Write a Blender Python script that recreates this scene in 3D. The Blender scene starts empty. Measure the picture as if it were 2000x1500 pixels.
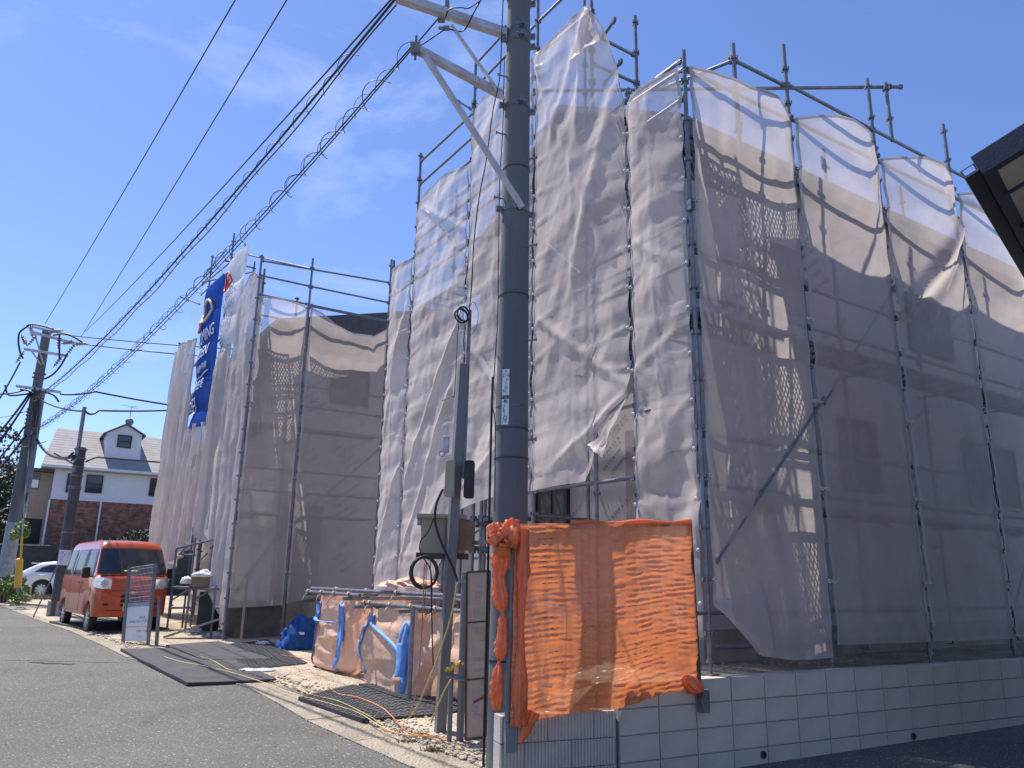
import bpy, bmesh, math, random
import numpy as np
from math import sin, cos, tan, pi, radians, sqrt, atan2
from mathutils import Vector, Matrix

random.seed(7)
rng = np.random.default_rng(7)
scene = bpy.context.scene
COL = scene.collection

# ------------------------------------------------------------------ camera
F, PITCH, ROLL, CZ = 1500.0, radians(14.0), radians(0.96), 1.6     # focal length in pixels of a 2000 px wide frame
_f = Vector((0, cos(PITCH), sin(PITCH)))
_r0 = Vector((1, 0, 0)); _u0 = _r0.cross(_f)
_r = cos(ROLL)*_r0 + sin(ROLL)*_u0
_u = -sin(ROLL)*_r0 + cos(ROLL)*_u0
cam_data = bpy.data.cameras.new('camera'); cam = bpy.data.objects.new('camera', cam_data); COL.objects.link(cam)
cam_data.sensor_width = 36.0; cam_data.lens = 36.0*F/2000.0
cam_data.clip_start = 0.05; cam_data.clip_end = 3000
m = Matrix.Identity(4)
for i in range(3):
    m[i][0] = _r[i]; m[i][1] = _u[i]; m[i][2] = -_f[i]
m.translation = (0, 0, CZ)
cam.matrix_world = m
scene.camera = cam

# ------------------------------------------------------------------ light
SUN_EL, SUN_AZ_LEFT = radians(62), radians(53)      # azimuth measured from straight ahead towards the left
s_dir = Vector((-sin(SUN_AZ_LEFT)*cos(SUN_EL), cos(SUN_AZ_LEFT)*cos(SUN_EL), sin(SUN_EL)))
sd = bpy.data.lights.new('sun', 'SUN'); sd.energy = 5.0; sd.angle = radians(0.5); sd.color = (1.0, 0.94, 0.86)
sun = bpy.data.objects.new('sun', sd); COL.objects.link(sun)
sun.rotation_euler = (-s_dir).to_track_quat('-Z', 'Y').to_euler()
world = bpy.data.worlds.new('World'); scene.world = world; world.use_nodes = True
nt = world.node_tree; nt.nodes.clear()
wo = nt.nodes.new('ShaderNodeOutputWorld'); bg = nt.nodes.new('ShaderNodeBackground')
sky = nt.nodes.new('ShaderNodeTexSky'); sky.sky_type = 'NISHITA'; sky.sun_disc = False
sky.sun_elevation = SUN_EL; sky.sun_rotation = -SUN_AZ_LEFT
sky.altitude = 50; sky.air_density = 1.0; sky.dust_density = 0.25; sky.ozone_density = 1.6
bg.inputs['Strength'].default_value = 0.12
wc = nt.nodes.new('ShaderNodeTexCoord')
mp = nt.nodes.new('ShaderNodeMapping'); mp.inputs['Rotation'].default_value = (0.25, -0.5, 0.7); mp.inputs['Scale'].default_value = (1.2, 3.4, 3.4)
cn = nt.nodes.new('ShaderNodeTexNoise'); cn.inputs['Scale'].default_value = 1.9; cn.inputs['Detail'].default_value = 9; cn.inputs['Roughness'].default_value = 0.62
cn.inputs['Distortion'].default_value = 0.5
cr = nt.nodes.new('ShaderNodeValToRGB'); cr.color_ramp.elements[0].position = 0.56; cr.color_ramp.elements[1].position = 0.86
cr.color_ramp.elements[0].color = (0, 0, 0, 1); cr.color_ramp.elements[1].color = (0.55, 0.55, 0.55, 1)
cm = nt.nodes.new('ShaderNodeMix'); cm.data_type = 'RGBA'
cm.inputs[7].default_value = (4.6, 5.4, 7.4, 1)
tint = nt.nodes.new('ShaderNodeMix'); tint.data_type = 'RGBA'; tint.blend_type = 'MULTIPLY'; tint.inputs[0].default_value = 1.0
tint.inputs[7].default_value = (0.74, 0.82, 1.10, 1)
nt.links.new(wc.outputs['Generated'], mp.inputs[0]); nt.links.new(mp.outputs[0], cn.inputs['Vector'])
nt.links.new(cn.outputs['Fac'], cr.inputs[0]); nt.links.new(cr.outputs[0], cm.inputs[0])
nt.links.new(sky.outputs[0], tint.inputs[6]); nt.links.new(tint.outputs[2], cm.inputs[6])
nt.links.new(cm.outputs[2], bg.inputs['Color']); nt.links.new(bg.outputs[0], wo.inputs[0])
scene.view_settings.view_transform = 'Standard'; scene.view_settings.look = 'None'
scene.view_settings.exposure = 0.55; scene.view_settings.gamma = 1.0
scene.view_settings.use_curve_mapping = False
try:
    scene.cycles.transparent_max_bounces = 16; scene.cycles.max_bounces = 9
    scene.cycles.diffuse_bounces = 4; scene.cycles.transmission_bounces = 6
    scene.cycles.use_denoising = True
except Exception:
    pass

# ------------------------------------------------------------------ survey helpers: real positions found from sight lines
def ray(x, y):
    return _f + _r*((x-1000)/F) - _u*((y-750)/F)
CAMP = Vector((0, 0, CZ))
def atz(x, y, z):
    d = ray(x, y); return CAMP + d*((z-CZ)/d.z)
def aty(x, y, Y):
    d = ray(x, y); return CAMP + d*(Y/d.y)
def atplane(x, y, o, n):
    d = ray(x, y); return CAMP + d*(((o-CAMP).dot(n))/d.dot(n))

# street axes: u runs along the street away from the camera, v into the plots; origin at the scaffold's near corner
ANG = radians(33)
D1 = Vector((-sin(ANG), cos(ANG), 0)); D2 = Vector((cos(ANG), sin(ANG), 0)); O = Vector((1.814, 7.262, 0)); ZU = Vector((0, 0, 1))
def P(u, v, z): return O + D1*u + D2*v + ZU*z
def UV(p): q = Vector(p)-O; return q.dot(D1), q.dot(D2)
def sstep(x, a, b):
    t = min(1, max(0, (x-a)/(b-a))); return t*t*(3-2*t)
def ground_z(x, y):
    t = min(1.0, max(0.0, (y-6)/11.0)); b = 0.30*t
    b += 0.10*min(1, max(0, (y-17)/13.0))
    return b
def lot_z(x, y):
    u, v = UV((x, y, 0))
    b = ground_z(x, y)
    lo = -1.7+2.0*sstep(u, 0.9, 2.4)
    k = sstep(v, lo, lo+0.8)*(1-sstep(u, 5.5, 9.0))
    return b*(1-k) + max(b, 0.66)*k

# ------------------------------------------------------------------ materials
MATS = {}
def new_mat(name):
    mt = bpy.data.materials.new(name); mt.use_nodes = True; MATS[name] = mt
    return mt, mt.node_tree, mt.node_tree.nodes['Principled BSDF']
def N(t, typ, **kw):
    n = t.nodes.new(typ)
    for k, v in kw.items():
        if k in n.inputs: n.inputs[k].default_value = v
        else: setattr(n, k, v)
    return n
def ramp(t, pts):
    n = t.nodes.new('ShaderNodeValToRGB'); e = n.color_ramp.elements
    while len(e) < len(pts): e.new(0.5)
    for k, (p, c) in enumerate(pts):
        e[k].position = p; e[k].color = (*c, 1) if len(c) == 3 else c
    return n
def surf(name, col, rough=0.6, metal=0.0, var=0.25, scale=8.0, bump=0.15, bscale=40.0, spec=0.4, coat=0.0, streak=False):
    mt, t, b = new_mat(name)
    tc = N(t, 'ShaderNodeTexCoord')
    n1 = N(t, 'ShaderNodeTexNoise', Scale=scale, Detail=6.0, Roughness=0.65)
    if streak:
        mpn = N(t, 'ShaderNodeMapping'); mpn.inputs['Scale'].default_value = (1, 1, 0.12)
        t.links.new(tc.outputs['Object'], mpn.inputs[0]); t.links.new(mpn.outputs[0], n1.inputs['Vector'])
    else:
        t.links.new(tc.outputs['Object'], n1.inputs['Vector'])
    lo = tuple(c*(1-var) for c in col); hi = tuple(min(1, c*(1+var)) for c in col)
    r = ramp(t, [(0.3, lo), (0.7, hi)])
    t.links.new(n1.outputs['Fac'], r.inputs[0]); t.links.new(r.outputs[0], b.inputs['Base Color'])
    b.inputs['Roughness'].default_value = rough; b.inputs['Metallic'].default_value = metal
    b.inputs['Specular IOR Level'].default_value = spec; b.inputs['Coat Weight'].default_value = coat
    b.inputs['Coat Roughness'].default_value = 0.05
    if bump:
        n2 = N(t, 'ShaderNodeTexNoise', Scale=bscale, Detail=4.0)
        bp = N(t, 'ShaderNodeBump', Strength=bump, Distance=0.01)
        t.links.new(tc.outputs['Object'], n2.inputs['Vector']); t.links.new(n2.outputs['Fac'], bp.inputs['Height']); t.links.new(bp.outputs[0], b.inputs['Normal'])
    return mt

def fabric(name, col, transp=0.25, transl=0.45, gloss=0.05, grough=0.3, bump=0.6, bscale=3.0, var=0.12, facing=True):
    mt = bpy.data.materials.new(name); mt.use_nodes = True; MATS[name] = mt
    t = mt.node_tree; t.nodes.clear(); out = N(t, 'ShaderNodeOutputMaterial')
    tc = N(t, 'ShaderNodeTexCoord')
    n1 = N(t, 'ShaderNodeTexNoise', Scale=0.9, Detail=6.0, Roughness=0.7); t.links.new(tc.outputs['Object'], n1.inputs['Vector'])
    r = ramp(t, [(0.3, tuple(c*(1-var) for c in col)), (0.7, tuple(min(1, c*(1+var)) for c in col))]); t.links.new(n1.outputs['Fac'], r.inputs[0])
    n2 = N(t, 'ShaderNodeTexNoise', Scale=bscale, Detail=7.0, Roughness=0.62, Distortion=0.6); t.links.new(tc.outputs['Object'], n2.inputs['Vector'])
    bp = N(t, 'ShaderNodeBump', Strength=bump, Distance=0.05); t.links.new(n2.outputs['Fac'], bp.inputs['Height'])
    df = N(t, 'ShaderNodeBsdfDiffuse'); tl = N(t, 'ShaderNodeBsdfTranslucent'); gl = N(t, 'ShaderNodeBsdfGlossy', Roughness=grough)
    gl.inputs['Color'].default_value = (0.9, 0.9, 0.9, 1)
    tr = N(t, 'ShaderNodeBsdfTransparent')
    for s in (df, tl):
        t.links.new(r.outputs[0], s.inputs['Color'])
    for s in (df, tl, gl): t.links.new(bp.outputs[0], s.inputs['Normal'])
    m1 = N(t, 'ShaderNodeMixShader'); m1.inputs[0].default_value = transl; t.links.new(df.outputs[0], m1.inputs[1]); t.links.new(tl.outputs[0], m1.inputs[2])
    m2 = N(t, 'ShaderNodeMixShader'); m2.inputs[0].default_value = gloss; t.links.new(m1.outputs[0], m2.inputs[1]); t.links.new(gl.outputs[0], m2.inputs[2])
    m3 = N(t, 'ShaderNodeMixShader')
    # an open weave lets less through the more edge-on the cloth stands
    n3 = N(t, 'ShaderNodeTexNoise', Scale=1.7, Detail=3.0); t.links.new(tc.outputs['Object'], n3.inputs['Vector'])
    mr = N(t, 'ShaderNodeMapRange'); mr.inputs['To Min'].default_value = transp*0.8; mr.inputs['To Max'].default_value = transp*1.2
    t.links.new(n3.outputs['Fac'], mr.inputs['Value'])
    if facing:
        lw = N(t, 'ShaderNodeLayerWeight', Blend=0.25); mu = N(t, 'ShaderNodeMath', operation='MULTIPLY'); iv = N(t, 'ShaderNodeMath', operation='SUBTRACT')
        iv.inputs[0].default_value = 1.0; t.links.new(lw.outputs['Facing'], iv.inputs[1])
        t.links.new(iv.outputs[0], mu.inputs[0]); t.links.new(mr.outputs[0], mu.inputs[1]); t.links.new(mu.outputs[0], m3.inputs[0])
    else:
        t.links.new(mr.outputs[0], m3.inputs[0])
    t.links.new(m2.outputs[0], m3.inputs[1]); t.links.new(tr.outputs[0], m3.inputs[2])
    t.links.new(m3.outputs[0], out.inputs[0])
    return mt

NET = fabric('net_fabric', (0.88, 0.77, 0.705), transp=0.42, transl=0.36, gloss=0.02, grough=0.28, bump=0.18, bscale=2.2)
NETR = fabric('net_fabric_painted_shade', (0.74, 0.655, 0.61), transp=0.45, transl=0.55, gloss=0.015, grough=0.3, bump=0.22, bscale=2.2)  # same net cloth, shade darkened into its colour for the right-facing sheets
NETF = fabric('net_fabric_dense', (0.72, 0.64, 0.60), transp=0.18, transl=0.42, gloss=0.03, bump=0.5, bscale=3.0)
NETEDGE = fabric('net_hem', (0.50, 0.47, 0.47), transp=0.03, transl=0.3, gloss=0.04, bump=0.4, facing=False)
BLUEB = fabric('banner_blue', (0.015, 0.07, 0.36), transp=0.0, transl=0.30, gloss=0.03, bump=0.15, facing=False)
WHITEB = fabric('banner_white', (0.88, 0.88, 0.92), transp=0.0, transl=0.42, gloss=0.03, bump=0.15, facing=False)
ORNET = fabric('orange_net', (0.88, 0.27, 0.09), transp=0.13, transl=0.45, gloss=0.06, grough=0.35, bump=0.12, bscale=40.0, var=0.10)
BAGM = fabric('bag_fabric', (0.78, 0.52, 0.38), transp=0.0, transl=0.25, gloss=0.05, bump=0.45, bscale=6.0, facing=False, var=0.15)
STRAP = surf('strap_blue', (0.13, 0.30, 0.66), rough=0.6, var=0.25, scale=14)
STRAPD = surf('strap_dark_blue', (0.03, 0.07, 0.22), rough=0.6)
STEEL = surf('galvanised_pipe', (0.20, 0.21, 0.235), rough=0.42, metal=0.6, var=0.3, scale=9, bump=0.05)
STEELD = surf('worn_steel', (0.17, 0.18, 0.20), rough=0.5, metal=0.6, var=0.3)
DECK = surf('deck_steel', (0.20, 0.20, 0.21), rough=0.55, metal=0.5, var=0.3)
CONC = surf('pole_concrete', (0.135, 0.143, 0.155), rough=0.85, var=0.22, scale=3, bump=0.25, bscale=60, streak=True)
CONCL = surf('weathered_concrete', (0.33, 0.30, 0.26), rough=0.9, var=0.3, scale=2.5, bump=0.5, bscale=70)
BLOCK = surf('concrete_block', (0.50, 0.435, 0.365), rough=0.9, var=0.16, scale=2.2, bump=0.45, bscale=90)
RIB = surf('ribbed_block', (0.48, 0.44, 0.385), rough=0.85, var=0.13, scale=3, bump=0.35, bscale=80)
MORTAR = surf('mortar', (0.32, 0.29, 0.26), rough=0.95, var=0.2)
BLACK = surf('black_rubber', (0.018, 0.018, 0.02), rough=0.55, var=0.3, bump=0.1)
CABLE = surf('cable_sheath', (0.03, 0.03, 0.036), rough=0.55, var=0.2, bump=0)
MATM = surf('mat_rubber', (0.045, 0.047, 0.052), rough=0.75, var=0.35, scale=5, bump=0.3, bscale=50)
DARKGAP = surf('dark_opening', (0.012, 0.012, 0.016), rough=0.5, var=0.2)
WRAP = surf('house_wrap', (0.44, 0.41, 0.41), rough=0.6, var=0.06, scale=2, bump=0.1, bscale=6)
INK = surf('print_ink', (0.13, 0.14, 0.24), rough=0.6, var=0.1, bump=0)
SHING = surf('roof_sheet', (0.10, 0.10, 0.11), rough=0.8, var=0.2)
WOOD = surf('timber', (0.42, 0.30, 0.17), rough=0.8, var=0.25, streak=True)
WHITEP = surf('white_paint', (0.72, 0.73, 0.76), rough=0.5, var=0.05, bump=0.03)
PLASTIC = surf('white_plastic', (0.66, 0.64, 0.62), rough=0.6, var=0.1, scale=12, bump=0.5, bscale=25)
TARP = surf('blue_tarp', (0.025, 0.085, 0.27), rough=0.8, spec=0.2, var=0.3, scale=6, bump=0.8, bscale=14)
GLASS = surf('dark_glass', (0.02, 0.025, 0.03), rough=0.08, var=0.2, bump=0, spec=0.8)
CHROME = surf('headlamp_chrome', (0.75, 0.77, 0.80), rough=0.14, metal=0.9, var=0.3, scale=30, bump=0.3, bscale=30)
RIM = surf('wheel_rim', (0.55, 0.56, 0.58), rough=0.3, metal=0.8, var=0.1, bump=0)
VANP = surf('orange_paint', (0.50, 0.075, 0.020), rough=0.32, metal=0.12, var=0.04, bump=0, coat=0.8)
WCAR = surf('white_car_paint', (0.74, 0.75, 0.77), rough=0.3, var=0.02, bump=0, coat=0.8)
TRIM = surf('black_trim', (0.02, 0.02, 0.022), rough=0.5, var=0.2, bump=0)
YEL = surf('yellow_guard', (0.72, 0.40, 0.05), rough=0.5, var=0.1, bump=0)
BARK = surf('bark', (0.09, 0.07, 0.05), rough=0.95, var=0.4, scale=14, bump=0.8)
CARD = surf('cardboard', (0.22, 0.17, 0.12), rough=0.85, var=0.1)
BOXM = surf('box_enamel', (0.33, 0.31, 0.23), rough=0.5, var=0.12, scale=5, streak=True)
BOXD = surf('box_face_tan', (0.20, 0.14, 0.08), rough=0.6, var=0.15)
RUST = surf('rusty_angle', (0.10, 0.075, 0.065), rough=0.7, metal=0.3, var=0.4, scale=12)
SIGNW = surf('sign_sheet', (0.70, 0.70, 0.72), rough=0.4, var=0.04, bump=0)
PLATE = surf('number_plate', (0.62, 0.72, 0.70), rough=0.35, var=0.06, bump=0)
FADE = fabric('faded_panel', (0.50, 0.42, 0.38), transp=0.08, transl=0.35, gloss=0.05, bump=0.1, facing=False)
FADR = surf('faded_red_print', (0.48, 0.34, 0.31), rough=0.6, var=0.2)
FADG = surf('faded_grey_print', (0.37, 0.35, 0.31), rough=0.6, var=0.2)
RED = surf('red_print', (0.60, 0.05, 0.03), rough=0.5, bump=0)
ORP = surf('orange_print', (0.80, 0.40, 0.18), rough=0.5, bump=0)
TEAL = surf('teal_print', (0.05, 0.22, 0.26), rough=0.5, bump=0)
GOLD = surf('cream_print', (0.80, 0.66, 0.42), rough=0.5, bump=0)
PINK = surf('pink_print', (0.70, 0.28, 0.28), rough=0.5, bump=0)
WPR = surf('white_print', (0.85, 0.85, 0.88), rough=0.5, bump=0)
HWHITE = surf('siding_white', (0.62, 0.65, 0.72), rough=0.6, var=0.04, bump=0.1)
HBEIGE = surf('siding_beige', (0.36, 0.28, 0.21), rough=0.75, var=0.08)
FRAME = surf('dark_frame', (0.025, 0.03, 0.035), rough=0.4, bump=0)
NBDARK = surf('neighbour_dark_board', (0.022, 0.030, 0.055), rough=0.5, var=0.15)
SOFF = surf('neighbour_soffit', (0.40, 0.37, 0.33), rough=0.7, var=0.05)
HEDGE = surf('garden_wall_dark', (0.055, 0.06, 0.06), rough=0.85, var=0.25, scale=4)
ROPEY = surf('rope_yellow', (0.60, 0.47, 0.20), rough=0.8, var=0.3, scale=60)
ROPEO = surf('cord_orange', (0.62, 0.20, 0.07), rough=0.6, bump=0)
CERAM = surf('insulator_porcelain', (0.30, 0.29, 0.30), rough=0.3, bump=0)

def asphalt():
    mt, t, b = new_mat('asphalt')
    tc = N(t, 'ShaderNodeTexCoord')
    big = N(t, 'ShaderNodeTexNoise', Scale=0.5, Detail=6.0, Roughness=0.6); fine = N(t, 'ShaderNodeTexNoise', Scale=55.0, Detail=5.0, Roughness=0.8)
    vor = N(t, 'ShaderNodeTexVoronoi', Scale=120.0)
    for n in (big, fine, vor): t.links.new(tc.outputs['Object'], n.inputs['Vector'])
    r1 = ramp(t, [(0.35, (0.094, 0.091, 0.083)), (0.65, (0.126, 0.121, 0.109))]); t.links.new(big.outputs['Fac'], r1.inputs[0])
    r2 = ramp(t, [(0.34, (0.30, 0.30, 0.30)), (0.50, (0.95, 0.95, 0.95)), (0.66, (2.0, 1.95, 1.85))]); t.links.new(fine.outputs['Fac'], r2.inputs[0])
    mx = N(t, 'ShaderNodeMix', data_type='RGBA', blend_type='MULTIPLY'); mx.inputs[0].default_value = 1.0
    t.links.new(r1.outputs[0], mx.inputs[6]); t.links.new(r2.outputs[0], mx.inputs[7])
    # pale single stones
    r3 = ramp(t, [(0.10, (1, 1, 1)), (0.16, (0, 0, 0))]); n4 = N(t, 'ShaderNodeTexVoronoi', Scale=17.0); t.links.new(tc.outputs['Object'], n4.inputs['Vector'])
    t.links.new(n4.outputs['Distance'], r3.inputs[0])
    mx2 = N(t, 'ShaderNodeMix', data_type='RGBA'); t.links.new(r3.outputs[0], mx2.inputs[0]); t.links.new(mx.outputs[2], mx2.inputs[6]); mx2.inputs[7].default_value = (0.42, 0.40, 0.36, 1)
    # stains
    st = N(t, 'ShaderNodeTexNoise', Scale=1.3, Detail=5.0, Roughness=0.7, Distortion=1.5); ms = N(t, 'ShaderNodeMapping'); ms.inputs['Scale'].default_value = (1, 0.45, 1); ms.inputs['Rotation'].default_value = (0, 0, 0.6)
    t.links.new(tc.outputs['Object'], ms.inputs[0]); t.links.new(ms.outputs[0], st.inputs['Vector'])
    rs = ramp(t, [(0.60, (1, 1, 1)), (0.72, (0.78, 0.78, 0.78))]); t.links.new(st.outputs['Fac'], rs.inputs[0])
    mx3 = N(t, 'ShaderNodeMix', data_type='RGBA', blend_type='MULTIPLY'); mx3.inputs[0].default_value = 1.0
    t.links.new(mx2.outputs[2], mx3.inputs[6]); t.links.new(rs.outputs[0], mx3.inputs[7])
    t.links.new(mx3.outputs[2], b.inputs['Base Color']); b.inputs['Roughness'].default_value = 0.9
    bp = N(t, 'ShaderNodeBump', Strength=0.75, Distance=0.01); t.links.new(fine.outputs['Fac'], bp.inputs['Height']); t.links.new(bp.outputs[0], b.inputs['Normal'])
    return mt
ASPH = asphalt()
def dirt(name, c1, c2, c3):
    mt, t, b = new_mat(name)
    tc = N(t, 'ShaderNodeTexCoord')
    a = N(t, 'ShaderNodeTexNoise', Scale=1.6, Detail=8.0, Roughness=0.7); f = N(t, 'ShaderNodeTexVoronoi', Scale=34.0); g = N(t, 'ShaderNodeTexNoise', Scale=70.0, Detail=3.0)
    for n in (a, f, g): t.links.new(tc.outputs['Object'], n.inputs['Vector'])
    r = ramp(t, [(0.35, c1), (0.5, c2), (0.68, c3)]); t.links.new(a.outputs['Fac'], r.inputs[0])
    r2 = ramp(t, [(0.3, (0.6, 0.6, 0.6)), (0.7, (1.25, 1.25, 1.25))]); t.links.new(g.outputs['Fac'], r2.inputs[0])
    mx = N(t, 'ShaderNodeMix', data_type='RGBA', blend_type='MULTIPLY'); mx.inputs[0].default_value = 1.0
    t.links.new(r.outputs[0], mx.inputs[6]); t.links.new(r2.outputs[0], mx.inputs[7]); t.links.new(mx.outputs[2], b.inputs['Base Color'])
    b.inputs['Roughness'].default_value = 0.95
    bp = N(t, 'ShaderNodeBump', Strength=0.9, Distance=0.02); t.links.new(f.outputs['Distance'], bp.inputs['Height']); t.links.new(bp.outputs[0], b.inputs['Normal'])
    return mt
DIRT = dirt('gravel_soil', (0.30, 0.22, 0.13), (0.44, 0.37, 0.27), (0.52, 0.47, 0.38))
GUTTER = dirt('gutter_concrete', (0.26, 0.22, 0.17), (0.34, 0.30, 0.24), (0.42, 0.35, 0.25))
STONE = surf('gravel_stone', (0.47, 0.41, 0.33), rough=0.9, var=0.35, scale=9, bump=0.3)
def brick_mat():
    mt, t, b = new_mat('brick_cladding')
    tc = N(t, 'ShaderNodeTexCoord'); mpn = N(t, 'ShaderNodeMapping'); t.links.new(tc.outputs['UV'], mpn.inputs[0])
    br = N(t, 'ShaderNodeTexBrick', Scale=1.0); br.inputs['Brick Width'].default_value = 0.24; br.inputs['Row Height'].default_value = 0.085; br.inputs['Mortar Size'].default_value = 0.008
    br.inputs['Color1'].default_value = (0.17, 0.075, 0.055, 1); br.inputs['Color2'].default_value = (0.30, 0.16, 0.12, 1); br.inputs['Mortar'].default_value = (0.20, 0.17, 0.15, 1)
    t.links.new(mpn.outputs[0], br.inputs['Vector'])
    no = N(t, 'ShaderNodeTexNoise', Scale=3.5, Detail=5.0); t.links.new(tc.outputs['UV'], no.inputs['Vector'])
    r2 = ramp(t, [(0.35, (0.6, 0.6, 0.65)), (0.7, (1.35, 1.2, 1.15))]); t.links.new(no.outputs['Fac'], r2.inputs[0])
    mx = N(t, 'ShaderNodeMix', data_type='RGBA', blend_type='MULTIPLY'); mx.inputs[0].default_value = 1.0
    t.links.new(br.outputs['Color'], mx.inputs[6]); t.links.new(r2.outputs[0], mx.inputs[7]); t.links.new(mx.outputs[2], b.inputs['Base Color'])
    b.inputs['Roughness'].default_value = 0.9
    bp = N(t, 'ShaderNodeBump', Strength=0.6, Distance=0.02); t.links.new(br.outputs['Fac'], bp.inputs['Height']); bp.invert = True; t.links.new(bp.outputs[0], b.inputs['Normal'])
    return mt
BRICK = brick_mat()
ROOFT = surf('roof_tiles', (0.33, 0.31, 0.30), rough=0.85, var=0.14, scale=2.5, bump=0.4)
def leaf_mat(name, c1, c2):
    mt, t, b = new_mat(name)
    oi = N(t, 'ShaderNodeNewGeometry'); r = ramp(t, [(0.0, c1), (1.0, c2)])
    t.links.new(oi.outputs['Random Per Island'], r.inputs[0]); t.links.new(r.outputs[0], b.inputs['Base Color'])
    b.inputs['Roughness'].default_value = 0.6
    return mt
LEAFD = leaf_mat('dark_leaves', (0.012, 0.028, 0.014), (0.035, 0.065, 0.028))
LEAFB = leaf_mat('bright_leaves', (0.06, 0.13, 0.03), (0.18, 0.27, 0.06))
GRASSM = leaf_mat('dry_grass', (0.10, 0.13, 0.05), (0.28, 0.26, 0.12))

# ------------------------------------------------------------------ mesh helpers
ORG = {}
def thing(name, label, cat, loc=(0, 0, 0), group=None):
    o = bpy.data.objects.new(name, None); COL.objects.link(o); o.location = loc; o.empty_display_size = 0.2
    o['label'] = label; o['category'] = cat
    if group: o['group'] = group
    ORG[o.name] = Vector(loc); return o
def tag(o, label, cat, group=None):
    o['label'] = label; o['category'] = cat
    if group: o['group'] = group
    return o
class MB:
    def __init__(s): s.v = []; s.f = []; s.uv = None
    def add(s, vs, fs):
        n = len(s.v); s.v += [tuple(v) for v in vs]; s.f += [tuple(i+n for i in f) for f in fs]; return s
    def quad(s, a, b, c, d): return s.add([a, b, c, d], [(0, 1, 2, 3)])
    def box(s, c, ax, ay, az, hx, hy, hz):
        c, ax, ay, az = Vector(c), Vector(ax).normalized(), Vector(ay).normalized(), Vector(az).normalized()
        vs = [c+ax*hx*i+ay*hy*j+az*hz*k for k in (-1, 1) for j in (-1, 1) for i in (-1, 1)]
        return s.add(vs, [(0, 2, 3, 1), (4, 5, 7, 6), (0, 1, 5, 4), (2, 6, 7, 3), (0, 4, 6, 2), (1, 3, 7, 5)])
    def beam(s, a, b, w, h, up=ZU):
        a, b = Vector(a), Vector(b); d = (b-a); L = d.length; d.normalize(); side = d.cross(Vector(up))
        if side.length < 1e-4: side = d.cross(Vector((1, 0, 0)))
        side.normalize(); upp = side.cross(d)
        return s.box((a+b)/2, d, side, upp, L/2, w/2, h/2)
    def cyl(s, a, b, r, r2=None, n=8, cap=True):
        a, b = Vector(a), Vector(b); d = (b-a).normalized(); r2 = r if r2 is None else r2
        x = d.orthogonal().normalized(); y = d.cross(x)
        vs = []
        for p, rr in ((a, r), (b, r2)):
            vs += [p + (x*cos(2*pi*k/n)+y*sin(2*pi*k/n))*rr for k in range(n)]
        fs = [(k, (k+1) % n, n+(k+1) % n, n+k) for k in range(n)]
        if cap: fs += [tuple(range(n-1, -1, -1)), tuple(range(n, 2*n))]
        return s.add(vs, fs)
    def tube(s, pts, r, n=6):
        pts = [Vector(p) for p in pts]; vs = []; fs = []
        x = None
        for i, p in enumerate(pts):
            d = (pts[min(i+1, len(pts)-1)]-pts[max(i-1, 0)])
            if d.length < 1e-7: d = Vector((0, 0, 1))
            d.normalize()
            x = d.orthogonal().normalized() if x is None else (x-d*x.dot(d)).normalized()
            y = d.cross(x)
            vs += [p+(x*cos(2*pi*k/n)+y*sin(2*pi*k/n))*r for k in range(n)]
        for i in range(len(pts)-1):
            fs += [(i*n+k, i*n+(k+1) % n, (i+1)*n+(k+1) % n, (i+1)*n+k) for k in range(n)]
        fs += [tuple(range(n-1, -1, -1)), tuple((len(pts)-1)*n+k for k in range(n))]
        return s.add(vs, fs)
    def ring(s, c, ax, r, w, n=14, t=0.004):
        pts = []; c = Vector(c); ax = Vector(ax).normalized(); x = ax.orthogonal().normalized(); y = ax.cross(x)
        for k in range(n+1): pts.append(c+(x*cos(2*pi*k/n)+y*sin(2*pi*k/n))*r)
        return s.tube(pts, w, 6)
    def ribbon(s, pts, w, side, t=0.004):
        pts = [Vector(p) for p in pts]; side = Vector(side).normalized(); vs = []; fs = []
        for i, p in enumerate(pts):
            d = (pts[min(i+1, len(pts)-1)]-pts[max(i-1, 0)]).normalized(); nn = d.cross(side)
            if nn.length < 1e-5: nn = Vector((0, -1, 0))
            nn.normalize()
            vs += [p-side*w/2-nn*t/2, p+side*w/2-nn*t/2, p+side*w/2+nn*t/2, p-side*w/2+nn*t/2]
        for i in range(len(pts)-1):
            for k in range(4): fs.append((i*4+k, i*4+(k+1) % 4, (i+1)*4+(k+1) % 4, (i+1)*4+k))
        fs += [(3, 2, 1, 0), tuple((len(pts)-1)*4+k for k in range(4))]
        return s.add(vs, fs)
    def build(s, name, mat, parent=None, smooth=False, loc=None, kind=None):
        me = bpy.data.meshes.new(name); org = ORG[parent.name] if parent is not None else (Vector(loc) if loc is not None else None)
        if org is None:
            arr = np.array(s.v, float); mn, mx = arr.min(0), arr.max(0); org = Vector(((mn[0]+mx[0])/2, (mn[1]+mx[1])/2, mn[2]))
        arr = np.array(s.v, float)-np.array(org)
        me.from_pydata(arr.tolist(), [], s.f); me.update()
        if s.uv is not None:
            l = me.uv_layers.new(name='UVMap')
            for lp in me.loops: l.data[lp.index].uv = s.uv[lp.vertex_index]
        if mat: me.materials.append(mat)
        o = bpy.data.objects.new(name, me); COL.objects.link(o)
        if parent is not None: o.parent = parent
        if parent is None: o.location = org
        ORG[o.name] = Vector(org)
        if smooth:
            for p in me.polygons: p.use_smooth = True
            if smooth == 'auto':
                try: me.set_sharp_from_angle(angle=radians(38))
                except Exception: pass
        if kind: o['kind'] = kind
        return o
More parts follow.
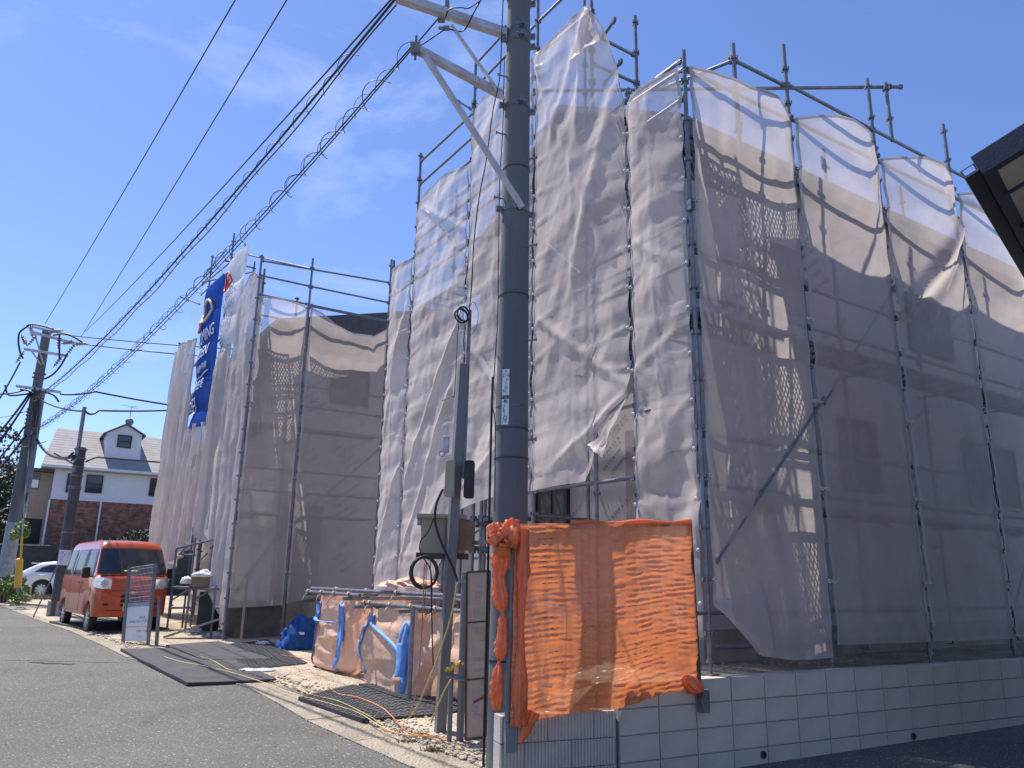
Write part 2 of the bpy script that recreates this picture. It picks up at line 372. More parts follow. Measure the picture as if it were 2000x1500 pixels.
def bevel(o, w=0.01, seg=2):
    m_ = o.modifiers.new('bevel', 'BEVEL'); m_.width = w; m_.segments = seg; m_.limit_method = 'ANGLE'
    for p in o.data.polygons: p.use_smooth = True
    try: o.data.set_sharp_from_angle(angle=radians(30))
    except Exception: pass
    return o
def struct(o): o['kind'] = 'structure'; return o

# smooth value noise on a lattice
_lat = rng.random((256, 256))
def vnoise(x, y, seed=0):
    x = np.asarray(x, float)+seed*17.31; y = np.asarray(y, float)+seed*9.7
    xi = np.floor(x).astype(int); yi = np.floor(y).astype(int); fx = x-xi; fy = y-yi
    fx = fx*fx*(3-2*fx); fy = fy*fy*(3-2*fy)
    g = lambda a, b: _lat[a % 256, b % 256]
    return (g(xi, yi)*(1-fx)*(1-fy)+g(xi+1, yi)*fx*(1-fy)+g(xi, yi+1)*(1-fx)*fy+g(xi+1, yi+1)*fx*fy)*2-1
def fbm(x, y, seed=0, oct=4, ridged=False):
    a = 1.0; s = 0; x = np.asarray(x, float); y = np.asarray(y, float)
    for k in range(oct):
        n = vnoise(x, y, seed+k); s = s + a*((1-2*np.abs(n)) if ridged else n); x = x*2.03; y = y*2.03; a *= 0.5
    return s

def facet(x, y, seed=0):
    x = np.asarray(x, float)+seed*5.37; y = np.asarray(y, float)+seed*3.1
    xi = np.floor(x).astype(int); yi = np.floor(y).astype(int); fx = x-xi; fy = y-yi
    g = lambda a, b: _lat[a % 256, b % 256]*2-1
    # flat triangular facets between folded corners
    return np.where(fx+fy < 1, g(xi, yi)+(g(xi+1, yi)-g(xi, yi))*fx+(g(xi, yi+1)-g(xi, yi))*fy,
                    g(xi+1, yi+1)+(g(xi, yi+1)-g(xi+1, yi+1))*(1-fx)+(g(xi+1, yi)-g(xi+1, yi+1))*(1-fy))

def net_sheet(name, s0, s1, top, bot, place, disp, res=0.05, mat=NET, parent=None, hem=True, res_z=None, skip=None):
    """cloth hung between two uprights: place(s, z, d) gives the world point, disp(S, Z, Q, T) the cloth's own relief (outward)"""
    n = max(6, int(round((s1-s0)/res))); ztops = np.interp(np.linspace(s0, s1, n+1), [p[0] for p in top], [p[1] for p in top])
    zbots = np.interp(np.linspace(s0, s1, n+1), [p[0] for p in bot], [p[1] for p in bot])
    H = (ztops-zbots).max(); m_ = max(6, int(round(H/(res_z or res))))
    q = np.linspace(0, 1, n+1)[None, :]; t = np.linspace(0, 1, m_+1)[:, None]
    S = (s0+(s1-s0)*q)+0*t; Z = ztops[None, :]*(1-t)+zbots[None, :]*t
    Dn = disp(S, Z, q+0*t, t+0*q)
    sx = 0.0
    if isinstance(Dn, tuple): Dn, sx = Dn
    S2 = S+sx
    pts = place(S2, Z, Dn)      # (m+1, n+1, 3)
    mb = MB(); mb.v = pts.reshape(-1, 3).tolist(); W = n+1
    mb.f = [(j*W+i, j*W+i+1, (j+1)*W+i+1, (j+1)*W+i) for j in range(m_) for i in range(n) if not (skip and skip(j, i, S[j, i], Z[j, i]))]
    o = mb.build(name, mat, parent, smooth=True)
    if hem:
        for nm, idx in (('top_hem', [i for i in range(W)]), ('side_hem', [j*W for j in range(m_+1)]), ('side_hem', [j*W+n for j in range(m_+1)])):
            fl = pts.reshape(-1, 3)
            h = MB(); pp = [Vector(fl[k]) for k in idx]
            side = ZU if nm == 'top_hem' else None
            vs = []; fs = []
            for k in range(len(pp)):
                j, i = divmod(idx[k], W)
                if nm == 'top_hem': inn = fl[min(j+1, m_)*W+i]
                elif i == 0: inn = fl[j*W+1]
                else: inn = fl[j*W+n-1]
                dd = (Vector(inn)-pp[k]); dd = dd.normalized()*0.035 if dd.length > 1e-6 else Vector((0, 0, 0))
                nrm = HEM_N
                vs += [pp[k]+nrm*0.004-dd*0.15, pp[k]+dd+nrm*0.004]
            for k in range(len(pp)-1): fs.append((2*k, 2*k+1, 2*k+3, 2*k+2))
            h.add(vs, fs); h.build(nm, NETEDGE, o, smooth=True)
    return o
HEM_N = Vector((0, -1, 0))

def eyelets(o, pts, nrm):
    for p in pts:
        mb = MB(); p = Vector(p)
        mb.ring(p+nrm*0.015, nrm, 0.016, 0.005, 8)
        mb.tube([p+nrm*0.02+ZU*0.01, p+nrm*0.045+D2*0.02, p+nrm*0.03-ZU*0.02, p-nrm*0.02], 0.004, 5)
        mb.build('tie', PLASTIC, o, smooth=True)

def text_mesh(body, size, mapper, mat, parent, name='lettering', extr=0.0, align='LEFT', spacing=1.0, sub=0):
    cu = bpy.data.curves.new(name, 'FONT'); cu.body = body; cu.size = size; cu.align_x = align; cu.space_character = spacing; cu.resolution_u = 2; cu.extrude = extr
    o = bpy.data.objects.new(name, cu); COL.objects.link(o)
    dg = bpy.context.evaluated_depsgraph_get(); dg.update()
    me = bpy.data.meshes.new_from_object(o.evaluated_get(dg)); bpy.data.objects.remove(o); bpy.data.curves.remove(cu)
    if len(me.vertices) == 0: return None
    org = ORG[parent.name]
    if sub:
        b = bmesh.new(); b.from_mesh(me); bmesh.ops.triangulate(b, faces=b.faces); bmesh.ops.subdivide_edges(b, edges=b.edges, cuts=sub, use_grid_fill=True); b.to_mesh(me); b.free()
    for v in me.vertices:
        v.co = Vector(mapper(v.co.x, v.co.y)) - org
    me.materials.clear(); me.materials.append(mat)
    r = bpy.data.objects.new(name, me); COL.objects.link(r); r.parent = parent; ORG[r.name] = org
    return r
def flat_map(o, ax, ay, n=None, off=0.0):
    o, ax, ay = Vector(o), Vector(ax).normalized(), Vector(ay).normalized(); n = Vector(n) if n else Vector((0, 0, 0))
    return lambda x, y: o+ax*x+ay*y+n*off
#PART2
# ================================================================== GROUND
def grid_sheet(name, mat, xs, ys, zf, label=None):
    mb = MB(); W = len(xs)
    mb.v = [(x, y, zf(x, y)) for y in ys for x in xs]
    mb.f = [(j*W+i, j*W+i+1, (j+1)*W+i+1, (j+1)*W+i) for j in range(len(ys)-1) for i in range(W-1)]
    o = mb.build(name, mat, None, loc=(0, 0, 0)); o['kind'] = 'structure'; return o
grid_sheet('ground', DIRT, [-900, -120, -40, 0, 40, 120, 900], [-200, -20, 6, 17, 30, 60, 200, 1200], lambda x, y: ground_z(x, y)-0.05)
grid_sheet('road', ASPH, [-60+5*k for k in range(25)], [-30, -15, -5, 0, 3, 6]+[7+k for k in range(24)]+[34, 44, 60], ground_z)
road_o = bpy.data.objects['road']; CRK = surf('road_crack', (0.035, 0.033, 0.03), rough=.95, bump=0)
for pts, w_ in (([(10, 1290), (60, 1291), (150, 1293), (250, 1296), (330, 1291)], .012), ([(262, 1262), (300, 1280), (350, 1300)], .007), ([(-20, 1224), (90, 1225), (180, 1222)], .010), ([(60, 1295), (100, 1297), (150, 1299)], .05)):
    q_ = []
    for x, y in pts:
        p = atz(x, y, .2); p = atz(x, y, ground_z(p.x, p.y)); q_.append(Vector((p.x, p.y, ground_z(p.x, p.y)+.004)))
    o_ = MB(); pr2 = [q_[0]+(q_[-1]-q_[0])*0]; dn_ = []
    for a, b in zip(q_[:-1], q_[1:]):
        for k in range(7): c = a+(b-a)*k/7; dn_.append(Vector((c.x+random.uniform(-.03, .03), c.y+random.uniform(-.03, .03), ground_z(c.x, c.y)+.004)))
    vs_ = []
    for i_, c in enumerate(dn_): ww = w_*random.uniform(.4, 1.2); vs_ += [c+Vector((0, -ww, 0)), c+Vector((0, ww, 0))]
    o_.add(vs_, [(2*k, 2*k+2, 2*k+3, 2*k+1) for k in range(len(dn_)-1)]); o_.build('crack', CRK, road_o)
E0 = [(-0.02, 6.22), (-0.79, 7.0), (-1.6, 8.05), (-2.43, 9.15), (-3.1, 10.4), (-4.5, 11.8), (-6.15, 13.15), (-7.5, 14.9), (-9.3, 17.1), (-11.6, 19.9), (-16, 25.4), (-21.5, 32.5)]
def off_line(pts, w):
    r = []
    for i, p in enumerate(pts):
        a = pts[max(0, i-1)]; b = pts[min(len(pts)-1, i+1)]
        d = Vector((b[0]-a[0], b[1]-a[1])).normalized(); n = Vector((d.y, -d.x))
        r.append((p[0]+n.x*w[i], p[1]+n.y*w[i]))
    return r
gw = [0.30, 0.46, 0.46, 0.46, 0.42, 0.34, 0.30, 0.26, 0.24, 0.22, 0.2, 0.2]
E1 = off_line(E0, gw)
def dense(pts, k):
    r = []
    for a, b in zip(pts[:-1], pts[1:]):
        for i in range(k): r.append((a[0]+(b[0]-a[0])*i/k, a[1]+(b[1]-a[1])*i/k))
    return r+[pts[-1]]
A0, A1 = dense(E0, 5), dense(E1, 5)
# gutter laid as single concrete lengths with open joints
acc = 0; k0 = 0; segs = []
for i in range(1, len(A0)):
    acc += (Vector(A0[i])-Vector(A0[i-1])).length
    if acc > 0.95 or i == len(A0)-1: segs.append((k0, i)); k0 = i; acc = 0
gut = thing('gutter', 'row of worn beige concrete gutter slabs between asphalt and gravel', 'gutter', (0, 0, 0)); gut['kind'] = 'structure'; del gut['category']; del gut['label']
for (a, b) in segs:
    mb = MB(); top = []
    def sh(p, q, f): return (p[0]+(q[0]-p[0])*f, p[1]+(q[1]-p[1])*f)
    pa0, pb0 = A0[a], A0[b]; pa1, pb1 = A1[a], A1[b]
    L = (Vector(pb0)-Vector(pa0)).length; e = 0.006/max(L, 0.1)
    dz = random.uniform(0.010, 0.018)
    q = [sh(pa0, pb0, e), sh(pa0, pb0, 1-e), sh(pa1, pb1, 1-e), sh(pa1, pb1, e)]
    vs = [(x, y, ground_z(x, y)-0.03) for x, y in q]+[(x, y, ground_z(x, y)+dz) for x, y in q]
    mb.add(vs, [(4, 5, 6, 7), (0, 1, 5, 4), (1, 2, 6, 5), (2, 3, 7, 6), (3, 0, 4, 7)])
    mb.build('slab', GUTTER, gut)
# gravel lots: a height field from the gutter inwards
mb = MB(); rows = [(0.35, 6.80)]+A1[2:]
NB = 26; W = NB+1
for i, (x, y) in enumerate(rows):
    dirn = Vector((cos(radians(28)), sin(radians(28)))) if i == 0 else Vector((D2.x, D2.y))
    for k in range(W):
        b = (k/NB)**1.6*15; px, py = x+dirn.x*b, y+dirn.y*b
        if i == 0: py += 0.12
        zz = lot_z(px, py)+0.008+0.03*(1-math.exp(-b*4))+0.012*float(vnoise(px*2.3, py*2.3, 3))
        mb.v.append((px, py, zz))
for i in range(len(rows)-1):
    for k in range(NB): mb.f.append((i*W+k, (i+1)*W+k, (i+1)*W+k+1, i*W+k+1))
lot = struct(mb.build('gravel_lot', DIRT, None, loc=(0, 0, 0), smooth=True))
for p in lot.data.polygons:
    if p.normal.z < 0: p.flip()
# loose stones
ico = bmesh.new(); bmesh.ops.create_icosphere(ico, subdivisions=1, radius=1.0); icv = [v.co.copy() for v in ico.verts]; icf = [[v.index for v in f.verts] for f in ico.faces]; ico.free()
mb = MB()
def stone(x, y, z, r):
    sx, sy, sz = r*random.uniform(.7, 1.3), r*random.uniform(.7, 1.3), r*random.uniform(.45, .8); a = random.uniform(0, 6.28)
    mb.add([(x+(c.x*cos(a)-c.y*sin(a))*sx*random.uniform(.8, 1.15), y+(c.x*sin(a)+c.y*cos(a))*sy*random.uniform(.8, 1.15), z+c.z*sz) for c in icv], icf)
for k in range(7500):
    i = random.random()**1.25*(len(rows)-12); i0 = int(i); f = i-i0
    if i0 < 1: continue
    bx = rows[i0][0]*(1-f)+rows[i0+1][0]*f; by = rows[i0][1]*(1-f)+rows[i0+1][1]*f
    b = random.random()**1.7*5.5
    x, y = bx+D2.x*b, by+D2.y*b
    stone(x, y, lot_z(x, y)+0.03, random.uniform(0.008, 0.028))
for k in range(260):      # strays on the gutter
    i = random.uniform(1, len(rows)-14); i0 = int(i); f = i-i0
    bx = rows[i0][0]*(1-f)+rows[i0+1][0]*f; by = rows[i0][1]*(1-f)+rows[i0+1][1]*f; b = -random.random()**2*0.55
    x, y = bx+D2.x*b, by+D2.y*b; stone(x, y, ground_z(x, y)+0.015, random.uniform(0.005, 0.013))
mb.build('gravel', STONE, None, loc=(0, 0, 0), kind='stuff')

# ================================================================== RETAINING WALL
wdir = Vector((cos(radians(28)), sin(radians(28)), 0)); wn = Vector((wdir.y, -wdir.x, 0)); W0 = Vector((0.905, 6.60, 0))
wall = thing('block_wall', 'long grey concrete block retaining wall under the netted scaffold', 'block wall', tuple(W0))
NCOL = 19
core = MB(); core.box(W0+wdir*(NCOL*0.4/2)-wn*0.075+ZU*0.365, wdir, wn, ZU, NCOL*0.2, 0.062, 0.395); core.build('mortar_bed', MORTAR, wall)
bm_ = MB(); bm_.box((0, 0, 0), (1, 0, 0), (0, 1, 0), (0, 0, 1), 0.1955, 0.075, 0.0955)
rotw = Matrix.Rotation(radians(28), 4, 'Z')
blk0 = None
for r_ in range(4):
    for c_ in range(NCOL):
        ctr = W0+wdir*(0.2+0.4*c_)-wn*(0.075+random.uniform(-0.0015, 0.0015))+ZU*(0.67-0.2*r_)
        if blk0 is None:
            blk0 = bm_.build('block', BLOCK, None, loc=(0, 0, 0)); bevel(blk0, 0.004, 1); o = blk0
        else:
            o = blk0.copy(); COL.objects.link(o)
        o.parent = wall; o.location = ctr-W0; o.rotation_euler = (0, 0, radians(28)+random.uniform(-.002, .002))
for (px, py) in ((1490, 1474), (1783, 1438)):
    c_ = atplane(px, py, W0, wn)
    h = MB(); h.cyl(c_+wn*0.014, c_-wn*0.02, 0.034, 0.034, 14); h.build('weep_pipe', STEELD, wall)
    h = MB(); h.cyl(c_+wn*0.016, c_+wn*0.010, 0.027, 0.027, 14); h.build('weep_hole', DARKGAP, wall)
h = MB(); h.box(W0+wdir*(NCOL*0.2)+wn*0.03+ZU*0.004, wdir, wn, ZU, NCOL*0.2, 0.045, 0.014); h.build('footing_strip', CONCL, wall)
# low ribbed wall
R0 = Vector((-0.045, 6.235, 0)); rd = (Vector((0.895, 6.595, 0))-R0).normalized(); rn = Vector((rd.y, -rd.x, 0)); RL = (Vector((0.895, 6.595, 0))-R0).length
rw = thing('ribbed_wall', 'low wall of vertically ribbed grey blocks under the orange net', 'block wall', tuple(R0))
mb = MB(); mb.box(R0+rd*RL/2-rn*0.075+ZU*0.26, rd, rn, ZU, RL/2-0.01, 0.05, 0.29); mb.build('mortar_bed', MORTAR, rw)
def ribblock(L):
    mb = MB(); n = int(L/0.027); prof = []
    for k in range(n):
        x0 = -L/2+k*L/n; w = L/n
        prof += [(x0+w*.08, 0.0), (x0+w*.2, 0.012), (x0+w*.62, 0.012), (x0+w*.74, 0.0)]
    prof = [(-L/2, 0.0)]+prof+[(L/2, 0.0)]
    vs = []
    for z in (-0.0955, 0.0955): vs += [(x, -0.063-y, z) for x, y in prof]
    nP = len(prof); fs = [(i, i+1, nP+i+1, nP+i) for i in range(nP-1)]
    k = len(vs); vs += [(-L/2, 0.075, -0.0955), (L/2, 0.075, -0.0955), (-L/2, 0.075, 0.0955), (L/2, 0.075, 0.0955)]
    fs += [(0, nP, k+2, k), (nP-1, k+1, k+3, 2*nP-1), (k, k+2, k+3, k+1), tuple(range(nP, 2*nP))+(k+3, k+2), tuple(range(nP-1, -1, -1))+(k, k+1)]
    mb.add(vs, fs); return mb
for r_ in range(3):
    x = 0.0; first = True
    for L in ((0.20, 0.395, 0.385) if r_ == 1 else (0.395, 0.395, 0.195)):
        L = min(L, RL-x-0.002)
        o = ribblock(L-0.006).build('ribbed_block', RIB, None, loc=(0, 0, 0)); o.parent = rw
        o.location = rd*(x+L/2)-rn*0.075+ZU*(0.47-0.2*r_); o.rotation_euler = (0, 0, atan2(rd.y, rd.x)); x += L
mb = MB()
for k in range(3): mb.box(R0+rd*(0.11+0.09*k)-rn*0.075+ZU*0.5665, rd, rn, ZU, 0.03, 0.035, 0.001)
mb.build('block_core', DARKGAP, rw)

# ================================================================== HOUSES UNDER CONSTRUCTION
def wall_piece(name, a, b, z0, z1, n, mat, parent, th=0.12):
    a, b = Vector(a), Vector(b); mb = MB(); mb.box((a+b)/2+ZU*(z0+z1)/2-Vector(n)*th/2, b-a, n, ZU, (b-a).length/2, th/2, (z1-z0)/2); return mb.build(name, mat, parent)
hA = thing('wrapped_house', 'unfinished two storey house in pale house wrap behind the near scaffold', 'house', tuple(P(3.6, 5, 0.6)))
uA0, uA1, vA0, vA1, zA = 1.15, 6.2, 1.15, 12.0, 7.15
nR, nS = -D1, -D2
wR = wall_piece('side_wall', P(uA0, vA0, 0), P(uA0, vA1, 0), 1.05, zA, nR, WRAP, hA)
wS = wall_piece('street_wall', P(uA0+.003, vA0-.003, 0), P(uA1, vA0-.003, 0), 1.05, zA, nS, WRAP, hA)
wall_piece('far_wall', P(uA1, vA0, 0), P(uA1, vA1, 0), 1.05, zA, D1, WRAP, hA)
fd = MB(); fd.box(P((uA0+uA1)/2, (vA0+vA1)/2, 0.85), D1, D2, ZU, (uA1-uA0)/2-0.03, (vA1-vA0)/2-0.03, 0.2); fd.build('foundation', CONCL, hA)
# wrap seams and horizontal laps as thin overlapping sheets
for k, z in enumerate((1.9, 2.85, 3.8, 4.75, 5.7)):
    mb = MB(); mb.box(P(uA0-0.004, (vA0+vA1)/2, z), D2, D1, ZU, (vA1-vA0)/2, 0.004, 0.012); mb.build('wrap_lap', WRAP, wR)
    mb = MB(); mb.box(P((uA0+uA1)/2, vA0-0.007, z), D1, D2, ZU, (uA1-uA0)/2, 0.004, 0.012); mb.build('wrap_lap', WRAP, wS)
# gable and roof
mb = MB(); um = 3.3; zr = 8.65
mb.add([P(uA0, vA0, zA), P(uA1, vA0, zA), P(um, vA0, zr-0.12), P(uA0, vA0+.1, zA), P(uA1, vA0+.1, zA), P(um, vA0+.1, zr-0.12)], [(0, 1, 2), (5, 4, 3), (0, 2, 5, 3), (2, 1, 4, 5)]); mb.build('gable', WRAP, hA)
mb = MB(); rf = lambda u: zr-(abs(u-um)/(um-0.85))*(zr-7.18)
for (ua, ub) in ((0.85, um), (um, 5.75+0.6)):
    mb.add([P(ua, 0.75, rf(ua)), P(ub, 0.75, rf(ub)), P(ub, 13, rf(ub)), P(ua, 13, rf(ua)), P(ua, 0.75, rf(ua)-.12), P(ub, 0.75, rf(ub)-.12), P(ub, 13, rf(ub)-.12), P(ua, 13, rf(ua)-.12)],
           [(0, 1, 2, 3), (7, 6, 5, 4), (0, 4, 5, 1), (1, 5, 6, 2), (2, 6, 7, 3), (3, 7, 4, 0)])
mb.build('roof', SHING, hA)
mb = MB(); mb.box(P(0.85, 6.9, 7.08), D2, D1, ZU, 6.2, 0.02, 0.10); mb.build('fascia', SHING, hA)
SHEETED = surf('sheeted_window', (0.10, 0.10, 0.11), rough=.6, spec=.1)
def window(par, o, ax, n, w, h, th=0.05):
    """o = centre"""
    mb = MB(); mb.box(o+n*0.01, ax, n, ZU, w/2, 0.02, h/2); g = mb.build('window', SHEETED, par)
    mb = MB()
    for s in (-1, 1):
        mb.box(o+ax*s*w/2+n*0.03, ax, n, ZU, th/2, 0.03, h/2+th/2); mb.box(o+ZU*s*h/2+n*0.032, ax, n, ZU, w/2, 0.03, th/2)
    mb.box(o+n*0.034, ax, n, ZU, 0.012, 0.012, h/2-th/2)
    mb.build('frame', FRAME, g); return g
window(hA, P(uA0, 4.35, 3.3), D2, nR, 0.8, 0.95)
window(hA, P(uA0, 8.0, 3.3), D2, nR, 1.6, 1.0)
window(hA, P(uA0, 2.9, 5.6), D2, nR, 0.8, 0.9)
window(hA, P(uA0, 6.6, 5.6), D2, nR, 1.2, 0.9)
window(hA, P(3.95, vA0-.003, 2.2), D1, nS, 0.75, 1.5)
window(hA, P(2.2, vA0-.003, 4.9), D1, nS, 0.6, 1.2)
window(hA, P(4.6, vA0-.003, 4.9), D1, nS, 1.2, 1.1)
# entrance recess: flat panel, its shade put into a darker wrap colour
mb = MB(); mb.box(P(1.95, vA0+.03, 2.35), D1, D2, ZU, 0.42, 0.035, 1.1); mb.build('porch_return', surf('wrap_painted_shade', (0.30, 0.27, 0.26), var=.05), hA)
rows_print = ['Ⓖ WRAP・SUPER A EX', 'SUPER EX A', 'EX V C800MI', 'CEDXING Ⓖ']
def wrap_print(par, o, ax, n, size=0.085):
    a = radians(35); x2 = ax*cos(a)+ZU*sin(a); y2 = ZU*cos(a)-ax*sin(a)
    for k, tx in enumerate(rows_print):
        text_mesh(tx, size, flat_map(o+y2*(-k*size*1.9)+x2*(0.1*(k % 2)), x2, y2, n, 0.0095), INK, par, 'wrap_print')
k = 0
for zz in (1.75, 2.75, 3.75, 4.8, 5.9):
    for vv in (1.6, 3.3, 5.2, 7.2, 9.2):
        k += 1
        if random.random() < 0.8: wrap_print(wR, P(uA0, vv+(k % 2)*.4, zz), D2, nR, 0.085)
for zz in (2.1, 3.2, 4.4, 5.5):
    for uu in (2.95, 3.9, 5.6): wrap_print(wS, P(uu, vA0-.003, zz), -D1, nS, 0.075)

hB = thing('second_wrapped_house', 'unfinished house in pale wrap inside the farther scaffold', 'house', tuple(P(15, 3, 0.3)))
uB0, uB1, vB0, vB1, zB = 12.0, 20.3, -0.45, 7.0, 7.2
wB = wall_piece('side_wall', P(uB0, vB0, 0), P(uB0, vB1, 0), 0.9, zB, nR, WRAP, hB)
wBs = wall_piece('street_wall', P(uB0+.003, vB0-.003, 0), P(uB1, vB0-.003, 0), 0.9, zB, nS, WRAP, hB)
fd = MB(); fd.box(P((uB0+uB1)/2, (vB0+vB1)/2, 0.6), D1, D2, ZU, (uB1-uB0)/2+.06, (vB1-vB0)/2-0.03, 0.36); fd.build('foundation', CONCL, hB)
mb = MB(); mb.add([P(11.5, -1.0, 7.1), P(20.8, -1.0, 7.1), P(20.8, 3.2, 8.2), P(11.5, 3.2, 8.2), P(20.8, 7.4, 7.1), P(11.5, 7.4, 7.1), P(11.5, -1.0, 6.95), P(20.8, -1.0, 6.95), P(20.8, 7.4, 6.95), P(11.5, 7.4, 6.95)],
                  [(0, 1, 2, 3), (3, 2, 4, 5), (0, 6, 7, 1), (6, 9, 8, 7), (5, 4, 8, 9), (0, 3, 5, 9, 6), (1, 7, 8, 4, 2)]); mb.build('roof', SHING, hB)
window(hB, P(uB0, 1.0, 5.9), D2, nR, 0.9, 0.8); 
d_ = MB(); d_.box(P(uB0-.02, 0.1, 2.0), D2, D1, ZU, 0.45, 0.03, 1.05); dd = d_.build('door', surf('door_grey', (0.20, 0.18, 0.18), var=.1), hB)
d_ = MB(); d_.box(P(uB0-.06, 0.1, 2.45), D2, D1, ZU, 0.16, 0.01, 0.2); d_.build('door_pane', GLASS, dd)
for zz in (1.9, 3.1, 4.3, 5.5):
    for vv in (-0.3, 0.7, 1.9, 3.2): wrap_print(wB, P(uB0, vv, zz), D2, nR, 0.085)
mb = MB(); mb.box(P(11.55, -0.85, 0.62), D1, D2, ZU, 0.42, 0.5, 0.38); struct_step = mb.build('porch_base', surf('dark_formwork', (0.10, 0.10, 0.085), rough=.8, var=.2), hB)

# ================================================================== SCAFFOLDS
def post(par, u, v, z0, z1, r=0.0243, jack=True):
    mb = MB(); a, b = P(u, v, z0+(0.1 if jack else 0)), P(u, v, z1)
    mb.cyl(a, b, r, n=10); mb.cyl(b, b+ZU*0.0, r*0.8, n=8) if False else None
    z = z0+0.35
    while z < z1-0.02:
        c = P(u, v, z)
        mb.cyl(c-ZU*0.016, c+ZU*0.016, r*1.35, n=8)
        for ax in (D1, D2):
            for s in (-1, 1): mb.box(c+ax*s*(r+0.016), ax, ZU, ax.cross(ZU), 0.012, 0.018, 0.010)
        z += 0.475
    o = mb.build('post', STEEL, par, smooth='auto')
    if jack:
        j = MB(); j.cyl(P(u, v, z0+0.006), P(u, v, z0+0.32), 0.017, n=8); j.box(P(u, v, z0+0.004), D1, D2, ZU, 0.06, 0.06, 0.004)
        j.cyl(P(u, v, z0+0.10), P(u, v, z0+0.13), 0.036, n=8); j.build('jack_base', STEEL, o)
    return o
def pipe(par, a, b, name='rail', r=0.0213, mat=None):
    mb = MB(); a, b = Vector(a), Vector(b); d = (b-a).normalized()
    mb.cyl(a, b, r, n=8)
    for e, s in ((a, 1), (b, -1)):
        mb.box(e+d*s*0.03, d, d.cross(ZU) if abs(d.z) < .9 else D1, ZU, 0.026, 0.018, 0.03)
    return mb.build(name, mat or STEEL, par, smooth='auto')
def clamp(par, p, ax=None):
    mb = MB(); mb.box(p, D1, D2, ZU, 0.035, 0.03, 0.03); mb.cyl(p+D2*0.02, p+D2*0.075, 0.008, n=6); mb.cyl(p-D1*0.05, p+D1*0.05, 0.012, n=6)
    return mb.build('clamp', STEELD, par)
def deck(par, a, b, wdir_, w, kind='deck'):
    """expanded-metal walkway from a to b (outer edge), width w towards wdir_"""
    a, b = Vector(a), Vector(b); d = (b-a); L = d.length; d.normalize(); mb = MB(); wd = Vector(wdir_)
    for s in (0.015, w-0.015): mb.beam(a+wd*s, b+wd*s, 0.03, 0.045)
    for k in range(7): mb.beam(a+d*(L*k/6)+wd*0.03, a+d*(L*k/6)+wd*(w-0.03), 0.012, 0.03)
    fr = mb.build(kind, DECK, par)
    me = MB(); st = 0.062; hw = 0.0075
    k = -w
    while k < L:
        for sg in (0, 1):
            x0, x1 = k, k+w*0.9
            y0, y1 = (0.02, w-0.02) if sg == 0 else (w-0.02, 0.02)
            c0, c1 = max(0.0, x0), min(L, x1)
            if c1 > c0:
                f0, f1 = (c0-x0)/(x1-x0), (c1-x0)/(x1-x0)
                pa = a+d*c0+wd*(y0+(y1-y0)*f0); pb = a+d*c1+wd*(y0+(y1-y0)*f1); t_ = (pb-pa).normalized(); s_ = t_.cross(ZU)*hw
                me.add([pa-s_+ZU*.02, pa+s_+ZU*.02, pb+s_+ZU*.02, pb-s_+ZU*.02], [(0, 1, 2, 3)])
        k += st
    g = me.build('deck_grating', DECK, fr); g['kind'] = 'stuff'
    return fr
def bracket(par, u, v, z, ax, w=0.85):
    mb = MB(); a = P(u, v, z); ax = Vector(ax)
    mb.cyl(a, a+ax*w, 0.017, n=6); mb.cyl(a-ZU*0.3, a+ax*w*0.5, 0.012, n=6); mb.cyl(a+ax*w*0.25, a+ax*w*0.25-ZU*.15, 0.010, n=6)
    return mb.build('bracket', STEEL, par)

scA = thing('scaffold', 'large galvanised pipe scaffold round the near house, rising above its netting', 'scaffold', tuple(P(0, 0, 0.77)))
GZ = lambda u, v: lot_z(*P(u, v, 0)[:2])
LV = [2.35, 4.25, 6.15]
SU = [(0, 7.2), (0.9, 7.25), (1.57, 8.95), (2.8, 10.6), (4.6, 9.95), (6.55, 9.15), (7.5, 7.35)]
VR = [(1.77, 8.05), (3.57, 8.3), (5.5, 8.3), (7.3, 8.3), (9.2, 8.3)]
for u, zt in SU: post(scA, u, 0.0, (1.2 if abs(u-1.57) < .01 else (0.77 if u < .5 else GZ(u, 0))), zt, jack=abs(u-1.57) > .01)
for v, zt in VR: post(scA, 0.0, v, 0.70, zt)
for u, zt in ((1.55, 9.05), (2.65, 10.3), (4.6, 9.5), (6.5, 8.6)): post(scA, u, 0.75, 1.0, zt)
post(scA, 0.06, 0.9, 1.0, 7.72)
for v, zt in ((1.77, 8.0), (3.57, 7.6), (5.5, 7.6), (7.3, 7.6)): post(scA, 0.75, v, 0.8, zt)
ul = [0, 0.9, 2.8, 4.6, 6.55, 7.5]; vl = [0, 1.77, 3.57, 5.5, 7.3, 9.2]
for z in LV:
    for a, b in zip(vl[:-1], vl[1:]):
        a2 = a if a > 0 else 0.1
        if z < 6 or a < 1: deck(scA, P(0.10, a2+.04, z), P(0.10, b-.04, z), D1, 0.5)
        for dz in ((0.475, 0.95) if z < 6 else (0.4,)): pipe(scA, P(0, a+.03, z+dz-0.35), P(0, b-.03, z+dz-0.35))
        if z < 6: pipe(scA, P(0.75, a+.03, z+.1), P(0.75, b-.03, z+.1))
    for a, b in zip(ul[:-1], ul[1:]):
        if z == 2.35 and a == 0.9: 
            pipe(scA, P(a+.03, 0, 2.62), P(b-.03, 0, 2.62)); continue
        deck(scA, P(a+.04, 0.10, z), P(b-.04, 0.10, z), D2, 0.5)
        for dz in (0.475, 0.95): pipe(scA, P(a+.03, 0, z+dz), P(b-.03, 0, z+dz))
    for v in vl[1:]: bracket(scA, 0, v, z-0.03, D1)
    for u in ul[1:]: bracket(scA, u, 0, z-0.03, D2)
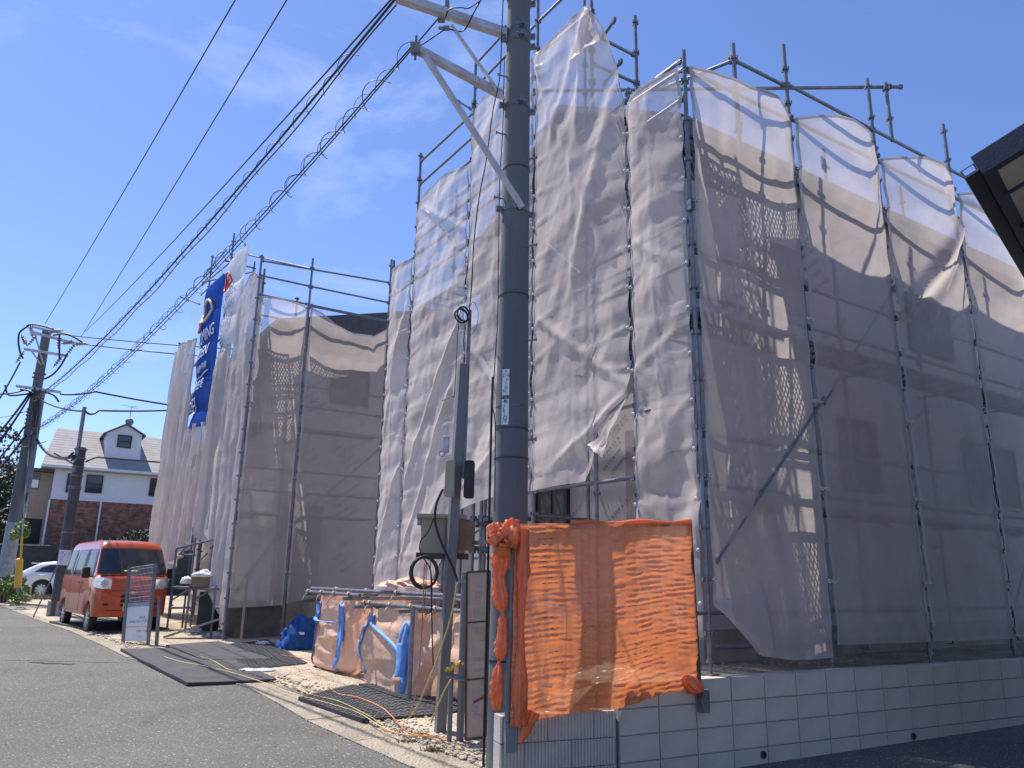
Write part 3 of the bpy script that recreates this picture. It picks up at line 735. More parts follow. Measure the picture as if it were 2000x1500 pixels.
# rails that stand clear of the cloth
top = [((0, 1.77, 7.5), (0, 3.57, 7.52)), ((0, 3.57, 7.52), (0, 5.5, 7.55)), ((0, 5.5, 7.55), (0, 7.3, 7.6)), ((0, 7.3, 7.6), (0, 9.2, 7.65)),
       ((0.06, 0.9, 7.5), (0.02, 1.75, 7.48)), ((0.06, 0.9, 7.5), (0.9, 0.6, 7.5)), ((0, 0.03, 6.98), (0, 1.75, 7.0)), ((0, 0, 6.98), (0.9, 0, 7.03)),
       ((1.55, 0.72, 8.42), (1.57, 0.0, 8.45)), ((1.57, 0, 8.80), (2.8, 0, 8.88)), ((2.8, 0, 9.45), (1.57, 0.0, 9.42)),
       ((2.8, 0, 9.9), (4.6, 0, 9.85)), ((2.8, 0, 9.45), (4.6, 0, 9.4)), ((4.6, 0, 8.95), (6.55, 0, 8.97)), ((4.6, 0, 8.5), (6.55, 0, 8.5)),
       ((6.55, 0, 7.1), (7.5, 0, 7.15)), ((4.6, 0, 8.1), (6.55, 0, 8.1)), ((1.57, 0.0, 8.0), (1.55, 0.75, 8.0)), ((0, 1.77, 7.02), (0, 3.57, 7.05)), ((0, 3.57, 7.05), (0, 5.5, 7.1)), ((0, 5.5, 7.1), (0, 7.3, 7.15)), ((0, 7.3, 7.15), (0, 9.2, 7.2)),
       ((0.9, 0, 6.6), (2.8, 0, 6.6)), ((2.8, 0, 7.4), (4.6, 0, 7.4)), ((2.8, 0, 8.3), (4.6, 0, 8.3)), ((4.6, 0, 7.4), (6.55, 0, 7.4))]
for a, b in top: pipe(scA, P(*a), P(*b))
pipe(scA, P(2.95, 0.02, 8.40), P(-0.10, 4.28, 8.40), 'rail', 0.0243)
for q in ((0.81, 1.77, 8.40), (-0.02, 4.06, 8.36)): clamp(scA, P(*q))
post(scA, 0.0, 4.03, 7.5, 8.42, jack=False)
for (u, v, z) in ((0, 0, 5.35), (0, 0, 5.3), (0.9, 0, 6.9), (1.57, 0, 8.75), (2.8, 0, 8.9), (4.6, 0, 9.1), (6.55, 0, 8.6), (0, 1.77, 7.0), (0, 3.57, 7.1), (0, 5.5, 7.2)): clamp(scA, P(u, v, z)-D2*0.03-D1*0.03)
# diagonal braces
for a, b in (((-0.055, 0.08, 1.76), (-0.055, 1.91, 3.55)), ((-0.05, 1.91, 3.5), (-0.05, 3.6, 5.25)), ((-0.0, 5.6, 1.2), (-0.0, 7.2, 3.2)), ((0.0, 4.0, 4.3), (0, 5.4, 6.0))): pipe(scA, P(*a), P(*b), 'brace', 0.017)
for a, b in (((2.8, 0.03, 3.2), (4.6, 0.03, 5.2)), ((0.9, 0.03, 4.3), (2.8, 0.03, 6.1)), ((4.6, 0.03, 5.0), (6.5, 0.03, 3.2)), ((4.6, 0.03, 6.3), (6.5, 0.03, 8.1))): pipe(scA, P(*a), P(*b), 'brace', 0.017)
for z, v0 in ((1.30, -0.3), (1.0, 0)): pipe(scA, P(0.0, v0, z), P(0.0, 1.77, z)); pipe(scA, P(0, 1.77, z), P(0, 3.57, z)); pipe(scA, P(0, 3.57, z), P(0, 5.5, z)); pipe(scA, P(0, 5.5, z), P(0, 7.3, z))
# stub arms poking out at the crown
for a, b in ((P(1.35, 0.0, 8.25), P(1.05, -0.05, 8.30)), (P(4.7, 0, 9.05), P(4.95, -0.12, 9.3)), (P(1.35, 0.0, 7.55), P(1.0, 0, 7.7))): pipe(scA, a, b, 'stub_arm', 0.02)
# lower parts seen beneath the cloth by the entrance
for u, v in ((4.35, 0.05), (4.2, 0.15), (4.05, 0.0)): post(scA, u, v, GZ(u, v), 2.9, jack=False)
deck(scA, P(4.0, -0.1, 2.28), P(4.55, -0.1, 2.28), D2, 0.35); bracket(scA, 4.2, 0, 2.9, -D1, 0.5)

# ---- cloth
HEM_N = -D1
def tie_pinch(Q, Z, per=0.475, amp=0.02, w=0.07):
    e = np.exp(-Q/w)+np.exp(-(1-Q)/w)
    return -amp*e*(0.5+0.5*np.cos(2*pi*Z/per))
def streaks(S, Z, lst):
    d = 0
    for (sa, za, sb, zb, amp, w) in lst:
        L = sqrt((sb-sa)**2+(zb-za)**2); tx, tz = (sb-sa)/L, (zb-za)/L
        al = (S-sa)*tx+(Z-za)*tz; pe = (S-sa)*(-tz)+(Z-za)*tx
        d = d+amp*np.exp(-(pe/w)**2)*(1/(1+np.exp(-(al)/0.08)))*(1/(1+np.exp(-(L-al)/0.08)))
    return d
def disp_right(seed, bulge=0.2, lst=()):
    def f(S, Z, Q, T):
        h = np.clip((7.15-Z)/6.2, 0, 1)
        d = bulge*np.sin(pi*Q)**0.9*np.exp(-h/0.33)
        Zs = Z+0.45*(4*Q*(1-Q))*np.exp(-h/0.5)+0.3*fbm(S*.8, Z*.5, seed)
        d = d+0.035*np.sin(pi*Q)*(np.abs(((Zs/0.95) % 1.0)-0.5)*2-0.5)*np.exp(-h/0.6)
        d = d+0.05*np.sin(pi*Q)*fbm(S*1.1+Z*.35, Z*0.6, seed+5, 3)+0.010*fbm(S*5, Z*2.6, seed+9, 3)
        d = d+0.035*np.sin(pi*Q)+tie_pinch(Q, Z, 0.475, 0.012)+streaks(S, Z, lst)
        return d
    return f
def disp_street(seed, lst=(), bulge=0.05, crump=1.0):
    def f(S, Z, Q, T):
        lst_ = [(a, b, c, e, f*.75, g) for a, b, c, e, f, g in lst]
        d = bulge*np.sin(pi*Q)*(0.7+0.6*fbm(S*.5, Z*.4, seed))
        zz = Z+0.05*fbm(S*1.6, Z*.9, seed+2)+0.13*(S)*0.6
        d = d+0.016*np.abs(((zz/0.46) % 1.0)-0.5)*2*(0.65+0.5*fbm(S*2, Z*1.3, seed+7))
        d = d+0.010*np.exp(-((Q-0.5)/0.03)**2)
        d = d+crump*(0.020*fbm(S*1.1+Z*.5, Z*.8-S*.3, seed+3, 2)+0.026*facet(S/.48+.15*Z, zz/.46, seed+17)+0.010*facet(S/.21-.3*Z, Z/.27+.4*S, seed+19)+0.004*fbm(S*3.1+Z*1.3, Z*1.5, seed+13, 3, ridged=True)+0.0025*fbm(S*7, Z*9, seed+11, 3, ridged=True))*np.clip(np.sin(pi*Q)*1.6, 0.25, 1)
        # short creases running out of each tie
        for e_ in (Q, 1-Q):
            zc = np.floor(Z/0.475+.5)*0.475; dz = (Z-zc)
            k_ = vnoise(zc*3.7+seed, 0*Z+(e_ is Q)*5, seed); dd = dz-e_*1.6*(k_*.35)
            d = d+0.022*np.exp(-(dd/0.030)**2)*np.exp(-e_/0.22)*np.clip(e_/0.03, 0, 1)
        d = d+tie_pinch(Q, Z, 0.475, 0.022, 0.09)+streaks(S, Z, lst_)
        return d
    return f
def place_right(S, Z, D):
    base = np.array(O)[None, None, :]
    return base+(-0.045-D)[..., None]*np.array(D1)+S[..., None]*np.array(D2)+Z[..., None]*np.array(ZU)
def place_street(v0=0.0):
    def f(S, Z, D):
        return np.array(O)[None, None, :]+(v0-0.045-D)[..., None]*np.array(D2)+S[..., None]*np.array(D1)+Z[..., None]*np.array(ZU)
    return f
def tag_sheet(o, lab, grp): return tag(o, lab, 'netting sheet', grp)
GA = 'pale net sheets on the near scaffold'
tops = {0: [(0.05, 7.0), (.85, 6.98), (1.4, 7.08), (1.72, 7.0)], 1: [(1.82, 7.02), (2.3, 7.1), (2.9, 7.12), (3.52, 7.02)], 2: [(3.62, 7.08), (4.3, 7.18), (5.0, 7.16), (5.45, 7.08)],
        3: [(5.55, 7.15), (6.3, 7.28), (6.9, 7.22), (7.25, 7.1)], 4: [(7.35, 7.2), (8.2, 7.3), (9.15, 7.15)]}
bots = {0: [(0.05, 1.36), (0.2, 1.25), (0.55, 0.92), (1.0, 0.86), (1.72, 0.85)], 1: [(1.82, 0.97), (3.52, 0.95)], 2: [(3.62, 0.95), (5.45, 0.93)], 3: [(5.55, 0.95), (7.25, 0.95)], 4: [(7.35, .95), (9.15, .95)]}
labR = ['net sheet right of the scaffold corner with a folded lower corner', 'second net sheet right of the scaffold corner, patched with mesh shadows', 'third net sheet right of the scaffold corner with a twisted diagonal fold',
        'net sheet beside the dark roof eave with a scalloped sunlit top', 'net sheet farthest right, mostly behind the dark eave']
lsts = [[(0.35, 6.9, 0.6, 2.0, 0.03, 0.06)], [], [(3.62, 4.9, 5.4, 6.6, 0.10, 0.10), (3.7, 4.7, 5.4, 6.2, -0.05, 0.08)], [(5.6, 7.0, 7.1, 6.0, 0.08, 0.1)], []]
for k in range(5):
    HEM_N = -D1
    s0, s1 = vl[k]+0.045, vl[k+1]-0.045
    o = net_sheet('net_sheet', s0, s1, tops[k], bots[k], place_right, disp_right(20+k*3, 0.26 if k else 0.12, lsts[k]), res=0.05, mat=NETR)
    tag_sheet(o, labR[k], GA); eyelets(o, [P(-0.05, s, z) for s in (s0, s1) for z in np.arange(1.6, 7.0, 0.95)], -D1)
# folded corner of the first sheet
mb = MB(); mb.add([P(-.055, .05, 1.40), P(-.075, 0.62, 1.55), P(-.10, 0.66, 1.5), P(-.09, 0.78, 0.95), P(-.07, 0.72, 0.90), P(-.06, .08, 1.36)], [(0, 1, 2, 5), (5, 2, 3, 4)])
tag(mb.build('net_flap', NETEDGE, None), 'small folded back flap at the bottom of the corner net sheet', 'netting flap')
HEM_N = -D2
labS = ['narrow net sheet left of the scaffold corner with a bright diagonal streak', 'peaked net sheet rising highest, torn open above the orange net', 'net sheet partly hidden behind the big concrete pole',
        'net sheet left of the steel meter post with a rounded top', 'narrow leftmost net sheet of the near scaffold, trailing to the bags']
topS = [[(0.04, 6.97), (.86, 7.02)], [(0.94, 7.05), (1.02, 7.55), (1.2, 8.15), (1.38, 8.55), (1.57, 8.82), (2.0, 8.83), (2.76, 8.86)], [(2.84, 8.85), (3.4, 8.72), (4.2, 8.98), (4.45, 8.92), (4.56, 8.72)],
        [(4.64, 7.98), (5.3, 8.16), (5.9, 8.2), (6.25, 8.16), (6.5, 7.95)], [(6.6, 7.05), (7.46, 7.12)]]
botS = [[(0.04, 1.08), (0.86, 1.2)], [(0.94, 3.48), (1.50, 3.14), (1.56, 2.84), (1.66, 2.64), (2.76, 2.62)], [(2.84, 2.62), (3.8, 2.58), (4.56, 2.5)], [(4.64, 2.5), (4.9, 1.9), (5.4, 1.3), (6.5, 1.15)], [(6.6, 1.1), (7.46, 1.25)]]
lstS = [[(0.84, 6.8, 0.05, 5.35, 0.05, 0.05), (0.84, 3.5, 0.05, 2.3, -0.06, .09), (0.84, 3.75, 0.05, 4.05, 0.03, .06), (.8, 5.2, .1, 4.7, .025, .05)],
        [(1.57, 8.7, 1.75, 7.0, 0.08, 0.09), (2.75, 8.8, 1.2, 5.2, 0.06, 0.07), (1.1, 7.3, 1.9, 5.0, 0.05, .1), (0.95, 3.6, 2.6, 4.8, 0.05, 0.05), (1.57, 8.6, 2.4, 7.2, 0.05, .1), (1.0, 3.5, 2.2, 2.9, .05, .05), (2.75, 8.8, 2.3, 7.4, 0.06, .06)],
        [(2.9, 3.4, 4.5, 5.0, 0.04, 0.06), (2.9, 3.6, 4.3, 2.8, .04, .06)], [(4.7, 5.5, 6.4, 3.0, 0.06, 0.06), (4.7, 6.9, 6.4, 8.0, 0.05, 0.06), (4.9, 4.4, 6.4, 1.8, .05, .05)], [(6.6, 3.4, 7.4, 1.6, 0.06, 0.05), (6.6, 6.5, 7.3, 4.0, .04, .06)]]
us = [0, 0.9, 2.8, 4.6, 6.55, 7.5]
for k in range(5):
    s0, s1 = us[k]+0.03, us[k+1]-0.03
    o = net_sheet('net_sheet', s0, s1, topS[k], botS[k], place_street(0.0), disp_street(60+k*5, lstS[k], 0.06), res=0.032, res_z=0.04)
    tag_sheet(o, labS[k], GA); eyelets(o, [P(s, -0.05, z) for s in (s0, s1) for z in np.arange(botS[k][0][1]+.3, 6.9, 0.475)], -D2)
# loose torn flap by the opening
def flap(name, pts, mat, nseg=10):
    """pts: top point, left-bottom and right-bottom corners; a crumpled triangle of cloth"""
    a, b, c = [Vector(p) for p in pts]; mb = MB(); idx = {}
    n = (b-a).cross(c-a).normalized()
    for i in range(nseg+1):
        for j in range(i+1):
            f = i/nseg; g = j/max(i, 1); p = a*(1-f)+(b*(1-g)+c*g)*f
            idx[(i, j)] = len(mb.v); mb.v.append(tuple(p+n*(0.05*float(fbm(g*3+f, f*4, 91)))*f))
    for i in range(nseg):
        for j in range(i+1):
            mb.f.append((idx[(i, j)], idx[(i+1, j)], idx[(i+1, j+1)]))
            if j < i: mb.f.append((idx[(i, j)], idx[(i+1, j+1)], idx[(i, j+1)]))
    return mb.build(name, mat, None, smooth=True)
f1 = flap('net_flap', (P(0.95, -.07, 3.49), P(1.52, -.12, 3.02), P(1.27, -.20, 2.86)), NETF)
_h = MB(); _h.ribbon([P(0.93, -.06, 3.5), P(1.25, -.10, 3.32), P(1.51, -.12, 3.13), P(1.555, -.13, 2.95), P(1.56, -.11, 2.84), P(1.67, -.07, 2.64)], .035, D2*.2+ZU); tag(_h.build('net_flap', STEELD, None), 'dark stiff hem hanging round the torn corner above the entrance', 'netting flap')
tag(f1, 'loose pale triangle of torn netting over the entrance opening', 'netting flap')
f2 = flap('net_flap', (P(1.57, -.09, 8.84), P(1.85, -.16, 8.1), P(1.25, -.16, 8.1)), NETF)
tag(f2, 'white folded point of netting at the very peak', 'netting flap')

# ---- farther scaffold
scB = thing('scaffold', 'farther galvanised scaffold behind the banners with thin top rails', 'scaffold', tuple(P(10.87, -1.62, 0.3)))
uB = 10.87; vB = -1.50; vlB = [-1.62, -0.5, 1.4]
for v, zt in zip(vlB, (8.25, 8.45, 8.9)): post(scB, uB, v, GZ(uB, v), zt)
post(scB, 11.0, vB, 4.0, 8.0, jack=False)
for u, v, zt in ((13.1, vB, 9.35), (15.0, vB+.1, 10.4), (17.66, vB+.1, 10.7), (21.0, vB, 8.8), (15.4, -.7, 9.9), (18.2, -.7, 10.2), (11.8, -.5, 7.8)): post(scB, u, v, GZ(u, v), zt, jack=False)
for z in (2.75, 4.6, 6.45):
    for a, b in zip(vlB[:-1], vlB[1:]):
        deck(scB, P(uB+.1, a+.04, z), P(uB+.1, b-.04, z), D1, 0.45)
        for dz in (0.45, 0.9): pipe(scB, P(uB, a+.03, z+dz), P(uB, b-.03, z+dz))
    for a, b in ((10.87, 13.1), (13.1, 15.3), (15.3, 18.2), (18.2, 21.0)):
        deck(scB, P(a+.04, vB+.1, z), P(b-.04, vB+.1, z), D2, 0.45)
        pipe(scB, P(a+.03, vB, z+.9), P(b-.03, vB, z+.9))
for a, b in (((10.87, -1.62, 7.78), (10.87, -.5, 7.78)), ((10.87, -.5, 7.78), (10.87, 1.4, 7.80)), ((10.87, -.5, 7.32), (10.87, 1.4, 7.33)), ((10.87, -1.62, 8.12), (10.87, 1.4, 8.30)),
             ((10.87, -1.62, 0.95), (10.87, -.5, 0.95)), ((10.87, -.5, 1.05), (10.87, 1.4, 1.05)), ((13.1, vB, 9.1), (10.87, -.5, 8.2)), ((15.3, vB, 9.3), (18.2, vB, 9.6)), ((15.3, vB, 10.0), (18.2, vB, 10.2)), ((18.2, vB, 9.9), (13.1, vB, 9.2)), ((15.3, vB, 9.7), (15.4, -.7, 9.7)), ((18.2, vB, 10.0), (15.4, -.7, 9.6)), ((18.2, vB, 8.2), (21, vB, 8.5)), ((18.2, vB, 9.3), (19.2, vB-.4, 9.75))): pipe(scB, P(*a), P(*b))
for a, b in (((uB-.03, -1.5, 1.2), (uB-.03, -.5, 2.7)), ((uB-.03, -.45, 2.6), (uB-.03, 1.35, 4.3))): pipe(scB, P(*a), P(*b), 'brace', 0.017)
GB = 'pale net sheets on the farther scaffold'
def place_plane_u(u0):
    def f(S, Z, D): return np.array(O)[None, None, :]+(u0-0.045-D)[..., None]*np.array(D1)+S[..., None]*np.array(D2)+Z[..., None]*np.array(ZU)
    return f
HEM_N = -D1
for k, (a, b, tp, bt, lab) in enumerate((((-1.58), -.54, [(-1.58, 7.3), (-.54, 7.25)], [(-1.58, .9), (-.54, .95)], 'narrow net sheet right of the banners, lettered hem at its top'),
                                         (-.46, 1.36, [(-.46, 7.28), (-.25, 7.2), (0.1, 6.95), (.5, 6.82), (1.0, 6.85), (1.36, 7.12)], [(-.46, .98), (1.36, 1.35)], 'wide shaded net sheet of the farther scaffold with a sagging top'))):
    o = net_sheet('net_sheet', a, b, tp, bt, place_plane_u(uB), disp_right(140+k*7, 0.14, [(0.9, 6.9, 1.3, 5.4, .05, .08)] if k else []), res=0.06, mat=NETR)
    tag_sheet(o, lab, GB)
    eyelets(o, [P(uB-.05, s, z) for s in (a, b) for z in np.arange(1.6, 7.0, 0.95)], -D1)
HEM_N = -D2
def disp_fold(seed, amp=0.10, k=7.0):
    def f(S, Z, Q, T):
        ph = k*S+1.6*fbm(S*.6, Z*.35, seed)+0.5*Z*np.sin(seed)
        a = amp*(0.35+0.65*np.clip(T*1.5, 0, 1))
        d = a*np.sin(ph)+0.35*a*np.sin(2.3*ph+.4*Z)+0.018*fbm(S*3, Z*1.2, seed+2, 3, ridged=True)+0.10*np.sin(pi*Q)
        return d
    return f
for k, (a, b, tp, bt, lab, am) in enumerate(((10.93, 13.05, [(10.93, 7.75), (11.4, 8.05), (12.2, 7.9), (13.05, 7.3)], [(10.93, .45), (11.6, .75), (12.2, 1.3), (12.5, 2.1), (13.05, 2.4)], 'greenish net sheet hanging at the banner corner down to the gravel', .06),
                                         (13.1, 14.8, [(13.1, 6.9), (14.8, 6.5)], [(13.1, 2.5), (13.5, 2.1), (14.2, 2.6), (14.8, 2.0)], 'folded net sheet hanging below the white banner', .10),
                                         (14.85, 17.62, [(14.85, 5.2), (17.62, 5.45)], [(14.85, 2.3), (16.2, 1.9), (17.62, 1.4)], 'folded net sheet hanging below the blue banner', .12),
                                         (17.7, 20.95, [(17.7, 8.1), (20.0, 8.45), (20.95, 8.35)], [(17.7, 1.3), (20.95, 0.9)], 'leftmost folded net sheet above the orange van', .14))):
    o = net_sheet('net_sheet', a, b, tp, bt, place_street(vB), disp_fold(200+k*7, am, 6.0+k), res=0.05, res_z=0.07, mat=NETF); tag_sheet(o, lab, GB)
# ---- banners
def disp_banner(seed, per, bulge):
    def f(S, Z, Q, T):
        zz = Z+0.12*np.sin(Q*3+seed)-0.12*Q
        d = bulge*np.sqrt(np.abs(np.sin(pi*zz/per))+0.02)*np.sin(pi*np.clip(Q, 0, 1))**0.6+0.015*fbm(S*2, Z*2, seed, 3)
        return d-1.5*np.clip(Q-.6, 0, 1)**2
    return f
def banner_map(s_right, z0, dispf, a, b, tz, bz, sc=1.0):
    def f(x, y):
        s = s_right-x; z = z0+y; q = (s-a)/(b-a); t = (tz-z)/(tz-bz)
        d = float(dispf(np.array([[s]]), np.array([[z]]), np.array([[q]]), np.array([[t]]))[0, 0])
        return O+D2*(vB-0.045-d-0.05)+D1*s+ZU*z
    return f
def banner(a, b, tp, bt, mat, seed, per, bulge, lab, items):
    dsp = disp_banner(seed, per, bulge)
    o = net_sheet('banner', a, b, tp, bt, place_street(vB), dsp, res=0.07, mat=mat, hem=False); tag(o, lab, 'banner')
    tz, bz = tp[0][1], bt[0][1]
    for (tx, size, s, z, mt_) in items:
        mpf = banner_map(s, z, dsp, a, b, tz, bz)
        text_mesh(tx, size, mpf, mt_, o, sub=3 if size > .3 else 1)
    return o, dsp
bb, dsb = banner(14.8, 17.6, [(14.8, 9.15), (17.6, 9.25)], [(14.8, 5.1), (17.6, 5.35)], BLUEB, 3.0, 0.92, 0.13, 'tall billowing blue banner with white lettering and a cream ring',
    [('BLOOMING', 0.46, 17.4, 7.55, WPR), ('GARDEN', 0.46, 17.2, 7.08, WPR), ('住宅性能評価書W取得', 0.19, 17.2, 6.72, WPR), ('長期優良住宅', 0.30, 17.2, 6.22, WPR), ('TOEI', 0.62, 17.4, 5.62, WPR), ('東栄住宅', 0.17, 16.95, 5.50, WPR)])
mp_b = banner_map(0, 0, dsb, 14.8, 17.6, 9.15, 5.1)
def on_banner(mpf, pts, w, mat, par, name):
    mb = MB(); mb.tube([mpf(-s, z) for s, z in pts], w, 6); mb.build(name, mat, par, smooth=True)
on_banner(mp_b, [(16.0+0.42*cos(a), 8.42+0.30*sin(a)) for a in np.linspace(0, 2*pi, 20)], 0.034, GOLD, bb, 'ring_mark')
on_banner(mp_b, [(16.65+0.30*cos(a), 8.12+0.13*sin(a)) for a in np.linspace(0, 2*pi, 14)], 0.035, PINK, bb, 'petal_mark')
on_banner(mp_b, [(s, 6.60) for s in np.linspace(15.15, 17.25, 12)], 0.012, WPR, bb, 'underline')
wb, dsw = banner(12.6, 14.7, [(12.6, 9.2), (14.7, 9.0)], [(12.6, 6.7), (13.35, 6.85), (14.15, 6.2), (14.7, 6.3)], WHITEB, 1.3, 0.85, 0.13, 'tall billowing white banner with dark lettering and a red crest',
    [('GOOD DESIGN', 0.25, 14.55, 8.02, INK), ('AWARD 2024', 0.25, 14.5, 7.74, INK), ('特別賞受賞', 0.27, 14.5, 7.40, INK), ('2024年度グッドデザイン賞', 0.11, 14.45, 7.26, INK), ('TOEI', 0.40, 14.4, 6.85, INK)])
mp_w = banner_map(0, 0, dsw, 12.6, 14.7, 9.2, 6.7)
on_banner(mp_w, [(13.8+0.30*cos(a), 8.55+0.24*sin(a)) for a in np.linspace(0, 2*pi, 20)], 0.022, RED, wb, 'crest')
on_banner(mp_w, [(13.93, 8.44), (13.93, 8.68), (13.8, 8.58), (13.67, 8.68), (13.67, 8.44)], 0.018, RED, wb, 'crest_stroke')
#PART3
# ================================================================== MAIN UTILITY POLE
PX, PY = 0.005, 6.95
pr = lambda z: 0.172-z*0.0068
pole = thing('utility_pole', 'thick dark concrete utility pole in the middle with steel crossarms', 'utility pole', (PX, PY, 0.05))
mb = MB(); mb.cyl((PX, PY, -0.3), (PX, PY, 10.8), pr(0), pr(10.8), 48); mb.build('shaft', CONC, pole, smooth='auto')
JC = surf('pole_joint', (0.05, 0.05, 0.055), rough=.7)
for (x, y) in ((1008, 322), (1003, 572), (997, 835), (995, 893), (993, 1026)):
    z = aty(x, y, PY-0.12).z; mb = MB(); mb.cyl((PX, PY, z-.006), (PX, PY, z+.006), pr(z)+.004, n=36); mb.build('joint_ring', JC, pole, smooth='auto')
def band(z, h=0.05, mat=STEEL):
    mb = MB(); r = pr(z)+.005; mb.cyl((PX, PY, z-h/2), (PX, PY, z+h/2), r, n=32)
    for a in (radians(200), radians(20), radians(-75)):
        c = Vector((PX+cos(a)*(r+.03), PY+sin(a)*(r+.03), z)); dd = Vector((cos(a), sin(a), 0)); mb.box(c, dd, dd.cross(ZU), ZU, .03, .018, h/2)
        mb.cyl(c+dd.cross(ZU)*.06, c-dd.cross(ZU)*.06, .008, n=6)
    for k in range(9):
        a = radians(215+k*12); mb.cyl((PX+cos(a)*r, PY+sin(a)*r, z), (PX+cos(a)*(r+.006), PY+sin(a)*(r+.006), z), .006, n=5)
    return mb.build('band', mat, pole, smooth='auto')
for z in (aty(1008, 65, 6.8).z, aty(1010, 45, 6.8).z, aty(1012, 12, 6.8).z+.2, aty(1010, 195, 6.8).z, aty(1010, 400, 6.8).z): band(z)
ARM = surf('galvanised_arm', (0.50, 0.50, 0.53), rough=.5, metal=.25, var=.2, scale=7)
def arm(a, b, w=0.075, name='crossarm'):
    mb = MB(); mb.beam(a, b, w, w); a, b = Vector(a), Vector(b); d = (b-a).normalized(); s = d.cross(ZU).normalized()
    L = (b-a).length
    for f in (0.08, .2, .3, .45, .62, .8, .93):
        mb.cyl(a+d*L*f-s*(w/2+.006), a+d*L*f+s*(w/2+.006), .009, n=6)
    o = mb.build(name, ARM, pole); return o
a1e, a1p = atz(775, -6, 7.12), Vector((-.15, 6.90, 7.10))
arm(a1p+(a1p-a1e)*0.02, a1e, 0.085)
a2e, a2p = atz(812, 95, 6.42), Vector((-.15, 6.90, 6.36))
arm(a2p, a2e, 0.07)
arm(atz(830, 108, 6.36), aty(1020, 405, 6.77), 0.045, 'arm_brace')
arm(atz(882, 50, 7.04), aty(985, 195, 6.75), 0.03, 'arm_brace')
# fittings
mb = MB(); c = atz(868, 22, 7.15); mb.box(c, _r, _f, _u, .05, .05, .035); mb.box(c+_u*.05+_r*.03, _r, _f, _u, .02, .03, .05); mb.box(c-_u*.07-_r*.03, _r, _f, _u, .035, .02, .04); mb.build('cable_clamp', STEELD, pole); c1 = c.copy()
mb = MB(); mb.cyl(a2e+ZU*.03, a2e+ZU*.14, .012, n=6); mb.box(a2e+ZU*.0, _r, _f, _u, .045, .04, .05); mb.cyl(a2e-ZU*.12, a2e, .012, n=6); mb.build('end_fitting', STEELD, pole)
c2 = atz(872, 55, 6.98); mb = MB(); mb.box(c2, _r, _f, _u, .03, .02, .02); mb.box(c2-_r*.05, _r, _f, _u, .03, .012, .012); mb.build('cable_clamp', STEELD, pole)
for (x, y) in ((1018, 318), (1032, 487), (1032, 670), (1036, 862), (975, 395), (980, 158), (975, 270)):
    z = aty(x, y, PY).z; sgn = 1 if x > 1000 else -1; r = pr(z); mb = MB()
    a = Vector((PX+sgn*r*.8, PY-r*.5, z)); b = a+Vector((sgn*.095, -.04, .0)); mb.cyl(a, b, .009, n=6); mb.cyl(b-Vector((sgn*.006, 0, 0)), b+Vector((sgn*.008, 0, 0)), .018, n=8); mb.build('step_bolt', STEEL, pole, smooth='auto')
# number plates curved round the shaft
def plate(xc, yt, yb, chars, halfw=0.036):
    zt, zb = aty(xc, yt, PY-.12).z, aty(xc, yb, PY-.12).z; r = pr((zt+zb)/2)+.006; ac = radians(246); da = halfw/r
    mb = MB(); n = 8
    for z in (zb, zt):
        for k in range(n+1):
            a = ac-da+2*da*k/n; mb.v.append((PX+cos(a)*r, PY+sin(a)*r, z))
    mb.f = [(k, k+1, n+2+k, n+1+k) for k in range(n)]
    o = mb.build('number_plate', PLATE, pole, smooth=True)
    for ch, f, dx in chars:
        z0 = zt+(zb-zt)*f
        text_mesh(ch, 0.05, lambda x, y, z0=z0, dx=dx: Vector((PX+cos(ac+(x+dx)/r)*(r+.002), PY+sin(ac+(x+dx)/r)*(r+.002), z0+y)), INK, o)
    h = MB(); h.cyl((PX+cos(ac)*(r+.004), PY+sin(ac)*(r+.004), zt-.02), (PX+cos(ac)*(r-.004), PY+sin(ac)*(r-.004), zt-.02), .008, n=8); h.build('rivet', TRIM, o)
plate(980, 722, 773, [('214', .30, -.035), ('ト', .48, -.01), ('1', .62, -.01), ('0', .78, -.01), ('N', .9, -.03)])
plate(977, 780, 830, [('◎', .18, -.02), ('7', .38, -.025), ('8', .52, -.025), ('1', .66, -.02), ('◎', .82, -.02), ('14', .95, -.03)])
zt = aty(985, 800, 6.8).z
for z in (zt+.05, zt-.13): mb = MB(); mb.cyl((PX, PY, z-.003), (PX, PY, z+.003), pr(z)+.003, n=32); mb.build('plate_strap', STEELD, pole)
# strap and bolt low on the shaft, conduit on the left
mb = MB(); z = aty(960, 1290, 6.9).z; mb.cyl((PX, PY, z-.008), (PX, PY, z+.008), pr(z)+.004, n=32); mb.build('strap', BLACK, pole)
zb_ = aty(965, 1352, 6.8).z; mb = MB(); mb.cyl((PX-.075, PY-.16, zb_), (PX-.085, PY-.19, zb_), .014, n=8); mb.build('earth_bolt', STEEL, pole)
mb = MB(); mb.tube([(PX-.19, PY+.02, z) for z in (0.05, 1.5, 3.0)]+[(PX-.185, PY+.0, 3.4)], 0.011, 8); mb.build('conduit', BLACK, pole)
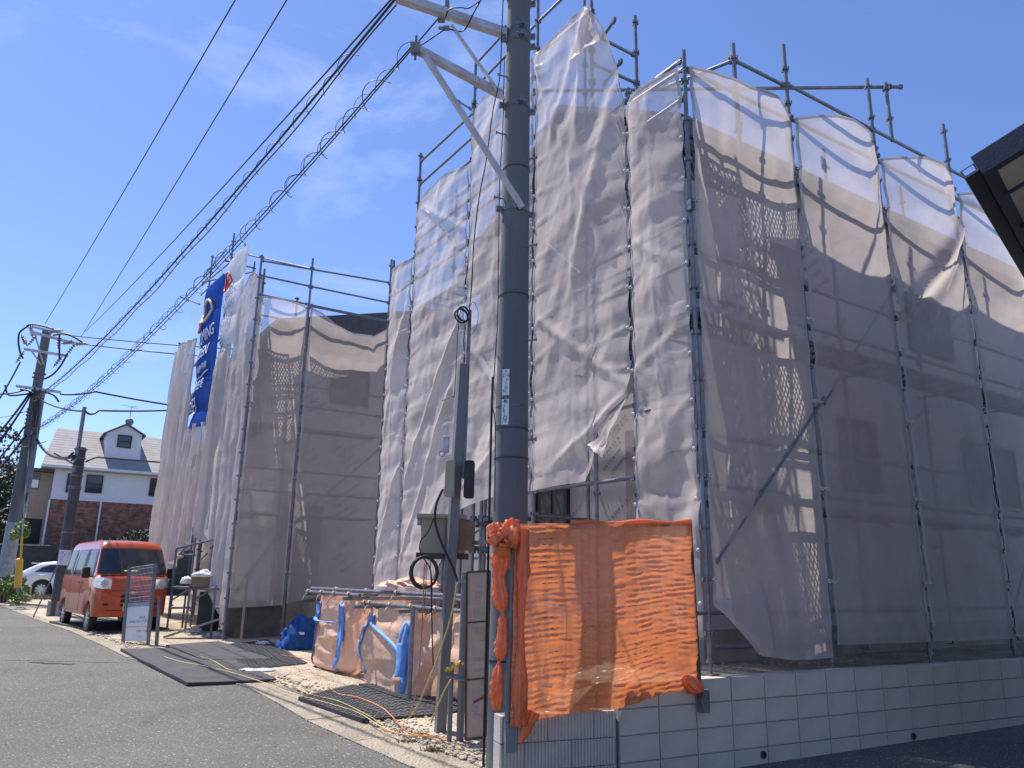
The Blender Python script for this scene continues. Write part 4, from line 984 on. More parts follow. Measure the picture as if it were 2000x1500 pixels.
# drop wires down the pole
def cable(name, pts, r, lab, cat='cable', grp=None, mat=CABLE, n=5):
    mb = MB(); mb.tube(pts, r, n); o = mb.build(name, mat, None, smooth=True); return tag(o, lab, cat, grp)
def sagline(a, b, sag, n=24, ext=0.0):
    a, b = Vector(a), Vector(b); return [a+(b-a)*t-ZU*sag*4*t*(1-t) for t in np.linspace(0, 1+ext, n)]
def smoothpts(pts, k=6):
    pts = [Vector(p) for p in pts]; r = []
    for i in range(len(pts)-1):
        p0, p1, p2, p3 = pts[max(0, i-1)], pts[i], pts[i+1], pts[min(len(pts)-1, i+2)]
        for j in range(k):
            t = j/k; r.append(0.5*((2*p1)+(p2-p0)*t+(2*p0-5*p1+4*p2-p3)*t*t+(3*p1-p0-3*p2+p3)*t**3))
    return r+[pts[-1]]
cable('drop_wire', smoothpts([aty(x, y, 6.72) for x, y in ((983, -10), (980, 60), (976, 150), (962, 220), (950, 310), (935, 390), (925, 480), (921, 560))]+[aty(917, 605, 8.15)]), .006, 'thin black wire curving down left of the concrete pole to the meter post')
cable('drop_wire', smoothpts([aty(x, y, 6.75) for x, y in ((985, 110), (982, 250), (976, 350), (974, 480), (972, 620), (967, 700), (962, 790), (967, 830), (966, 1000))]), .005, 'thin black wire hugging the left side of the concrete pole')

# ================================================================== LEFT AND MIDDLE POLES
LX, LY = -17.77, 28.0
lp = thing('utility_pole', 'tall distant concrete utility pole at the far left with two crossarms', 'utility pole', (LX, LY, 0.4))
mb = MB(); mb.cyl((LX, LY, 0.2), (LX, LY, 10.35), 0.24, 0.15, 20); mb.build('shaft', CONC, lp, smooth='auto')
mb = MB(); mb.cyl((LX, LY, 1.25), (LX, LY, 3.15), 0.245, 0.232, 20); mb.build('pale_wrap', surf('pale_wrap', (.30, .31, .34), rough=.6), lp, smooth='auto')
mb = MB(); mb.cyl((LX, LY, 0.35), (LX, LY, 1.25), 0.25, 0.247, 20); mb.build('guard_sleeve', surf('sleeve_dark', (.05, .04, .03), rough=.7), lp, smooth='auto')
for k in range(7):
    a = radians(195+k*25); mb = MB(); mb.box((LX+cos(a)*.251, LY+sin(a)*.251, .8), (-sin(a), cos(a), 0), (cos(a), sin(a), 0), ZU, .022, .004, .42); mb.build('sleeve_stripe', surf('stripe_tan', (.22, .17, .09)) if k == 0 else MATS['stripe_tan'], lp)
mb = MB(); mb.cyl((LX+.36, LY-.1, 4.2), (LX+.30, LY-.1, 8.0), .09, n=8); mb.build('riser_cover', STEELD, lp, smooth='auto')
def far_arm(par, pts, w=.09, name='crossarm'):
    mb = MB(); mb.beam(pts[0], pts[1], w, w); return mb.build(name, ARM, par)
Q = lambda x, y, Y=27.8: aty(x, y, Y)
far_arm(lp, (Q(60, 648, 27.3), Q(150, 672, 28.6))); far_arm(lp, (Q(62, 638, 28.2), Q(138, 655, 29.2)), .07)
far_arm(lp, (Q(48, 682), Q(132, 695))); far_arm(lp, (Q(32, 754), Q(118, 766)))
for a, b in (((68, 652), (85, 712)), ((62, 686), (80, 712))): mb = MB(); mb.cyl(Q(*a), Q(*b), .03, n=6); mb.build('arm_brace', ARM, lp)
def insul(par, x, y, ang, Y=27.7):
    c = Q(x, y, Y); d = Vector((cos(ang), 0.1, sin(ang))).normalized(); mb = MB()
    for k in range(4): mb.cyl(c+d*k*.09, c+d*(k*.09+.05), .085-.008*k, .05, n=10)
    mb.cyl(c-d*.1, c+d*.42, .02, n=6); return mb.build('insulator', CERAM, par, smooth='auto')
for x, y, a in ((50, 670, 2.2), (56, 672, 1.0), (44, 690, 4.2), (134, 688, 1.1), (118, 700, 4.1), (116, 660, 4.7), (150, 672, .1), (140, 668, 3.3), (60, 640, 5.0), (100, 648, .2)): insul(lp, x, y, a)
for pts in (((52, 637), (62, 634), (80, 636), (104, 643)), ((104, 655), (125, 652), (140, 656), (160, 668)), ((116, 655), (116, 680), (116, 702)), ((36, 672), (38, 650), (56, 636)), ((36, 672), (40, 690), (45, 700)), ((132, 690), (120, 712), (105, 730), (88, 740)), ((10, 752), (15, 770), (30, 772), (62, 768)), ((40, 760), (60, 765), (75, 778)), ((85, 765), (105, 772), (115, 785)), ((68, 755), (66, 800), (68, 850)), ((60, 850), (72, 830), (78, 760))):
    mb = MB(); mb.tube(smoothpts([Q(x, y, 27.6) for x, y in pts]), .035, 5); mb.build('jumper_lead', CABLE, lp, smooth=True)
for y in (730, 738, 800, 806, 812, 820, 828, 836): mb = MB(); z = Q(80, y, 28).z; mb.cyl((LX, LY, z-.02), (LX, LY, z+.02), .22, n=14); mb.build('band', STEELD, lp)
MX, MY = -12.12, 21.5
mp_ = thing('utility_pole', 'short dark pole with a small sign plate beside the orange van', 'utility pole', (MX, MY, 0.33))
MP = surf('mid_pole_paint', (.075, .075, .085), rough=.6, var=.25, streak=True)
mb = MB(); mb.cyl((MX, MY, 0.25), (MX, MY, 4.9), 0.165, .135, 18); mb.build('shaft', MP, mp_, smooth='auto')
mb = MB(); mb.cyl((MX-.02, MY-.1, 4.2), (MX-.02, MY-.1, 6.05), .055, n=8); mb.build('steel_extension', STEEL, mp_, smooth='auto')
for z in (4.85, 4.6, 4.35, 4.1, 3.8, 3.75, 2.55): mb = MB(); mb.cyl((MX, MY, z-.02), (MX, MY, z+.02), .165, n=14); mb.build('band', STEELD, mp_)
mb = MB(); mb.beam(aty(105, 885, 21), aty(145, 907, 21.3), .05, .04); mb.build('bracket_arm', STEEL, mp_)
mb = MB(); mb.box((MX, MY, .55), _r0, _f, ZU, .17, .15, .22); mb.build('base_block', CONCL, mp_)
pc = aty(126, 1089, 21.25); mb = MB(); mb.box(pc, Vector((1, 0, -.03)), (0, 1, 0), ZU, .16, .01, .20); spl = mb.build('sign_plate', SIGNW, mp_)
for k, (ch, dx, dz) in enumerate((('市', -.12, .08), ('八', -.12, -.02), ('丁', -.12, -.12), ('9', -.02, .04), ('ら', .07, .08), ('く', .07, -.01))): text_mesh(ch, .1, flat_map(pc+Vector((dx, -.013, dz)), (1, 0, 0), (0, 0, 1)), INK, spl)
mb = MB(); mb.cyl((MX-.30, MY-.5, .30), (MX+.02, MY-.17, 1.9), .018, n=6); mb.build('stay_wire', STEEL, mp_)
for k in range(3): mb = MB(); mb.cyl(c := aty(134+k*5, 893+k*7, 21.2), c+Vector((.12, 0, .14)), .03, n=6); mb.build('splice', CABLE, mp_)

# ================================================================== OVERHEAD LINES
GW = 'overhead wires to the far left pole'
def wire_px(near, far, sag, r, lab, ext=-0.35, grp=None):
    """near, far: world points; carried on past the near one, out of the frame"""
    a, b = Vector(near), Vector(far); a2 = a+(a-b)*(-ext)
    return cable('overhead_wire', [a2+(b-a2)*t-ZU*sag*4*t*(1-t) for t in np.linspace(0, 1, 40)], r, lab, 'wire', grp)
wire_px(atz(455, 0, 10.3), Q(88, 632), .12, .011, 'leftmost high bare wire crossing the empty sky')
wire_px(atz(555, 0, 10.3), Q(158, 658), .12, .011, 'second high bare wire crossing the sky from the top edge')
wire_px(a1e+ZU*.05, Q(166, 648), .15, .010, 'thin straight wire from the steel crossarm to the far left pole', ext=0.0)
def helix(pts, r0, turns_per_m, w, lab, up=0.0, jitter=.25, cut=1.0, cat='cable hanger'):
    pts = [Vector(p) for p in pts]; out = []; s = 0.0
    L = sum((pts[i+1]-pts[i]).length for i in range(len(pts)-1)); total = 0
    for i in range(len(pts)-1):
        seg = (pts[i+1]-pts[i]); l = seg.length; d = seg.normalized(); x = d.cross(ZU).normalized(); y = x.cross(d)
        k = max(3, int(l*turns_per_m*14))
        for j in range(k):
            t = j/k; ph = 2*pi*turns_per_m*(total+l*t); rr = r0*(1+jitter*sin(ph*.37+total))
            out.append(pts[i]+seg*t+x*cos(ph)*rr+y*(sin(ph)*rr+up))
        total += l
    mb = MB(); mb.tube(out, w, 4); o = mb.build('spiral_hanger', CABLE, None, smooth=True); return tag(o, lab, cat)
T1 = Vector((LX, LY-.3, 7.55)); T2 = Vector((LX+.1, LY-.3, 6.35))
s1 = sagline(a1e, T1, 0.55, 60); cable('telephone_cable', s1, .014, 'thick bundled cable from the upper crossarm to the far left pole')
cable('telephone_cable', [p+Vector((.0, 0, -.09))+ZU*.03*sin(i*.9) for i, p in enumerate(sagline(a1e, T1, 0.62, 60))], .008, 'thin cable twisting just below the thick bundled cable')
helix([p-ZU*.05 for p in s1[2:]], .06, 2.4, .0045, 'spiral wire hangers wound round the upper bundled cable')
s2 = sagline(c1, T2, 0.75, 60); s3 = sagline(a2e+ZU*.08, T2, 0.62, 60)
cable('telephone_cable', s2, .008, 'slim cable from the clamp on the upper crossarm to the far left pole')
cable('telephone_cable', s3, .008, 'slim cable from the lower crossarm end to the far left pole')
helix([(a+b)/2 for a, b in list(zip(s2, s3))[2:]], .085, 1.9, .005, 'open spiral wire hangers wound round the two slim cables')
helix([b+ZU*.02 for b in s3[::1]], .05, 2.2, .0035, 'tight spiral hangers round the lower slim cable')
cable('telephone_cable', smoothpts([c2, atz(815, 92, 6.7), a2e+ZU*.10]), .007, 'short wire between the clamp and the lower crossarm end')
cable('telephone_cable', smoothpts([c2, atz(905, 60, 7.0), aty(925, 25, 6.6), aty(945, -10, 6.6)]), .008, 'wire looping up right from the crossarm clamp')
cable('telephone_cable', smoothpts([atz(870, 35, 7.05), atz(878, 18, 7.1), atz(900, 15, 7.1), atz(918, 15, 7.2), atz(955, -12, 7.2)]), .006, 'thin looped wire above the crossarm clamp')
for k, (p, q, r, lab) in enumerate(((Q(135, 655), aty(700, 690, 33), .022, 'wire running right from the top of the far pole, upper one'), (Q(160, 672), aty(700, 712, 33), .022, 'wire running right from the top of the far pole, lower one'))): cable('overhead_wire', sagline(p, q, .15), r, lab, 'wire')
cable('overhead_wire', sagline(Q(118, 770), Q(187, 765), .05)+sagline(Q(187, 765), aty(600, 815, 33), .2), .035, 'cable running right between the twin spiral cables and the banners', 'cable')
cable('overhead_wire', sagline(Q(75, 778), aty(167, 803, 21.5), .12)+sagline(aty(167, 803, 21.5), aty(192, 802, 22), .1)+sagline(aty(192, 802, 22), aty(560, 770, 33), .25), .03, 'cable passing over the top of the short dark pole', 'cable')
cable('overhead_wire', sagline(Q(72, 858), aty(146, 890, 21.3), .3), .05, 'thick cable from the far left pole down to the short dark pole', 'cable')
cable('overhead_wire', sagline(aty(168, 902, 21.3), aty(192, 893, 22), -.02)+sagline(aty(192, 893, 22), aty(500, 905, 33), .1), .028, 'cable running right from the short dark pole across the white house', 'cable')
lows = [((40, 706), (-40, 830), .03), ((60, 765), (-60, 900), .04), ((62, 768), (-50, 915), .03), ((60, 772), (-60, 935), .025), ((50, 830), (-60, 945), .035), ((50, 850), (-60, 965), .045), ((52, 760), (-60, 752), .03), ((90, 862), (-60, 862), .012), ((80, 790), (-60, 812), .012)]
rank = {v: k for k, v in enumerate(sorted(l[1][1] for l in lows))}
ordw = ['topmost', 'second highest', 'third highest', 'fourth highest', 'middle', 'fourth lowest', 'third lowest', 'second lowest', 'lowest']
for (a, b, r) in lows:
    o = cable('overhead_wire', sagline(Q(*a), aty(b[0], b[1], 26), .25), r, ('thick ' if r > .034 else 'thin ')+'line from the far left pole to the left edge, '+ordw[rank[b[1]]]+' at the edge', 'wire', 'lines leaving the far left pole towards the left edge')

# ================================================================== METER POST AND BOXES
m0, m1 = Vector((-.655, 8.2, .05)), Vector((-.545, 8.2, 3.86))
mpo = thing('meter_post', 'leaning square steel post carrying the temporary power meter and wires', 'post', tuple(m0))
GREY = surf('meter_post_paint', (0.17, 0.18, 0.19), rough=.55, metal=.2, var=.2, streak=True)
mb = MB(); mb.beam(m0, m1, .10, .10, up=(0.4, -1, 0)); bevel(mb.build('square_tube', GREY, mpo), .008, 2)
e0, e1 = Vector((-.50, 8.22, 2.6)), Vector((-.49, 8.22, 4.5))
mb = MB(); mb.beam(e0, e1, .04, .04); 
for z in np.arange(2.8, 4.4, .14): mb.cyl((-.49, 8.195, z), (-.49, 8.19, z), .005, n=6)
mb.build('perforated_angle', STEEL, mpo)
mt_ = thing('electric_meter', 'small grey electric meter box strapped to the square steel post', 'meter', tuple(aty(868, 870, 8.12)))
c = aty(871, 868, 8.10); mb = MB(); mb.box(c, _r0, (0, 1, 0), ZU, .035, .03, .09); bevel(mb.build('casing', surf('meter_grey', (.45, .46, .47), rough=.4), mt_), .01)
mb = MB(); mb.ring(c+Vector((-.04, 0, -.1)), (0, 1, 0), .03, .004, 10); mb.build('seal_wire', CABLE, mt_)
eb = thing('breaker_box', 'narrow olive breaker box hung on the steel post under the meter', 'electrical box', tuple(aty(880, 935, 8.12)))
c = aty(879, 935, 8.08); mb = MB(); mb.box(c, _r0, (0, 1, 0), ZU, .05, .06, .19); bevel(mb.build('casing', BOXM, eb), .008)
mb = MB(); mb.box(c+Vector((.20, .03, 0)), _r0, (0, 1, 0), ZU, .055, .06, .2); bevel(mb.build('casing', surf('dark_casing', (.03, .03, .035)), eb), .03, 3)
db = thing('distribution_box', 'weathered beige distribution box with hasps behind the steel post', 'electrical box', tuple(aty(862, 1085, 8.3)))
bx0, bx1 = aty(822, 1075, 8.34), aty(908, 1080, 8.30)
cc = (aty(822, 1012, 8.34)+aty(905, 1080, 8.3))/2; w_ = (bx1-bx0).length/2
mb = MB(); mb.box(cc+Vector((0, .1, 0)), (1, .15, 0), (-.15, 1, 0), ZU, w_, .10, .185); bevel(mb.build('casing', BOXM, db), .006)
mb = MB(); mb.box(cc+Vector((.19, -.006, 0)), (1, .15, 0), (-.15, 1, 0), ZU, .16, .012, .15); mb.build('tan_panel', BOXD, db)
mb = MB(); mb.box(cc+Vector((-.02, .07, .2)), (1, .15, 0), (-.15, 1, 0), ZU, w_+.03, .13, .02); mb.build('lid', BOXM, db)
mb = MB(); mb.box(cc+Vector((-.12, -.014, -.06)), (1, .15, 0), (-.15, 1, 0), ZU, .025, .004, .085); mb.build('label_plate', surf('pale_label', (.55, .55, .42)), db)
mb = MB(); mb.beam(cc+Vector((-w_-.03, 0, -.215)), cc+Vector((w_+.05, .06, -.215)), .05, .06); mb.build('shelf_angle', RUST, db)
for dz in (.12, .16, -.2): mb = MB(); mb.box(cc+Vector((-w_-.01, -.0, dz)), _r0, (0, 1, 0), ZU, .02, .02, .018); mb.build('hasp', STEEL, db)
def loops(name, c, r, n, w, lab, axx=(0.3, -1, 0.1)):
    mb = MB(); pts = []; ax = Vector(axx).normalized(); x = ax.cross(ZU).normalized(); y = ax.cross(x)
    for k in range(n*18+1):
        a = 2*pi*k/18; rr = r*(1+.05*sin(k*.21)+.04*sin(k*.07)); pts.append(c+x*cos(a)*rr*.86+y*sin(a)*rr+ax*(.03*sin(k*.13)))
    mb.tube(pts, w, 6); return tag(mb.build(name, CABLE, None, smooth=True), lab, 'cable coil')
loops('cable_coil', aty(828, 1118, 8.15), .155, 4, .009, 'black cable coil hanging below the beige distribution box')
loops('cable_coil', aty(903, 615, 8.1), .085, 3, .010, 'small black cable coil at the top of the steel post', (0.6, -1, 0.3))
cable('lead', smoothpts([aty(x, y, 8.05) for x, y in ((863, 783), (882, 774), (888, 764), (895, 640), (902, 600), (916, 598), (921, 560))]), .004, 'thin loose wire ends by the small cable coil')
cable('lead', smoothpts([aty(x, y, 8.02) for x, y in ((865, 955), (852, 985), (850, 1020), (862, 1060), (885, 1110), (893, 1135))]), .014, 'thick black lead slung across the steel post')
cable('lead', smoothpts([aty(x, y, 8.02) for x, y in ((848, 1010), (835, 1040), (822, 1055), (820, 1075), (828, 1092), (842, 1120), (843, 1200), (846, 1300))]), .007, 'black lead hanging from the beige box behind the coil')
cable('lead', smoothpts([aty(x, y, 8.0) for x, y in ((832, 1092), (832, 1150), (829, 1180), (835, 1198), (842, 1185), (840, 1092))]), .004, 'narrow hanging loop of thin wire below the coil')
cable('lead', smoothpts([aty(x, y, 8.03) for x, y in ((917, 600), (925, 590), (934, 610), (930, 640), (915, 660))]), .003, 'fine stiff wire curling round the top of the steel post')
# round posts beside it
rp = thing('pipe_post', 'upright scaffold pipe beside the steel post with a yellow tie', 'post', tuple(aty(898, 1455, 7.55)))
zb = .04; p0 = atz(898, 1456, zb); mb = MB(); mb.cyl(p0, Vector((p0.x+.0, p0.y, 1.62)), .036, n=12); mb.build('pipe', GREY, rp, smooth='auto')
mb = MB(); p1 = atz(877, 1455, zb); mb.cyl(p1, Vector((p1.x, p1.y, .72)), .024, n=10); mb.cyl(Vector((p1.x, p1.y, .72)), Vector((p1.x, p1.y, .78)), .02, n=8); mb.build('short_pipe', GREY, rp, smooth='auto')
mb = MB(); mb.box((p0+p1)/2+ZU*.61, _r0, (0, 1, 0), ZU, .07, .03, .022); mb.cyl((p0+p1)/2+Vector((-.1, -.05, .62)), (p0+p1)/2+Vector((.1, -.05, .58)), .016, n=8); mb.build('clamp', STEEL, rp)
mb = MB(); mb.box(p0+ZU*1.5, _r0, (0, 1, 0), ZU, .05, .045, .02); mb.build('clamp', STEEL, rp)
mb = MB(); mb.tube([p1+Vector((-.05+.16*t+.0*t, -.04+.015*sin(t*30), .66+.09*t+.02*sin(t*17))) for t in np.linspace(0, 1, 14)], .012, 6); mb.build('yellow_tie', surf('yellow_tape', (.75, .55, .05)), rp)
# notice board frame with faded poster panels
nb = thing('notice_board', 'tall narrow framed board of faded posters beside the concrete pole', 'notice board', tuple(aty(930, 1440, 7.5)))
YN = 7.55
def NBp(x, y): return aty(x, y, YN)
corners = [(912, 1118), (957, 1115), (949, 1440), (909, 1445)]
ws = [NBp(*c) for c in corners]
for i in range(4): mb = MB(); mb.beam(ws[i], ws[(i+1) % 4], .016, .02); mb.build('frame_bar', RUST, nb)
cuts = [1118, 1220, 1332, 1445]
for i in range(3):
    t0, t1 = (cuts[i]-1118)/327, (cuts[i+1]-1118)/327
    L0, L1 = ws[0]+(ws[3]-ws[0])*t0, ws[0]+(ws[3]-ws[0])*t1; R0_, R1_ = ws[1]+(ws[2]-ws[1])*t0, ws[1]+(ws[2]-ws[1])*t1
    mb = MB(); off = Vector((0, .012, 0)); mb.add([L0+off, R0_+off, R1_+off, L1+off, L0+off*1.6, R0_+off*1.6, R1_+off*1.6, L1+off*1.6], [(0, 3, 2, 1), (4, 5, 6, 7), (0, 1, 5, 4), (2, 3, 7, 6), (1, 2, 6, 5), (3, 0, 4, 7)]); pn = mb.build('poster_panel', FADE, nb)
    def pp(a, b): return (L0+(R0_-L0)*a)*(1-b)+(L1+(R1_-L1)*a)*b+Vector((0, -.004, 0))+off
    for (a0, b0, a1, b1, mt) in [[(.35, .25, .95, .32, FADR), (.35, .4, .8, .66, FADR), (.3, .72, .8, .9, FADG)], [(.2, .08, .55, .22, FADR), (.6, .1, .95, .35, FADG), (.3, .62, .9, .70, FADG), (.35, .82, .85, .88, FADG)], [(.3, .1, .9, .25, FADG), (.25, .45, .6, .55, FADG), (.35, .6, .85, .9, FADR)]][i]:
        q = MB(); q.add([pp(a0, b0), pp(a1, b0), pp(a1, b1), pp(a0, b1)], [(3, 2, 1, 0)]); q.build('faded_print', mt, pn)
    if i: mb = MB(); mb.beam(L0, R0_, .012, .014); mb.build('cross_bar', RUST, nb)
mb = MB(); mb.beam(NBp(925, 1372), NBp(957, 1355), .012, .02); mb.build('latch', RUST, nb)
for (x, y, r) in ((925, 1450, .05), (938, 1458, .04), (915, 1455, .03)): pass
# horizontal rails above the board
lr = thing('steel_ledger', 'short dark steel ledgers jutting beside the distribution box', 'steel ledger', tuple(aty(925, 1070, 8.4)))
mb = MB(); mb.beam(aty(900, 1070, 8.6), aty(950, 1072, 8.3), .05, .05); mb.build('channel', STEELD, lr)
mb = MB(); mb.beam(aty(900, 1062, 8.6), aty(962, 1058, 8.0), .04, .04); mb.build('pipe', STEEL, lr)

# ================================================================== ORANGE NET FENCE
nf = thing('pipe_stand', 'grey steel pipe frame clamped on the low walls to hold the orange net', 'frame', (0.0, 6.2, 0.5))
Lb, Rb = Vector((0.005, 6.20, .40)), Vector((1.63, 6.93, .60))
Lt, Rt = Vector((0.03, 6.20, 1.99)), Vector((1.60, 6.93, 2.08))
mb = MB(); mb.cyl(Lb, Lt, .024, n=12); mb.build('upright', GREY, nf, smooth='auto')
mb = MB(); mb.cyl(Rb+ZU*.02, Rt+ZU*.02, .022, n=12); mb.build('upright', surf('net_post_dark', (.07, .055, .05), rough=.6), nf, smooth='auto')
mb = MB(); mb.cyl(Lt+(Lt-Rt)*.0-ZU*.03, Rt-ZU*.01, .019, n=10); mb.build('top_rail', STEEL, nf, smooth='auto')
mb = MB(); mb.box(Lb+Vector((.03, -.02, .03)), rd, rn, ZU, .045, .012, .10); mb.build('bracket', GREY, nf)
mb = MB(); mb.box(Rb+Vector((0.03, -.0, .0)), wdir, wn, ZU, .035, .04, .09); mb.build('bracket', STEELD, nf)
nd = (Rt-Lt); nd.z = 0; nl = nd.length; nd.normalize(); nn_ = Vector((nd.y, -nd.x, 0))
nrow, ncol = 34, 30
def net_pt(a, b, d=0.0):
    """a across 0..1, b down 0..1"""
    top = Lt+(Rt-Lt)*a+ZU*(.01+.0*a); 
    low = 0.50+0.20*a+0.02*sin(a*9); sx = (a-.5)*(.04*b)
    return top*(1-b)+Vector((top.x, top.y, low))*b+nd*sx+nn_*(d+.03)
mb = MB(); idx = {}; rows_b = [0.0]
for r_ in range(nrow):
    rows_b += [(r_+.28)/nrow, (r_+.58)/nrow, (r_+.86)/nrow, (r_+1.0)/nrow]
cols = np.linspace(0.0, 1.0, ncol*4+1); rows_b = np.array(rows_b[:-1]+[1.0])
for j, b in enumerate(rows_b):
    for i, a in enumerate(cols):
        d = .020*float(fbm(a*5, b*3+a, 301, 3))+.013*math.exp(-((((a*13+.35*sin(b*3)) % 1.0)-.5)/.16)**2)*(.5+b)+.0065*sin(2*pi*b*nrow)*(.4+.9*float(vnoise(a*14, b*nrow, 311)))+.07*sin(pi*a)*sin(pi*b)+.0045*float(fbm(a*7, b*70+2*sin(a*11), 305, 3))
        jz = .004*float(fbm(a*14, b*25, 309, 2))
        open_ = 0.0
        mb.v.append(tuple(net_pt(a, b, d)+ZU*jz))
WN = len(cols)
for j in range(len(rows_b)-1):
    slit = (j % 4 == 3)
    for i in range(WN-1):
        if slit:
            c_i = (i//4); ph = i % 4
            bb_ = rows_b[j]; aa_ = cols[i]
            dens = max(1.25*math.exp(-((aa_-.58)/.20)**2-((bb_-.76)/.11)**2), .95*math.exp(-((aa_-.16)/.05)**2), .9*math.exp(-((aa_-.64)/.05)**2-((bb_-.32)/.14)**2), .45*math.exp(-((bb_-.55)/.2)**2))
            if ph in (0, 1, 2) and .5+.5*vnoise(aa_*37, bb_*61, 79) < dens*(.75 if ph else .45) and 0.05 < aa_ < .96: continue
        mb.f.append((j*WN+i, j*WN+i+1, (j+1)*WN+i+1, (j+1)*WN+i))
on = mb.build('orange_net', ORNET, None, smooth=True); tag(on, 'orange slit safety net stretched on the pipe frame above the low wall', 'safety net')
# rolled hem on the rail, bunched roll down the left post, knot at the corner, gathered corner bottom right
def crumple(name, path, rad, mat, par, seed, n=18, amp=.35, lab=None, cat=None):
    pts = smoothpts(path, 8); vs = []; fs = []; m_ = len(pts)
    for i, p in enumerate(pts):
        d = (pts[min(i+1, m_-1)]-pts[max(i-1, 0)]).normalized(); x = d.orthogonal().normalized() if abs(d.z) < .9 else Vector((1, 0, 0)); x = (x-d*x.dot(d)).normalized(); y = d.cross(x)
        t = i/(m_-1); r0 = rad(t) if callable(rad) else rad
        for k in range(n):
            a = 2*pi*k/n; rr = r0*(1+amp*(.30*sin(a*5+seed+2.2*sin(t*3+seed))+.20*sin(a*9-t*4+seed*2)+.35*float(fbm(cos(a)*2.6+5, sin(a)*2.6+t*m_*.10, seed, 4, ridged=True))+.2*float(vnoise(cos(a)+t*m_*.35, sin(a)+3, seed))))
            vs.append(p+(x*cos(a)+y*sin(a))*rr)
    for i in range(m_-1):
        for k in range(n): fs.append((i*n+k, i*n+(k+1) % n, (i+1)*n+(k+1) % n, (i+1)*n+k))
    fs += [tuple(range(n-1, -1, -1)), tuple((m_-1)*n+k for k in range(n))]
    mb = MB(); mb.add(vs, fs); o = mb.build(name, mat, par, smooth=True)
    return tag(o, lab, cat) if lab else o
crumple('rolled_hem', [Lt+(Rt-Lt)*t+nn_*.02+ZU*(.012+.006*sin(t*20)) for t in np.linspace(.30, 1, 9)], lambda t: .014+.004*sin(t*14), ORNET, on, 401, 10, .3)
kp = Lt+Vector((-.09, -.05, .0))
crumple('bunched_knot', [kp+Vector((-.06, 0, -.0)), kp+Vector((-.03, -.02, -.09)), kp+Vector((.03, -.03, -.15)), kp+Vector((.07, -.02, -.04)), kp+Vector((.06, 0, .03))], lambda t: .036+.028*sin(pi*t), ORNET, on, 411, 44, .9)
pinch = lambda t: 1-.75*sum(math.exp(-((t-c)/.035)**2) for c in (.02, .42, .72))
crumple('bunched_roll', [Vector((-.060-.022*sin(t*9), 6.19, 1.82+(.62-1.82)*t)) for t in np.linspace(0, 1, 14)], lambda t: (.040+.008*sin(t*23)-.018*t)*pinch(t)+.003, ORNET, on, 421, 36, 1.0)
crumple('gathered_edge', [net_pt(.035, b, .03) for b in np.linspace(.03, 1.0, 9)], lambda t: .030+.010*sin(t*9), ORNET, on, 451, 26, .8)
crumple('gathered_corner', [net_pt(.90, .93, .02), net_pt(.95, .985, .03), net_pt(1.0, 1.0, .02)], lambda t: .022+.022*sin(pi*t), ORNET, on, 461, 30, .9)
crumple('gathered_corner', [net_pt(.10, .95, .02), net_pt(.07, 1.03, .02), net_pt(.05, 1.09, .0)], lambda t: .040-.034*t, ORNET, on, 471, 28, .9)

# ================================================================== BULK BAGS ON THEIR PIPE RACK
def bag(name, lab, u0, u1, v0, v1, zb, zt, seed, straps, slump=.1):
    root = thing(name, lab, 'bulk bag', tuple(P((u0+u1)/2, (v0+v1)/2, zb)), 'peach bulk bags hung on the pipe rack')
    cu, cv, hu, hv = (u0+u1)/2, (v0+v1)/2, (u1-u0)/2, (v1-v0)/2; n, m_ = 96, 44
    def pt(a, t, off=0.0):
        ca, sa = cos(a), sin(a); e = .42+.25*max(0, t-.75)*3
        x = np.sign(ca)*abs(ca)**e*(.90+.12*t); y = np.sign(sa)*abs(sa)**e*(.90+.12*t)
        prof = 1+slump*sin(pi*min(1, t*1.05))**2*(.6+.6*float(vnoise(ca*1.2+3, sa*1.2+seed, seed)))
        if t > .90: prof *= 1-.30*((t-.90)/.10)**2
        nx = ca*2.2+7; ny = sa*2.2
        d = .035*float(fbm(nx+t*1.3, ny+t*2.6, seed, 4, ridged=True))+.045*float(fbm(nx*.7, ny*.7+t*1.1, seed+3, 2))+.018*sin(a*9+seed+3*t)*(1-t)
        z = zt+(zb-zt)*t - (0.07*abs(sin(a*4))*(1-t)**6)
        return P(cu+x*(hu*prof+d+off), cv+y*(hv*prof+d+off), z)
    mb = MB()
    for j in range(m_+1):
        for i in range(n): mb.v.append(tuple(pt(2*pi*i/n, j/m_)))
    mb.f = [(j*n+i, (j+1)*n+i, (j+1)*n+(i+1) % n, j*n+(i+1) % n) for j in range(m_) for i in range(n)]+[tuple(m_*n+i for i in range(n))]
    body = mb.build('bag_body', BAGM, root, smooth=True)
    for (a, t0, t1, w) in straps:
        mb = MB(); tang = (pt(a+.05, .5)-pt(a-.05, .5)).normalized()
        pts = [pt(a+.05*sin(t*5+seed), t, .012) for t in np.linspace(t0, t1, 14)]; mb.ribbon(pts, w, tang); mb.build('strap', STRAP, root, smooth=True)
    return root, pt
vb = lambda px, py, z: UV(atz(px, py, z))
bgA, ptA = bag('bulk_bag', 'nearer bulging peach bulk bag with crossed blue straps', 3.70, 5.36, -1.12, .10, .07, 1.17, 3, [(radians(302), .06, .80, .10), (radians(243), .10, 1.0, .11)], .22)
bgB, ptB = bag('bulk_bag', 'farther peach bulk bag with a loose pale blue strap', 5.75, 7.1, -1.2, -.05, .17, 1.27, 9, [(radians(300), .05, 1.0, .10), (radians(246), .05, 1.0, .12)], .02)
bgC, ptC = bag('bulk_bag', 'peach bulk bag seen behind the steel post and pipes', 2.55, 3.72, -.75, .30, .12, 1.15, 14, [(radians(250), .3, .34, .05)], .04)
